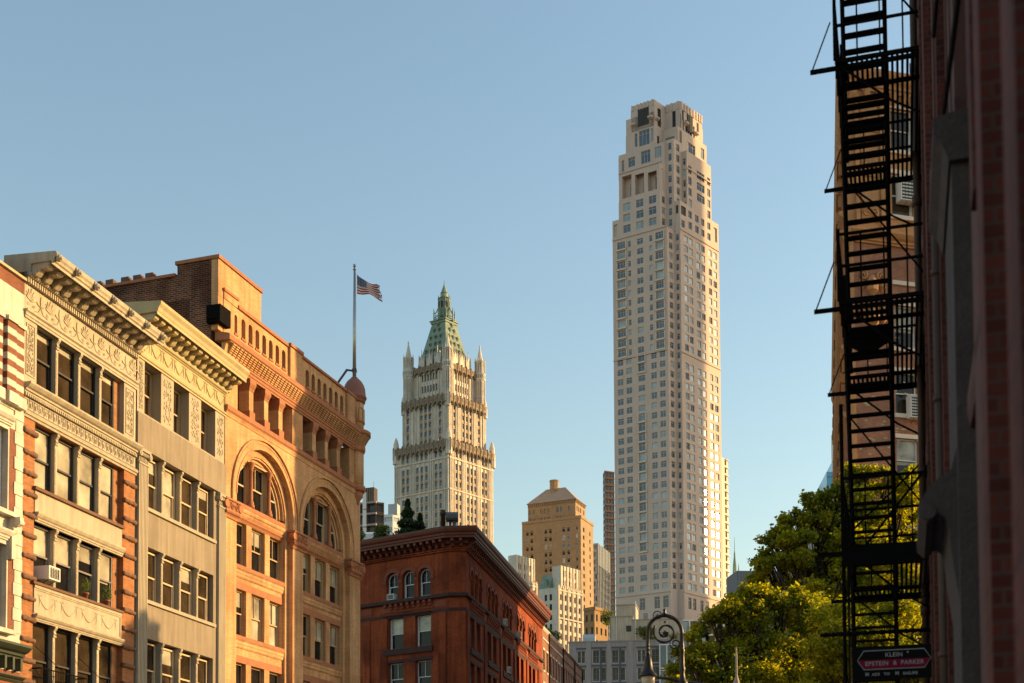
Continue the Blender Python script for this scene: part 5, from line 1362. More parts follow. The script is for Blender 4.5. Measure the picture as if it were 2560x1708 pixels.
# corner tourelles
tu = MB(); tg = MB(); tc = MB()
for a, c in ((3.6, 3.6), (24.4, 3.6), (3.6, 24.2), (24.4, 24.2)):
    x, y = SW.xy(a, c)
    tu.lathe((x, -y), [(2.2, 198), (2.2, 212.4), (2.55, 212.8), (2.55, 215.6), (2.25, 215.9), (2.1, 220.6), (2.5, 220.9), (2.3, 221.4), (1.4, 221.6), (.75, 225), (.25, 227.6), (.35, 227.9), (.05, 229.2)], 8)
    for k in range(8):
        an_ = R(45 * k + 22.5); px_, py_ = x + 2.2 * math.cos(an_), y + 2.2 * math.sin(an_)
        tu.tube([(px_, py_, 198), (px_, py_, 221.6)], .28, 5, False); tu.tube([(px_, py_, 221), (px_, py_, 223.2)], [.3, .02], 5, False)
    Ft = [Frame((x, y), an_d) for an_d in range(0, 360, 45)]
    for F in Ft:
        for z0, z1 in ((200, 203.6), (205.4, 211.6), (216.4, 220.2)): tg.fr = F; tg.box(-.5, .5, 1.9, 2.1 if z0 < 215 else 2.06, z0, z1)
        tc.fr = F
        for z0, z1 in ((203.9, 205.1), (213.4, 215.0)): tc.box(-.65, .65, 1.9, 2.16 if z0 < 210 else 2.46, z0, z1)
body.build('wall', TC, W); dk.build('gallery', M['terra_brown'], W); spn.build('spandrel', M['spandrel'], W); ribs.build('rib', TC, W); pn.build('pinnacle', TC, W)
tu.build('corner_turret', TC, W); tg.build('turret_opening', M['terra_brown'], W); tc.build('turret_panel', mat('blue_grey_terracotta', (.30, .33, .34), .7, .2, 1), W)
# copper roof
def frustum(b, a0, a1, z0, b0, b1, z1):
    A = SW.rect(a0, a1, a0, a1); B_ = SW.rect(b0, b1, b0, b1)
    b.add([(p[0], p[1], z0) for p in A] + [(p[0], p[1], z1) for p in B_], [[0, 1, 5, 4], [1, 2, 6, 5], [2, 3, 7, 6], [3, 0, 4, 7], [4, 5, 6, 7]])
rf = MB(); c0 = 14.15
def sq(h): return c0 - h, c0 + h
for (h0, z0, h1, z1) in ((7.9, 216, 7.2, 221.6), (7.6, 221.6, 6.9, 222.2), (6.6, 222.2, 3.6, 237.0), (3.95, 237.0, 3.95, 238.0)): frustum(rf, *sq(h0), z0, *sq(h1), z1)
frustum(rf, *sq(4.3), 238.0, *sq(4.3), 238.5)
x, y = SW.xy(c0, c0)
rf.lathe((x, -y), [(3.0, 238.3), (3.0, 241), (2.75, 241.4), (2.6, 248.4), (3.0, 248.8), (2.2, 249.2), (1.55, 249.6), (1.5, 251.2), (1.75, 251.4), (1.35, 252), (.6, 254.2), (.2, 255.4), (.03, 257.6)], 8)
for k in range(8):
    an_ = R(45 * k + 12); 
    rf.tube([(x + 2.75 * math.cos(an_), y + 2.75 * math.sin(an_), 240), (x + 2.6 * math.cos(an_), y + 2.6 * math.sin(an_), 250.2)], [.28, .16], 5, False)
    rf.tube([(x + 4.6 * math.cos(an_), y + 4.6 * math.sin(an_), 238), (x + 4.6 * math.cos(an_), y + 4.6 * math.sin(an_), 242.6), (x + 4.6 * math.cos(an_), y + 4.6 * math.sin(an_), 244.4)], [.32, .25, .04], 5, False)
    rf.tube([(x + 4.6 * math.cos(an_), y + 4.6 * math.sin(an_), 241.8), (x + 3.6 * math.cos(an_), y + 3.6 * math.sin(an_), 242.4), (x + 2.7 * math.cos(an_), y + 2.7 * math.sin(an_), 244.6)], .2, 4, False)
    p1_ = (x + 4.6 * math.cos(an_), y + 4.6 * math.sin(an_)); a2_ = an_ + R(45); p2_ = (x + 4.6 * math.cos(a2_), y + 4.6 * math.sin(a2_))
    rf.tube([(p1_[0], p1_[1], 239.9), (p2_[0], p2_[1], 239.9)], .2, 4, False); rf.tube([(p1_[0], p1_[1], 238.9), (p2_[0], p2_[1], 238.9)], .15, 4, False)
rf_o = rf.build('copper_roof', M['copper'], W)
sm_ = MB()
for k in range(8):
    F = Frame((x, y), 45 * k + 20); sm_.fr = F
    sm_.box(-.55, .55, 2.3, 2.75, 244.3, 247.0); sm_.box(-.5, .5, 2.6, 2.9, 239, 240.8)
dm = MB()
for F, sgn in ((SW.L(0), -1), (SW.Rt(0), 1)):
    for (z, us) in ((216.6, (-4, -1.3, 1.3, 4)), (223, (-4.2, -2.1, 0, 2.1, 4.2)), (226.4, (-2.6, 0, 2.6)), (229.6, (-2.9, -.3, 2.4)), (232.8, (-1.5, 1.2)), (235.2, (.2,))):
        h = 7.55 if z < 221.6 else 6.6 - (z - 222.2) * (3.0 / 14.8); cdep = c0 - h
        for uu in us:
            F2 = SW.L(cdep) if sgn < 0 else SW.Rt(cdep); u = sgn * c0 + uu
            sm_.fr = F2; dm.fr = F2; g = 1.5 if z < 224 else 1.1
            sm_.box(u - .32, u + .32, .0, .3, z, z + g); dm.plate([(u - .6, z + g), (u + .6, z + g), (u, z + g + .8)], -.8, .5); dm.box(u - .5, u + .5, -.9, .22, z - .25, z + g)
dm.build('dormer', M['copper'], W); sm_.build('roof_opening', M['dark_grille'], W)
gb = MB()   # white gables in front of the roof
for F, us in ((SW.L(5.0), (-18.5, -14.2, -10)), (SW.Rt(5.0), (10, 14.2, 18.4))):
    gb.fr = F
    for u in us:
        gb.plate([(u - 1.1, 215.5), (u + 1.1, 215.5), (u + 1.0, 219), (u, 222), (u - 1.0, 219)], -.5, .3)
        for s in (-1.3, 1.3): gb.plate([(u + s - .25, 215.5), (u + s + .25, 215.5), (u + s + .2, 220), (u + s, 222), (u + s - .2, 220)], -.3, .3)
        gb.plate([(u - .12, 221.5), (u + .12, 221.5), (u, 224.5)], -.2, .1)
gb.build('gable', TC, W)
# lower wings of the same building
def wing(O, WLn, WRn, zt, zlow, nm):
    S = Skew(O, -58, 41); wb = MB(); wr_ = MB(); wd = MB()
    Lf, Rf = S.L(0), S.Rt(0)
    opsR = []; n = 5
    for z in [zlow - 5 - 4 * k for k in range(9)]:
        for k in range(n): u = WRn * (k + .7) / (n + .4); opsR.append((u - .55, u + .55, z, z + 2.0, .55))
    wb.fr = Rf; wb.wall(0, WRn, 40, zlow, opsR, .5)
    opsL = []
    for z in [zlow - 5 - 4 * k for k in range(9)]:
        for u in (-WLn * .62, -WLn * .36): opsL.append((u - .6, u + .6, z, z + 2.0, .6))
    wb.fr = Lf; wb.wall(-WLn, 0, 40, zlow, opsL, .5)
    wb.prism(S.rect(.7, WLn, .7, WRn), 0, zlow)
    # upper block
    a0, a1, k0, k1 = .6, WLn * .52, WRn * .18, WRn * .92
    S2_L = S.L(k0); S2_R = S.Rt(a0)
    opsU = [(u - .35, u + .35, z, z + 2.6) for z in (zlow + 1, zlow + 5) for j in range(3) for u in (k0 + (k1 - k0) * (j + .6) / 3.2 - .55, k0 + (k1 - k0) * (j + .6) / 3.2 + .55)]
    wb.fr = S2_R; wb.wall(k0, k1, zlow, zt, opsU, .4); wb.fr = S2_L; wb.wall(-a1, -a0, zlow, zt, [], .4); wb.prism(S.rect(a0 + .5, a1, k0 + .5, k1), zlow - 1, zt - .2)
    wr_.fr = S2_R
    for j in range(7): u = k0 + (k1 - k0) * j / 6; wr_.box(u - .18, u + .18, 0, .3, zlow, zt)
    wr_.fr = Rf
    for k in range(n + 1):
        u = WRn * (k + .2) / (n + .4)
        for s in (-.3, .3): wr_.box(u + s - .15, u + s + .15, 0, .4, 40, zlow)
    for z in (zlow - 1.2, zlow - 12.5, zlow - 26): wr_.box(0, WRn, 0, .35, z, z + .5)
    for k in range(12): u = WRn * (k + .5) / 12; wr_.plate([(u - .5, zlow), (u + .5, zlow), (u, zlow + 1.4)], -.1, .3)
    for (a, k) in ((a0, k0), (a1, k0), (a0, k1)):
        xx, yy = S.xy(a, k); wr_.lathe((xx, -yy), [(.7, zlow), (.7, zt + .4), (.85, zt + .6), (.6, zt + 1.4), (.05, zt + 3)], 8)
    o = wb.build(nm, TC, W); wr_.build('rib', TC, o)
    for oo in opsR + opsU + opsL: wd.fr = Rf if oo in opsR else (S2_R if oo in opsU else Lf); z1_ = oo[3] + (oo[4] if len(oo) > 4 else 0); wd.q((oo[0], -.38, oo[2]), (oo[1], -.38, oo[2]), (oo[1], -.38, z1_), (oo[0], -.38, z1_))
    wo = wd.build('wing_window', M['glass'], o)
    g = MB()   # green mansard behind the left face
    A = S.rect(.2, WLn, .2, WRn * .5); B_ = S.rect(WLn * .5, WLn * .9, WRn * .14, WRn * .36)
    A = S.rect(WLn * .45, WLn * 1.05, .2, WRn * .8); B_ = S.rect(WLn * .52, WLn * 1.05, WRn * .22, WRn * .6)
    g.add([(p[0], p[1], zlow) for p in A] + [(p[0], p[1], zlow + 6.5) for p in B_], [[0, 1, 5, 4], [1, 2, 6, 5], [2, 3, 7, 6], [3, 0, 4, 7], [4, 5, 6, 7]])
    g.fr = S.L(.6); g.plate([(-WLn * .75, zlow), (-WLn * .58, zlow), (-WLn * .58, zlow + 2), (-WLn * .665, zlow + 4), (-WLn * .75, zlow + 2)], -2, .2)
    g.build('copper_mansard', M['copper'], o)
wing((18.7, 525), 8.8, 16.4, 120.2, 110.8, 'front_wing')
wing((1.0, 541), 8.8, 15.5, 128.4, 117.5, 'side_wing')
ws.done()

# --- brown brick tower with hipped roof
SB = Skew((31.8, 592), -66, 23)
Bt = thing('brown_tower', 'brown brick office tower with pale hipped metal roof and stub chimney', 'skyscraper', SB.xy(14, 8) + (0,))
ws = WinSet(Bt, 98); body = MB(); LFb, RFb = SB.L(0), SB.Rt(0)
WLb, WRb = 29.0, 17.0
opsL = []
for k in range(13):
    z = 150.8 - 3.55 * k
    for u in (-26.4, -24.2, -17.2, -14.9, -8.4, -6.0): opsL.append((u - .75, u + .75, z, z + 2.2))
    opsL.append((-1.9 - .5, -1.9 + .5, z + .3, z + 2.2))
body.fr = LFb; body.wall(-WLb, 0, 0, 156.4, opsL, .4)
opsR = []
for k in range(13):
    z = 150.8 - 3.55 * k; opsR += [(3.0, 4.9, z, z + 2.0), (11.6, 13.0, z, z + 1.9)]
body.fr = RFb; body.wall(0, WRb, 0, 156.4, opsR, .4)
body.prism(SB.rect(.6, WLb, .6, WRb), 0, 156.2)
body.fr = LFb; body.box(-WLb, 0, -.6, .3, 156.4, 157.6); body.fr = RFb; body.box(0, WRb, -.6, .3, 156.4, 157.6)
for o in opsL: ws.add(LFb, o[0], o[1], o[2], o[3], -.2, 'lime_trim', random.choice(['glass_sky', 'glass_curtain', 'glass', 'glass']), 0, True)
for o in opsR: ws.add(RFb, o[0], o[1], o[2], o[3], -.3, 'frame_tan', 'glass', 0, False)
# upper stage
ua0, ua1, uc0, uc1 = 3.2, 26.8, 2.0, 15.4
UL, UR = SB.L(uc0), SB.Rt(ua0)
opsU = [(u - .6, u + .6, z, z + h, .6 if h > 2 else 0)[:5 if h > 2 else 4] for z, h in ((161, 1.7), (157.2, 1.5)) for u in (-25.8, -23.8, -20, -18.2, -16.4, -12, -10.2, -6.2)]
opsU = [(u - .6, u + .6, 161, 162.6, .6) for u in (-25.8, -23.8, -20, -18.2, -16.4, -12, -10.2, -6.2)] + [(u - .6, u + .6, 157.6, 159) for u in (-25.8, -23.8, -20, -18.2, -16.4, -12, -10.2)]
opsV = [(u - .55, u + .55, 161, 162.8, .55) for u in (4, 6.4, 8.8, 13)] + [(u - .55, u + .55, 157.6, 159) for u in (8.8, 13)]
body.fr = UL; body.wall(-ua1, -ua0, 156, 166, opsU, .4); body.fr = UR; body.wall(uc0, uc1, 156, 166, opsV, .4)
body.prism(SB.rect(ua0 + .5, ua1, uc0 + .5, uc1), 156, 166)
for k in range(24): body.fr = UL; u = -ua1 + k * (ua1 - ua0) / 24; body.box(u, u + .4, 0, .4, 164.6, 166)
for k in range(11): body.fr = UR; u = uc0 + k * (uc1 - uc0) / 11; body.box(u, u + .4, 0, .4, 164.6, 166)
for o in opsU: ws.add(UL, o[0], o[1], o[2], o[3] + (.6 if len(o) > 4 else 0), -.3, 'frame_tan', 'glass_sky', 0, True)
for o in opsV: ws.add(UR, o[0], o[1], o[2], o[3] + (.55 if len(o) > 4 else 0), -.3, 'frame_tan', 'glass', 0, True)
body.build('wall', M['brown_tower'], Bt)
rf = MB(); A = SB.rect(ua0 - .6, ua1 + .6, uc0 - .6, uc1 + .6)
rA_, rB_ = SB.xy(10, 7), SB.xy(19.5, 7)
rf.add([(p[0], p[1], 166) for p in A] + [(rA_[0], rA_[1], 173.5), (rB_[0], rB_[1], 173.5)], [[0, 1, 5, 4], [1, 2, 5], [2, 3, 4, 5], [3, 0, 4], [3, 2, 1, 0]])
rfo = rf.build('hipped_roof', M['pale_roof'], Bt)
ch = MB(); xx, yy = SB.xy(15.5, 7.0); ch.lathe((xx, -yy), [(2.1, 170), (2.1, 176.6), (2.3, 176.7), (2.3, 177.2), (1.6, 177.3)], 8); ch.build('chimney', M['brown_tower'], Bt)
ws.done()

def plain_block(name, label, cat, O, aL, aR, wl_, wr_, zt, m, floors, ncl, ncr, fh, wm='glass_sky', inset_=.2, wfrac=.6, hfrac=.6, trim=None, z0=0, gapz=None, fmat='frame_grey'):
    S = Skew(O, aL, aR); t = thing(name, label, cat, S.xy(wl_ / 2, wr_ / 2) + (0,)); b = MB(); ws_ = WinSet(t)
    for F, W_, n, sg in ((S.L(0), wl_, ncl, -1), (S.Rt(0), wr_, ncr, 1)):
        ops = []
        for k in range(floors):
            z = zt - fh * (k + 1) + fh * (.5 - hfrac / 2) - (1.0 if trim else 0)
            for j in range(n):
                c = W_ * (j + .5) / n; h = W_ / n * wfrac / 2; ops.append((sg * c - h, sg * c + h, z, z + fh * hfrac))
        b.fr = F; b.wall(min(0, sg * W_), max(0, sg * W_), z0, zt, ops, inset_ + .1)
        for o in ops: ws_.add(F, o[0], o[1], o[2], o[3], -inset_, fmat, wm if isinstance(wm, str) else random.choice(wm), 0, False)
    b.prism(S.rect(inset_ + .4, wl_, inset_ + .4, wr_), z0, zt - .05); b.build('wall', m, t); ws_.done()
    if trim:
        b = MB()
        for F, W_, sg in ((S.L(0), wl_, -1), (S.Rt(0), wr_, 1)): b.fr = F; b.box(min(0, sg * W_), max(0, sg * W_), -.3, .25, zt - .7, zt + .15)
        b.build('cornice', trim, t)
    return S, t
plain_block('brick_block', 'low ochre brick block with one sunlit side below the brown tower', 'building', (22.0, 345), -48, 38, 3.6, 6.2, 68.0, M['yellow_brick'], 5, 2, 3, 3.4, 'glass', .2, .4, .55, M['yellow_brick'])
S, t = plain_block('glass_slab', 'pale blue grey steel and glass office slab between the brown and granite towers', 'skyscraper', (43.0, 650), -75, 20, 3.5, 22, 158.8, M['pale_steel'], 14, 3, 8, 3.7, ['glass_sky', 'glass_curtain'], .2, .8, .62)
b = MB(S.Rt(0)); [b.box(.4 + k * 2.7, .8 + k * 2.7, 0, .5, 60, 158.8) for k in range(9)]; b.box(0, 22, .0, .3, 148, 158.8); b.build('steel_fin', M['steel_blue'], t)
S, t = plain_block('bronze_tower', 'narrow bronze glass tower between the pale glass slab and the granite tower', 'skyscraper', (50.6, 700), -6, 64, 5, 6, 210.0, M['brown_glass'], 24, 3, 3, 3.6, 'brown_glass', .1, .8, .7)
b = MB(S.Rt(0)); [b.box(-.2, 6, 0, .35, 209.5 - 3.6 * k, 210.2 - 3.6 * k) for k in range(36)]; b.build('floor_edge', M['rust_stone'], t)
S, t = plain_block('beige_tower', 'sunlit beige tower with dark windows edging out behind the granite tower', 'skyscraper', (89.2, 560), -70, 37, 6, 9.2, 175.0, M['lime_trim'], 24, 2, 2, 3.5, 'glass', .2, .35, .6)
b = MB(S.Rt(0)); [b.box(6.5, 9.4, .0, .5, 174.5 - 3.5 * k, 174.9 - 3.5 * k) for k in range(26)]; b.build('balcony_edge', M['lime_trim'], t)
# green spire
t = thing('green_spire', 'slender green copper spire of a far skyscraper beside the granite tower', 'tower', (137.6, 800, 0))
F_ = Frame((137.6, 800), 90); b = MB(); x, y = 137.6, 800
b.add([(x - 2.4, y - 2, 120), (x + 2.4, y - 2, 120), (x + 2.4, y + 2, 120), (x - 2.4, y + 2, 120), (x - 1.5, y - 1.6, 176), (x + 1.5, y - 1.6, 176), (x + 1.5, y + 1.6, 176), (x - 1.5, y + 1.6, 176)], [[0, 1, 5, 4], [1, 2, 6, 5], [2, 3, 7, 6], [3, 0, 4, 7], [4, 5, 6, 7]])
b.lathe((x - .6, -y), [(1.3, 176), (1.1, 181), (.55, 186), (.5, 188), (.2, 190), (.08, 198.5)], 8)
for dx in (-1.5, 1.5): b.lathe((x + dx, -y + 1.6), [(.4, 174), (.3, 179), (.02, 182)], 6)
b.build('copper_spire', M['copper'], t)
b = MB(F_); [b.box(-1.6 + .1, 1.5, 1.95, 2.05, 130 + 5 * k, 132.5 + 5 * k) for k in range(9)]; b.build('window', M['dark_grille'], t)
# dark slab right
S = Skew((77.8, 450), -8, 86); t = thing('grey_slab_building', 'dark blue grey slab building above the trees beside the green spire', 'building', S.xy(5, 8) + (0,))
b = MB(S.Rt(0)); b.wall(0, 40, 0, 100.6, [(1.0 + k * 6.2, 6.4 + k * 6.2, 94.6, 96.4) for k in range(6)], .4); b.prism(S.rect(.6, 12, .6, 40), 0, 100.4); b.fr = S.L(0); b.wall(-12, 0, 0, 100.6, [], .4); b.build('wall', M['steel_blue'], t)
b = MB(S.Rt(0)); b.wall(.2, 40, 94.3, 96.6, [], .1, -.3); b.build('window_band', M['slate_trim'], t)
b = MB(S.Rt(0)); [b.box(k * 6.2 + .4, k * 6.2 + .9, 0, .2, 60, 100.6) for k in range(7)]; b.box(0, 40, 0, .15, 96.6, 97); b.box(0, 40, 0, .15, 93.8, 94.3); b.build('steel_fin', mat('slate_steel', (.19, .21, .24), .5, .1, 1), t)
# towers behind the left roofs
S, t = plain_block('balcony_tower', 'dark concrete balcony tower with rooftop stub behind the arched building', 'building', (-31.0, 300), -70, 70, 4.5, 2.0, 84.0, M['stone_grey'], 6, 2, 1, 2.6, ['glass', 'glass_warm'], .5, .8, .66)
b = MB(S.L(0)); b.box(-3.0, -.6, -2.2, -.3, 84, 87.6); b.build('rooftop_stub', M['stone_grey'], t)
b = MB(S.L(0)); [b.box(-5.0, .3, .0, .5, 83.7 - 2.6 * k, 84.1 - 2.6 * k) for k in range(5)]; b.build('balcony_slab', M['grey_stone'], t)
b = MB(S.L(0)); [b.box(-2.8 + k * .55, -2.6 + k * .55, -.3, -.2, 84.2, 87.4) for k in range(4)]; b.tube([(-1.0, -1, 87.6), (-1.0, -1, 89)], .05, 4); b.build('stub_rib', M['stucco'], t)
t = thing('concrete_pier', 'thin white concrete pier rising beside the arched building corner', 'tower', (-32.4, 292, 0)); b = MB(Frame((-32.6, 292), 80)); b.box(-.35, .35, -2, 0, 0, 84); b.build('shaft', M['white_metal'], t); b = MB(Frame((-32.6, 292), 80)); [b.box(-.37, .37, 0, .04, 80 - 4 * k, 80.3 - 4 * k) for k in range(5)]; b.build('joint', M['grey_stone'], t)
S, t = plain_block('white_block', 'small white and glass block between the balcony tower and the gothic skyscraper', 'building', (-34.3, 380), -75, 50, 2.8, 2.6, 102.4, M['white_metal'], 3, 1, 1, 3.0, 'glass_curtain', .1, .8, .4)
b = MB(S.L(0)); b.box(-1.6, 1.2, -3, -.5, 102.4, 105.5); b.build('glass_storey', M['pale_steel'], t)
t = thing('rooftop_tent', 'white curved rooftop canopy behind the red building roof plants', 'canopy', (-14.8, 140, 0)); b = MB(Frame((-14.9, 140), 92)); b.prof([(0, 34), (0, 36.6), (-.5, 36.9), (-3, 37.2), (-3, 34)], -.8, .9); b.build('canopy', M['white_metal'], t); b = MB(Frame((-14.9, 140), 92)); b.box(-.7, .8, -2.8, -.2, 0, 34); b.build('base', M['grey_stone'], t)

# --- grey panel building in front of the towers
GF = Frame((10.9, 247.5), 96.5)
t = thing('grey_panel_building', 'grey stone panel apartment building with slate framed windows behind the street lamp', 'building', GF.P(12, -5))
ws = WinSet(t); b = MB(GF); ops = []
cw_ = [(1.5, 3.1, 1), (4.4, 7.0, 2), (8.0, 10.6, 2), (12.8, 14.5, 1), (15.4, 19.3, 3)]
for k in range(5):
    for (u0, u1, n) in cw_: ops.append((u0, u1, 38.5 - 3.35 * k + (.0 if n == 1 else -.1), 40.9 - 3.35 * k + (0 if n == 1 else .2)))
b.wall(0, 22.3, 0, 42.4, ops, .35); b.prism([GF.P(0, -.5)[:2], GF.P(22.3, -.5)[:2], GF.P(22.3, -14)[:2], GF.P(0, -14)[:2]], 0, 42.2)
for u in (3.7, 7.5, 11.6): b.box(u - .45, u + .45, 0, .12, 0, 42.4)
b.build('wall', M['grey_stone'], t)
b = MB(GF)
for k in range(5):
    for (u0, u1, n) in cw_:
        b.box(u0 - .15, u1 + .15, -.1, .1, 41.15 - 3.35 * k + (0 if n == 1 else .1), 41.45 - 3.35 * k + (0 if n == 1 else .1))
        if n > 1: b.box(u0 + (u1 - u0) / 2 + .1, u0 + (u1 - u0) / 2 + .45, -.3, .05, 38.2 - 3.35 * k, 41.2 - 3.35 * k)
b.build('slate_band', M['slate_trim'], t)
for o in ops: ws.add(GF, o[0], o[1], o[2], o[3], -.22, 'frame_white', 'glass_warm', 1, False)
b = MB(GF); b.box(17.0, 19.8, 0, 1.1, 37.0, 41.4); b.box(17.0, 19.8, 0, 1.1, 33.2, 36.6); o = b.build('bay_window', M['glass_sky'], t)
b = MB(GF)
for u in (17.0, 18.3, 19.7): b.box(u - .1, u + .12, 1.05, 1.2, 33, 41.5)
for z in (33, 36.6, 37.0, 41.4): b.box(16.9, 19.9, -.1, 1.22, z, z + .2)
b.build('bay_frame', M['frame_white'], o)
b = MB(GF); b.box(-.1, 22.4, -.5, .1, 42.4, 42.7)
for k in range(24): u = .5 + k * .92; b.box(u, u + .06, 0, .015, 34, 42.35)
for k in range(8): b.box(.05, 22.2, 0, .012, 41.9 - 1.1 * k, 41.95 - 1.1 * k)
b.build('panel_joint', mat('grey_panel_edge', (.27, .235, .225), .8, .1, 1), t)
ws.done()
CF = Frame((19.9, 262), 96.5)
t = thing('cream_rooftop_block', 'stained cream rooftop block with raised stair house behind the grey panel building', 'building', CF.P(7, -4))
b = MB(CF); b.box(0, 4.5, -8, 0, 0, 50.0); b.box(4.5, 14.2, -8, .2, 0, 49.2); b.build('wall', M['cream_render'], t)
F2 = Frame((21.5, 266), 100); b = MB(F2); b.box(0, 3.8, -7, 0, 44, 53.1); b.build('stair_house', M['cream_render'], t)
b = MB(CF); b.box(-.1, 4.5, -8, .12, 50, 50.2); b.box(4.4, 14.3, -8, .3, 49.2, 49.4); b.fr = F2; b.prof([(.15, 53.1), (.15, 53.3), (-7, 53.3), (-7, 53.1)], -.15, 3.95); b.build('coping', M['pale_roof'], t)
b = MB(CF); b.box(3.1, 4.1, 0, .06, 47.0, 48.2); b.build('louvre', M['dark_grille'], t)
b = MB(CF); b.tube([(1.2, .1, 44), (1.2, .1, 50)], .07, 5); b.tube([(5.0, .35, 44), (5.0, .35, 53)], .08, 5); b.build('pipe', M['white_metal'], t)
t = thing('round_trellis', 'round spoked metal ornament standing on the cream rooftop block', 'ornament', CF.P(9.3, .0, 49.4)); b = MB(CF)
b.tube([(9.3 + .85 * math.cos(R(a)), .05, 50.1 + .85 * math.sin(R(a))) for a in range(0, 361, 20)], .09, 6)
for a in range(0, 180, 45): b.tube([(9.3 - .8 * math.cos(R(a)), .05, 50.1 - .8 * math.sin(R(a))), (9.3 + .8 * math.cos(R(a)), .05, 50.1 + .8 * math.sin(R(a)))], .04, 4)
b.build('rim', M['black_iron'], t)
ac_unit(CF.P(7.0, .5, 49.4), 96.5, 'outdoor cooling unit with round fan on the cream rooftop', 1.1, 1.3, .6)
shrub(CF.P(6.9, .8, 44.6), (2.2, 1, 2.0), 900, 'wispy roof garden tree in front of the cream rooftop wall', size=.2)
shrub(CF.P(8.0, 1.2, 44.5), (1.8, .8, .7), 700, 'low bright green hedge on the cream rooftop terrace', size=.16)
shrub(CF.P(12.6, .8, 44.8), (1.4, .8, 1.0), 260, 'sparse brown tinged shrub beyond the terrace hedge', size=.16)
shrub((24.5, 335, 61.0), (2.4, 1.5, 2.6), 800, 'roof tree in front of the ochre brick block', size=.26)
for lo, la in (((9.6, 300, 40), 0),): pass
S, t = plain_block('plum_panel_building', 'white framed building with plum panels between the lamp arch and the trees', 'building', (38.9, 300), -60, 84, 3, 14, 56.4, M['frame_white'], 7, 1, 7, 3.3, ['plum_panel', 'plum_panel', 'glass_curtain'], .12, .82, .8)
# domed grey roof unit
t = thing('roof_dome', 'rounded grey metal roof unit on the grey panel building', 'roof unit', GF.P(3.4, -2, 42.4)); b = MB(GF); b.prof([(-.5, 42.4), (-.5, 43.4), (-1.2, 44.2), (-2.6, 44.2), (-3.2, 43.4), (-3.2, 42.4)], 2.6, 4.9); b.build('casing', M['pale_steel'], t)
# ------------------------------------------------------------------ ornate brick building down the street on the right
KX, KY = 20.4, 78.0
RS = Frame((KX, KY), 13.3 + 180)                   # street front, seen at a grazing angle: u = -distance down the street
RN = Frame((KX, KY), 75.0)                         # flank that faces the camera
t = thing('ornate_brick_building', 'tall rosy brick building with orange terracotta ornament behind the black fire escape', 'building', (KX + 8, KY + 20, 0))
BKR = brick('rosy_brick', (.40, .155, .085), (.30, .105, .06), (.38, .24, .17), .24, .085, .012, .3, .5, None, .1)
TCO = mat('orange_terracotta', (.52, .26, .11), .8, .25, 1.2, .3, 10, .1)
Lst = 59.0
zt = 49.5
fl = [8 + 4.1 * k for k in range(10)]
ops = []
for z in fl:
    for c in (3.3, 9.0, 14.6): ops += [(c - .2, c + 1.25, z, z + 2.6)]
b = MB(RN); b.wall(0, 20, 0, 39.5, [o for o in ops if o[3] < 39], .35); b.build('flank_wall', BKR, t)
b = MB(RN); b.wall(0, 20, 39.5, zt, [o for o in ops if o[2] > 39.5], .35); b.build('upper_flank_wall', TCO, t)
b = MB(); b.prism([RN.P(.6, -.6)[:2], RN.P(20, -.6)[:2], (RN.P(20, 0)[0] + 11, RN.P(20, 0)[1] + 50), RS.P(-Lst, -.6)[:2]], 0, zt - .4); b.build('rear_wall', M['brick_dark'], t)
opsS = []
for z in fl:
    for k in range(14): opsS.append((-(1.6 + k * 4.1 + 1.7), -(1.6 + k * 4.1), z, z + 2.6))
b = MB(RS); b.wall(-Lst, 0, 0, zt, opsS, .4); b.build('street_wall', TCO, t)
b = MB(RS)
for k in range(15): u = -(.1 + k * 4.1); b.box(u - 1.0, u, 0, .22, 0, zt - 3)
b.build('street_pier', BKR, t)
b = MB()
for F, u0, u1 in ((RS, -Lst, 0.), (RN, 0., 20.)):
    b.fr = F
    b.prof(mould(.5, zt - 1.2, zt), u0, u1)
    for z in (39.3,): b.prof(mould(.55, z - .5, z + .2), u0, u1)
    for k in range(int((u1 - u0) / .9)): b.prof([(0, zt - 1.2), (.36, zt - 1.2), (.3, zt - 1.6), (.1, zt - 1.9), (0, zt - 2.0)], u0 + .3 + k * .9, u0 + .65 + k * .9)
b.fr = RS
for z in fl: b.prof([(0, z - .6), (.12, z - .6), (.45, z - .3), (.45, z - .12), (0, z - .1)], -Lst, 0)
for k in range(14):
    u = -(1.6 + k * 4.1 + .85)
    for z in fl[::3]: b.box(u - 1.2, u + 1.2, 0, .5, z - .5, z - .2); b.box(u - 1.1, u - .8, .0, .4, z - 1.3, z - .5); b.box(u + .8, u + 1.1, 0, .4, z - 1.3, z - .5)
b.build('cornice', TCO, t)
b = MB(RN)
for c in (1.6, 7.2, 12.8):
    b.box(c - 1.0, c - .75, 0, .14, 39.5, 48); b.box(c + .7, c + .95, 0, .14, 39.5, 48)
    for z in (40.2, 43.0, 45.8):
        b.box(c - .6, c + .55, 0, .07, z, z + 2.0); palmette(b, c, z + .3, 1.0, .07); scroll(b, c - .25, z + .5, .3, .1, 0, 1.5, 1, .05); scroll(b, c + .25, z + .5, .3, .1, 180, 1.5, -1, .05)
    for z in (33.6, 35.6):
        b.lathe((c, .0), [(.1, z), (.4, z + .3), (.45, z + .8), (.2, z + 1.2), (.05, z + 1.3)], 8)
        for s in (-1, 1): b.lathe((c + s * .7, .0), [(.05, z + .3), (.28, z + .6), (.05, z + 1.0)], 7); scroll(b, c + s * .6, z + 1.2, .3, .1, 90, 1.4, s, .07)
b.box(0, .35, 0, .12, 0, 39.5); b.build('terracotta_ornament', TCO, t)
b = MB(RN)
for k in range(300):
    uu, zz = rng.uniform(.5, 8), rng.uniform(12, 36); b.box(uu, uu + rng.uniform(.15, .3), -.05, .012, zz, zz + .085)
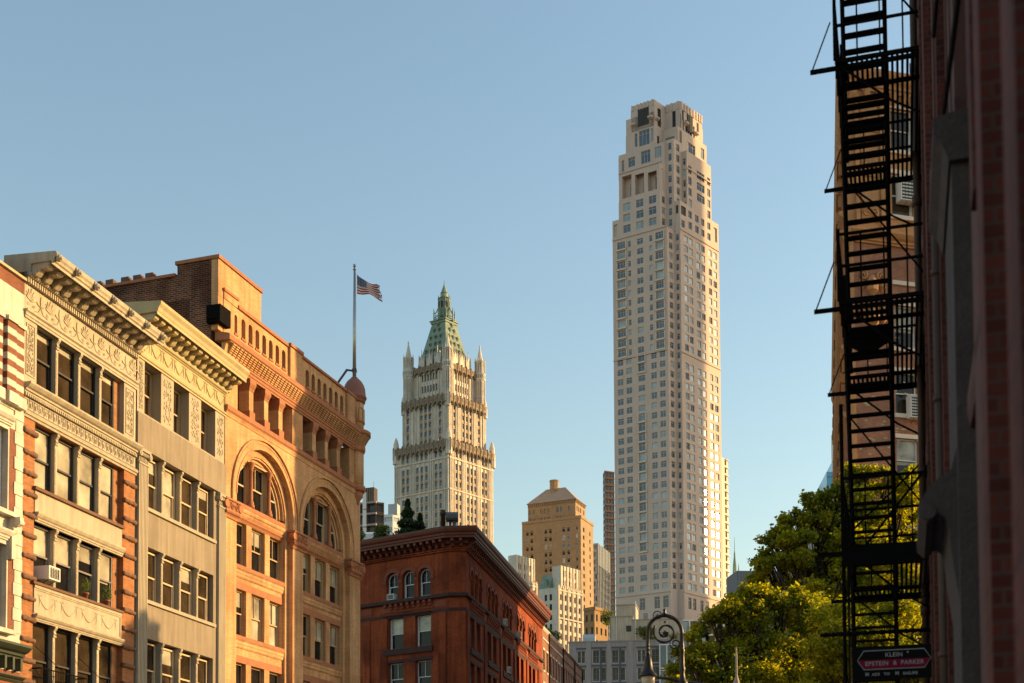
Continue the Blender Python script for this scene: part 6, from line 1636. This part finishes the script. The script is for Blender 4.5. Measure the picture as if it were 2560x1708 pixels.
b.build('pale_brick_patch', M['cream_yellow'], t)
ws = WinSet(t, 98)
for o in ops: window(t, RN, o[0], o[1], o[2], o[3], -.2, 'dh', 'frame_white', 'glass_warm', (0, .6) if rng.random() < .5 else None)
for o in opsS: ws.add(RS, o[0], o[1], o[2], o[3], -.25, 'frame_grey', 'glass_warm', 0, True)
ws.cap = 60; ws.done()
b = MB(RN)
for o in ops: b.box(o[0] - .12, o[1] + .12, 0, .12, o[2] - .25, o[2]); b.box(o[0] - .1, o[1] + .1, 0, .08, o[3], o[3] + .25)
b.build('window_sill', M['lime_trim'], t)
ac_unit(RN.P(4.3, .45, 28.2), 75, 'white air conditioner with louvres on the rosy brick wall behind the fire escape', .95, 1.4, .5)
ac_unit(RN.P(4.1, .45, 41.6), 75, 'grey boxed air conditioner high on the orange terracotta wall behind the fire escape', 1.3, 1.6, .6)

# glass building at the end of the street and the white slab tower behind it
t = thing('stepped_glass_building', 'pale blue stepped glass building peeping out above the tree by the brick building', 'building', (42, 163, 0))
GB = Frame((38.5, 158.7), 95); b = MB(GB); b.box(0, .75, -12, 0, 0, 48.6); b.box(.75, 14, -26, .06, 0, 50.0); b.build('curtain_wall', M['blue_glass'], t)
b = MB(GB)
for z in range(30, 50, 2): b.box(0, 14, 0, .1, z, z + .09)
for u in (0, .72, 1.35, 2.0, 2.7): b.box(u, u + .06, 0, .1, 0, 49.9 if u > .7 else 48.5)
b.build('glazing_bar', M['pale_steel'], t)
t = thing('white_slab_tower', 'slim white tower with projecting floor slabs edging out beside the ornate brick building', 'building', (43, 178, 0))
WT = Frame((45.3, 176), 95); b = MB(WT); b.box(0, 9, -12, 0, 0, 62.5); b.build('wall', M['white_metal'], t)
b = MB(WT); [b.box(-.45, 9, -5, .4, 40 + 2.2 * k, 40.25 + 2.2 * k) for k in range(11)]; b.build('floor_slab', M['lime_trim'], t)
b = MB(WT); [b.box(.3 + 1.0 * j, .9 + 1.0 * j, 0, .05, 40.5 + 2.2 * k, 42 + 2.2 * k) for k in range(10) for j in range(4)]; b.build('window', M['brown_glass'], t)

# ------------------------------------------------------------------ dark building beside the camera
AN = 16.5
dN = dirv(AN)
NW = Frame((7.25 , 22.6), AN + 180)                # u runs back towards the camera; u=0 is the far corner
N_ = thing('dark_wall_building', 'dark maroon brick building carrying the black fire escape and the hanging sign', 'building', NW.P(10, -3))
H_ = 24
wins = []
for z in (5.2, 9.4, 13.6, 17.8):
    for u in (.9, 4.2, 7.0, 14.2, 17.6): wins.append((u, u + (1.25 if u < 10 else .8), z, z + 2.7))
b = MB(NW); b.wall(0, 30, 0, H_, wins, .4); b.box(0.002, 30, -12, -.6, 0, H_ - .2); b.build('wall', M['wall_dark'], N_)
for w_ in wins: window(N_, NW, w_[0], w_[1], w_[2], w_[3], -.25, 'dh', 'frame_black', 'glass', None)
b = MB(NW); 
for u0, u1, z0, z1, o in ((.02, .28, 0, H_, .1), (2.6, 2.85, 0, H_, .07), (6.0, 6.25, 0, H_, .07), (9.0, 9.3, 0, H_, .08), (11.4, 12.3, 0, H_, .07), (12.9, 13.2, 6.87, H_, .08), (13.5, 13.9, 6.87, H_, .08), (15.1, 16.0, 0, H_, .05)):
    b = MB(NW); b.box(u0, u1, 0, o, z0, z1); b.build('rose_pier', M['stone_mauve'], N_)
b = MB(NW); b.box(12.7, 14.1, 0, .12, 0, 6.5); b.prof([(.0, 6.5), (.14, 6.5), (.18, 6.62), (.24, 6.7), (.24, 6.82), (0, 6.86)], 12.64, 14.16); b.build('stone_pier', M['stone_grey'], N_)
def corbel(u, z, s, w_=.5):
    """scrolled stone corbel on a pier"""
    b = MB(NW); o = .9 * s; q = .08
    pr = [(0, z + 1.9 * s), (q + .02, z + 1.9 * s), (q + .08, z + 1.2 * s), (q + .62 * s, z + .95 * s), (q + o, z + .55 * s), (q + o, z + .28 * s), (q + .74 * s, z + .12 * s), (q + .66 * s, z + .2 * s), (q + .5 * s, z + .3 * s), (q + .38 * s, z + .22 * s), (q + .3 * s, z), (q + .26 * s, z - .5 * s), (q + .04, z - 1.6 * s), (0, z - 1.7 * s)]
    b.prof(pr, u, u + w_)
    b.tube([(u - .03, q + .7 * s, z + .32 * s), (u + w_ + .03, q + .7 * s, z + .32 * s)], .15 * s, 12)
    return b.build('stone_corbel', M['stone_grey'], N_)
corbel(12.75, 3.95, .34, 1.2); corbel(9.4, 2.75, .3)
for k in range(14):
    b = MB(NW); z = .2 + k * .34; b.box(15.98, 17.48, 0, .05 + .008 * (k % 3), z, z + .28); b.build('stone_block_course', M['stone_mauve'] if k % 2 else M['wall_dark'], N_)
for u0, u1, o in ((16.3, 16.55, .12), (17.5, 17.9, .16), (19.0, 19.5, .16), (8.6, 8.8, .16), (4.9, 5.1, .12), (11.9, 12.1, .14)):
    b = MB(NW); b.box(u0, u1, 0, o, 5.1 if 16 < u0 < 17 else 0, H_); b.build('brick_pier', M['wall_dark'], N_)
b = MB(NW)
for z in (7.4, 8.6, 10.2): b.tube([(12.2, .16, z), (15.5, .12, z - .6), (19, .1, z - .2)], .018, 5)
b.build('cable', M['black_iron'], N_)
b = MB(NW); b.smooth = True
b.tube([(1.05, .12, 0), (1.05, .12, H_)], .06, 8); b.tube([(9.9, .1, 0), (9.9, .1, 8.6)], .055, 8); b.tube([(8.0, .1, 0), (8.0, .1, H_)], .06, 8)
for k in range(10):
    b.tube([(1.05, .12, 1 + 2.3 * k), (1.05, .12, 1.16 + 2.3 * k)], .08, 8)
    if k < 6: b.tube([(9.9, .1, 1 + 1.3 * k), (9.9, .1, 1.06 + 1.3 * k)], .068, 8)
b.build('drainpipe', M['pipe'], N_)
b = MB(NW)
for z in (4.6, 8.3, 12.0, 15.7, 19.4): b.prof([(0, z), (.03, z), (.05, z + .06), (.05, z + .2), (0, z + .22)], 0, 30)
b.prof(mould(.7, H_ - 1, H_), -.1, 30); b.build('stone_course', M['stone_mauve'], N_)

# black fire escape on that wall: balconies, treads, rails
FE = thing('fire_escape', 'black iron fire escape with slatted balconies and steep stairs on the dark wall', 'fire escape', NW.P(2.3, .6, 0))
ZB = [6.15, 9.8, 13.45]                             # balcony floors
UF, UN = .25, 4.05                                  # far and near end along the wall
PJ = 1.3                                            # projection
BI = M['black_iron']
for bi, z in enumerate([2.6] + ZB):
    if bi == 0: continue
    b = MB(NW)
    for o in (.06, .55, PJ - .03): b.box(UF, UN, o - .02, o + .02, z - .06, z)
    for u in (UF, UF + .62, UN - .75, UN): b.box(u - .02, u + .02, .0, PJ, z - .062, z - .002)
    b.build('balcony_frame', BI, FE)
    b = MB(NW)
    o = .1
    while o < PJ:
        inn = o < .5
        for (u0, u1) in (((UF, UN),) if inn else ((UF, UF + .6), (UN - .75, UN))): b.box(u0, u1, o, o + .038, z - .04, z - .004)
        o += .072
    b.build('balcony_slats', BI, FE)
    b = MB(NW)
    for zz in (z + .5, z + .98):
        b.box(UF, UN, PJ - .02, PJ + .02, zz, zz + .035)
        for u in (UF, UN): b.box(u - .018, u + .018, .0, PJ, zz, zz + .035)
    for k in range(9):
        u = UF + (UN - UF) * k / 8; b.box(u - .012, u + .012, PJ - .012, PJ + .012, z, z + 1.0)
    for k in range(5):
        oo = PJ * k / 4
        for u in (UF, UN): b.box(u - .012, u + .012, oo - .012, oo + .012, z, z + 1.0)
    b.box(UN - .02, UN + .02, PJ - .03, PJ + .02, z, z + 1.08); b.box(UF - .02, UF + .02, PJ - .03, PJ + .02, z, z + 1.08)
    b.build('balcony_rail', BI, FE)
    b = MB(NW)
    for u in (UF + .08, UN - .05):
        b.box(u - .02, u + .02, 0, PJ + .36, z - .13, z - .07); b.tube([(u, PJ + .34, z - .1), (u, PJ + .06, z + .62)], .011, 5); b.tube([(u, .05, z - 1.0), (u, .5, z - .72), (u, PJ - .1, z - .1)], .018, 6)
    b.build('bracket', BI, FE)
def stairs(z0, z1, ua, ub, o0, o1):
    n = int((z1 - z0) / .2); b = MB(NW)
    for oo in (o0, o1): b.tube([(ua, oo, z0), (ub, oo, z1)], .036, 4); b.tube([(ua, oo, z0 + .75), (ub, oo, z1 + .75)], .016, 5)
    for oo in (o0, o1):
        for k in range(0, n, 4): f = k / n; b.tube([(ua + (ub - ua) * f, oo, z0 + (z1 - z0) * f), (ua + (ub - ua) * f, oo, z0 + (z1 - z0) * f + .75)], .01, 4)
    b.build('stringer', BI, FE)
    b = MB(NW)
    for k in range(1, n):
        f = k / n; u = ua + (ub - ua) * f; z = z0 + (z1 - z0) * f; b.box(u - .09, u - .04, o0, o1, z - .014, z + .014); b.box(u + .0, u + .05, o0, o1, z - .014, z + .014)
    b.build('tread', BI, FE)
SO0, SO1 = .58, 1.24
for z0, z1 in zip(ZB[:-1], ZB[1:]): stairs(z0, z1, UF + .75, UN - .85, SO0, SO1)
stairs(ZB[-1], ZB[-1] + 3.65, UF + .75, UN - .85, SO0, SO1)
stairs(3.0, ZB[0], UF + 1.2, UF + 1.75, SO0, SO1)
b = MB(NW); b.tube([(UN - .6, PJ + .02, 3.0), (UN - .6, PJ + .02, ZB[0] + 2.3)], .03, 6); b.tube([(UF + .4, PJ + .05, 2.6), (UF + .4, PJ + .05, ZB[0] + 1.2)], .022, 6)
for k in range(3): b.tube([(UF + .6 + k * .9, .0, ZB[k % 3] + 1.2), (UF + .9 + k * .9, PJ, ZB[k % 3] + 2.9)], .016, 5)
b.tube([(UN - .4, 0.05, ZB[0] + 1.25), (UN - .5, PJ - .3, ZB[0] + .1)], .02, 5); b.tube([(UF, .1, ZB[1] - 1.4), (UF + 1.4, PJ, ZB[1] - 2.9)], .018, 5)
b.build('tie_rod', BI, FE)
b = MB(NW); b.box(UN - .02, UN + .03, 0.02, PJ, ZB[0] - .28, ZB[0] - .02); b.prof([(SO0, ZB[1] - .1), (SO1, ZB[1] - .1), (SO1, ZB[1] - .3), (SO1 - .2, ZB[1] - .42), (SO0 + .2, ZB[1] - .42), (SO0, ZB[1] - .3)], UN - 1.0, UN - .95); b.build('plate', BI, FE)

# hanging shop sign
SZ0, SZ1 = 4.14, 4.61
SU = 4.35
so0, so1 = .07, 1.16
SG = Frame(NW.P(SU, so1), AN + 90)                  # face towards the camera: u from street side to wall
sg = thing('blade_sign', 'black hanging shop sign with a crimson and black hexagon panel and white lettering', 'shop sign', SG.P(.55, 0, SZ0))
Wd = so1 - so0
b = MB(SG); b.box(0, Wd, -.08, 0, SZ0, SZ1); b.build('board', mat('sign_black', (.006, .005, .006), .8, .1, 5, spec=.1), sg)
cz = SZ0 + .275
hexp = [(.04, cz), (.13, cz + .14), (Wd - .13, cz + .14), (Wd - .04, cz), (Wd - .13, cz - .14), (.13, cz - .14)]
def scale_poly(p, k): cx = sum(a for a, _ in p) / 6; cy = sum(c for _, c in p) / 6; return [(cx + (a - cx) * (1 - k * .55), cy + (c - cy) * (1 - k * 3.3)) for a, c in p]
b = MB(SG); b.plate(hexp, 0.0, .006); b.build('border', mat('sign_white_edge', (.30, .28, .28), .5, .1, 5), sg)
hi = scale_poly(hexp, .03)
b = MB(SG); b.plate([hi[0], hi[1], hi[2], hi[3]], .006, .009); b.build('upper_panel', mat('sign_panel_black', (.008, .006, .007), .8, .1, 5, spec=.1), sg)
b = MB(SG); b.plate([hi[0], hi[3], hi[4], hi[5]], .006, .010); b.build('lower_panel', mat('sign_crimson', (.22, .008, .04), .7, .1, 5, spec=.1), sg)
lm = mat('sign_letter', (.34, .30, .30), .6, .1, 5)
def text(s, u, z, size, o, parent):
    c = bpy.data.curves.new('lettering', 'FONT'); c.body = s; c.size = size; c.align_x = 'CENTER'; c.align_y = 'CENTER'; c.extrude = .003; c.offset = .0015; c.space_character = 1.08
    tmp = bpy.data.objects.new('lettering', c); me = bpy.data.meshes.new_from_object(tmp); bpy.data.objects.remove(tmp); me.materials.clear(); me.materials.append(lm)
    ob = bpy.data.objects.new('lettering', me); col.objects.link(ob); ob.parent = parent
    ob.location = np.array(SG.P(u, o, z)) - WL[parent.name]; ob.rotation_euler = (R(90), 0, R(90 - SG.ang))
    return ob
text('KLEIN', Wd / 2, cz + .062, .085, .013, sg); text('\u00ae', Wd / 2 + .19, cz + .09, .035, .013, sg)
text('EPSTEIN', Wd / 2 - .235, cz - .055, .084, .014, sg); text('&', Wd / 2 + .012, cz - .055, .084, .014, sg); text('PARKER', Wd / 2 + .25, cz - .055, .084, .014, sg)
text('M', .175, SZ0 + .072, .07, .004, sg); text('ADE', .295, SZ0 + .067, .055, .004, sg); text('TO', .445, SZ0 + .067, .055, .004, sg); text('M', .585, SZ0 + .072, .07, .004, sg); text('EASURE', .765, SZ0 + .067, .055, .004, sg)
b = MB(NW); b.smooth = True; b.tube([(SU, 0, SZ1 + .2), (SU, 1.62, SZ1 + .2)], .028, 8)
for k in range(14): b.tube([(SU, .1 + k * .11, SZ1 + .2), (SU, .14 + k * .11, SZ1 + .2)], .036, 8)
for o in (.35, 1.2): b.tube([(SU, o, SZ1 + .2), (SU, o, SZ1)], .01, 4)
b.tube([(SU, .02, SZ1 + .75), (SU, 1.3, SZ1 + .22)], .007, 4)
b.build('bracket', BI, sg)

# ------------------------------------------------------------------ street trees on the right
def tree(base, clumps, nleaf, size, label, m='leaf', trunk_r=.28, top=None, grp='street trees on the right'):
    t = thing('street_tree', label, 'tree', base, grp)
    tot = sum(c[3] ** 1.6 for c in clumps); parts = []
    for (x, y, z, r) in clumps:
        n = int(nleaf * r ** 1.6 / tot)
        sub = max(4, int(r * r * 5)); d = rng.normal(size=(sub, 3)); d /= np.linalg.norm(d, axis=1)[:, None]
        cs = np.array([x, y, z]) + d * r * rng.uniform(.5, 1.15, (sub, 1)) * np.array([1, 1, .85])
        k = rng.integers(0, sub, n); p = cs[k] + rng.normal(size=(n, 3)) * min(.3, .12 + r * .1) * np.array([1, 1, .7])
        parts.append(p)
    P = np.concatenate(parts); n = len(P)
    nrm = rng.normal(size=(n, 3)) + np.array([0, 0, .9]); nrm /= np.linalg.norm(nrm, axis=1)[:, None]
    a = np.cross(nrm, rng.normal(size=(n, 3))); a /= np.linalg.norm(a, axis=1)[:, None] + 1e-9; bb = np.cross(nrm, a)
    s = size * rng.uniform(.6, 1.35, (n, 1))
    V = np.empty((n, 6, 3)); V[:, 0] = P - a * s; V[:, 1] = P - a * s * .25 - bb * s * .62; V[:, 2] = P + a * s * .45 - bb * s * .5; V[:, 3] = P + a * s * 1.1; V[:, 4] = P + a * s * .45 + bb * s * .5 ; V[:, 5] = P - a * s * .25 + bb * s * .62
    V[:, 1] += nrm * s * .2; V[:, 5] += nrm * s * .2; V[:, 3] -= nrm * s * .25
    leaf_mesh('crown', V.reshape(-1, 3), np.arange(n * 6).reshape(n, 6), M[m], t, base)
    b = MB(); b.smooth = True
    cz_ = np.mean([c[2] for c in clumps]); tp = (np.mean([c[0] for c in clumps]), np.mean([c[1] for c in clumps]), cz_)
    fork = (base[0] * .6 + tp[0] * .4, base[1] * .6 + tp[1] * .4, cz_ * .42)
    b.tube([base, (base[0], base[1], fork[2] * .5), fork], [trunk_r, trunk_r * .85, trunk_r * .7], 10, False); b.build('trunk', M['bark'], t)
    b = MB(); b.smooth = True
    for (x, y, z, r) in clumps:
        mid = ((fork[0] + x) / 2 + rng.uniform(-.4, .4), (fork[1] + y) / 2 + rng.uniform(-.4, .4), fork[2] * .4 + z * .6 - .6)
        b.tube([fork, mid, (x, y, z + r * .3)], [trunk_r * .45, trunk_r * .25, .03], 6, False)
        for j in range(4):
            d = rng.normal(size=3); d /= np.linalg.norm(d); d[2] = abs(d[2]) * .6
            b.tube([mid, (x + d[0] * r * .5, y + d[1] * r * .5, z + d[2] * r * .5), (x + d[0] * r, y + d[1] * r, z + d[2] * r)], [.07, .04, .012], 5, False)
    b.build('limbs', M['bark'], t)
    return t
def at(px, py, Y):
    r = fwd + rt * (px - PPX) / FOC + up * (PPY - py) / FOC
    return CAM + r * (Y / r[1])
def cl(px, py, rp, Y):
    p = at(px, py, Y); return (p[0], p[1], p[2], rp * Y / FOC)
CL1 = [cl(2200, 1285, 95, 64), cl(2115, 1300, 75, 64), cl(2075, 1360, 78, 65), cl(2160, 1380, 110, 64), cl(2030, 1380, 70, 64), cl(2270, 1330, 80, 65), cl(2000, 1450, 70, 63), cl(2100, 1480, 120, 65), cl(2240, 1480, 110, 64), cl(1965, 1370, 36, 63), cl(1935, 1415, 30, 63), cl(1990, 1335, 34, 64), cl(2140, 1225, 40, 65), cl(2045, 1305, 46, 64), cl(2290, 1240, 55, 66)]
CL1 += [cl(px, py, rp, 64) for px, py, rp in ((1948, 1325, 18), (1966, 1300, 16), (1996, 1288, 20), (2030, 1256, 20), (2060, 1250, 18), (2095, 1228, 20), (1912, 1390, 20), (1898, 1402, 14), (1925, 1352, 20), (1945, 1330, 18), (1905, 1450, 24), (1880, 1470, 18), (2120, 1180, 20), (2160, 1185, 26), (2215, 1195, 30), (2270, 1195, 30), (2030, 1262, 20), (1975, 1400, 24))]
tree((17.2, 65, 0), CL1, 70000, .088, 'tall plane tree with yellow green leafy crown in front of the ornate brick building')
CL2 = [cl(1950, 1560, 95, 58), cl(1860, 1600, 80, 58), cl(1790, 1590, 62, 57), cl(2050, 1600, 110, 58), cl(1770, 1655, 60, 56), cl(1900, 1680, 110, 57), cl(2020, 1700, 110, 58), cl(1830, 1540, 44, 57), cl(1880, 1500, 30, 57), cl(1720, 1690, 50, 55), cl(1810, 1720, 80, 56), cl(1960, 1495, 48, 58), cl(1745, 1610, 30, 56)]
CL2 += [cl(px, py, rp, 57) for px, py, rp in ((1838, 1500, 20), (1812, 1512, 22), (1870, 1480, 18), (1900, 1475, 20), (1760, 1560, 20), (1738, 1585, 18), (1715, 1640, 22), (1700, 1670, 20), (1790, 1535, 20), (1690, 1700, 20), (1850, 1545, 22))]
tree((11.4, 57, 0), CL2, 62000, .078, 'lower plane tree spreading behind the street lamp and the slim pale post')
CL3 = [cl(2150, 1600, 110, 54), cl(2270, 1580, 100, 54), cl(2200, 1690, 120, 54), cl(2310, 1680, 90, 54), cl(2100, 1690, 90, 54)]
tree((16.2, 54, 0), CL3, 34000, .078, 'leafy tree mostly hidden behind the hanging sign')

# tower out of view to the right, added to shade the granite tower
t = thing('shading_tower', 'unseen mirror glass skyscraper beyond the dark maroon wall, added to shade the granite tower', 'skyscraper', (350, 530, 0))
b = MB(); b.prism([(327.6, 557), (318, 505), (380, 490), (392, 545)], 0, 430); b.build('wall', M['mirror_glass'], t)  # mirror finish lightens what the granite tower's windows reflect
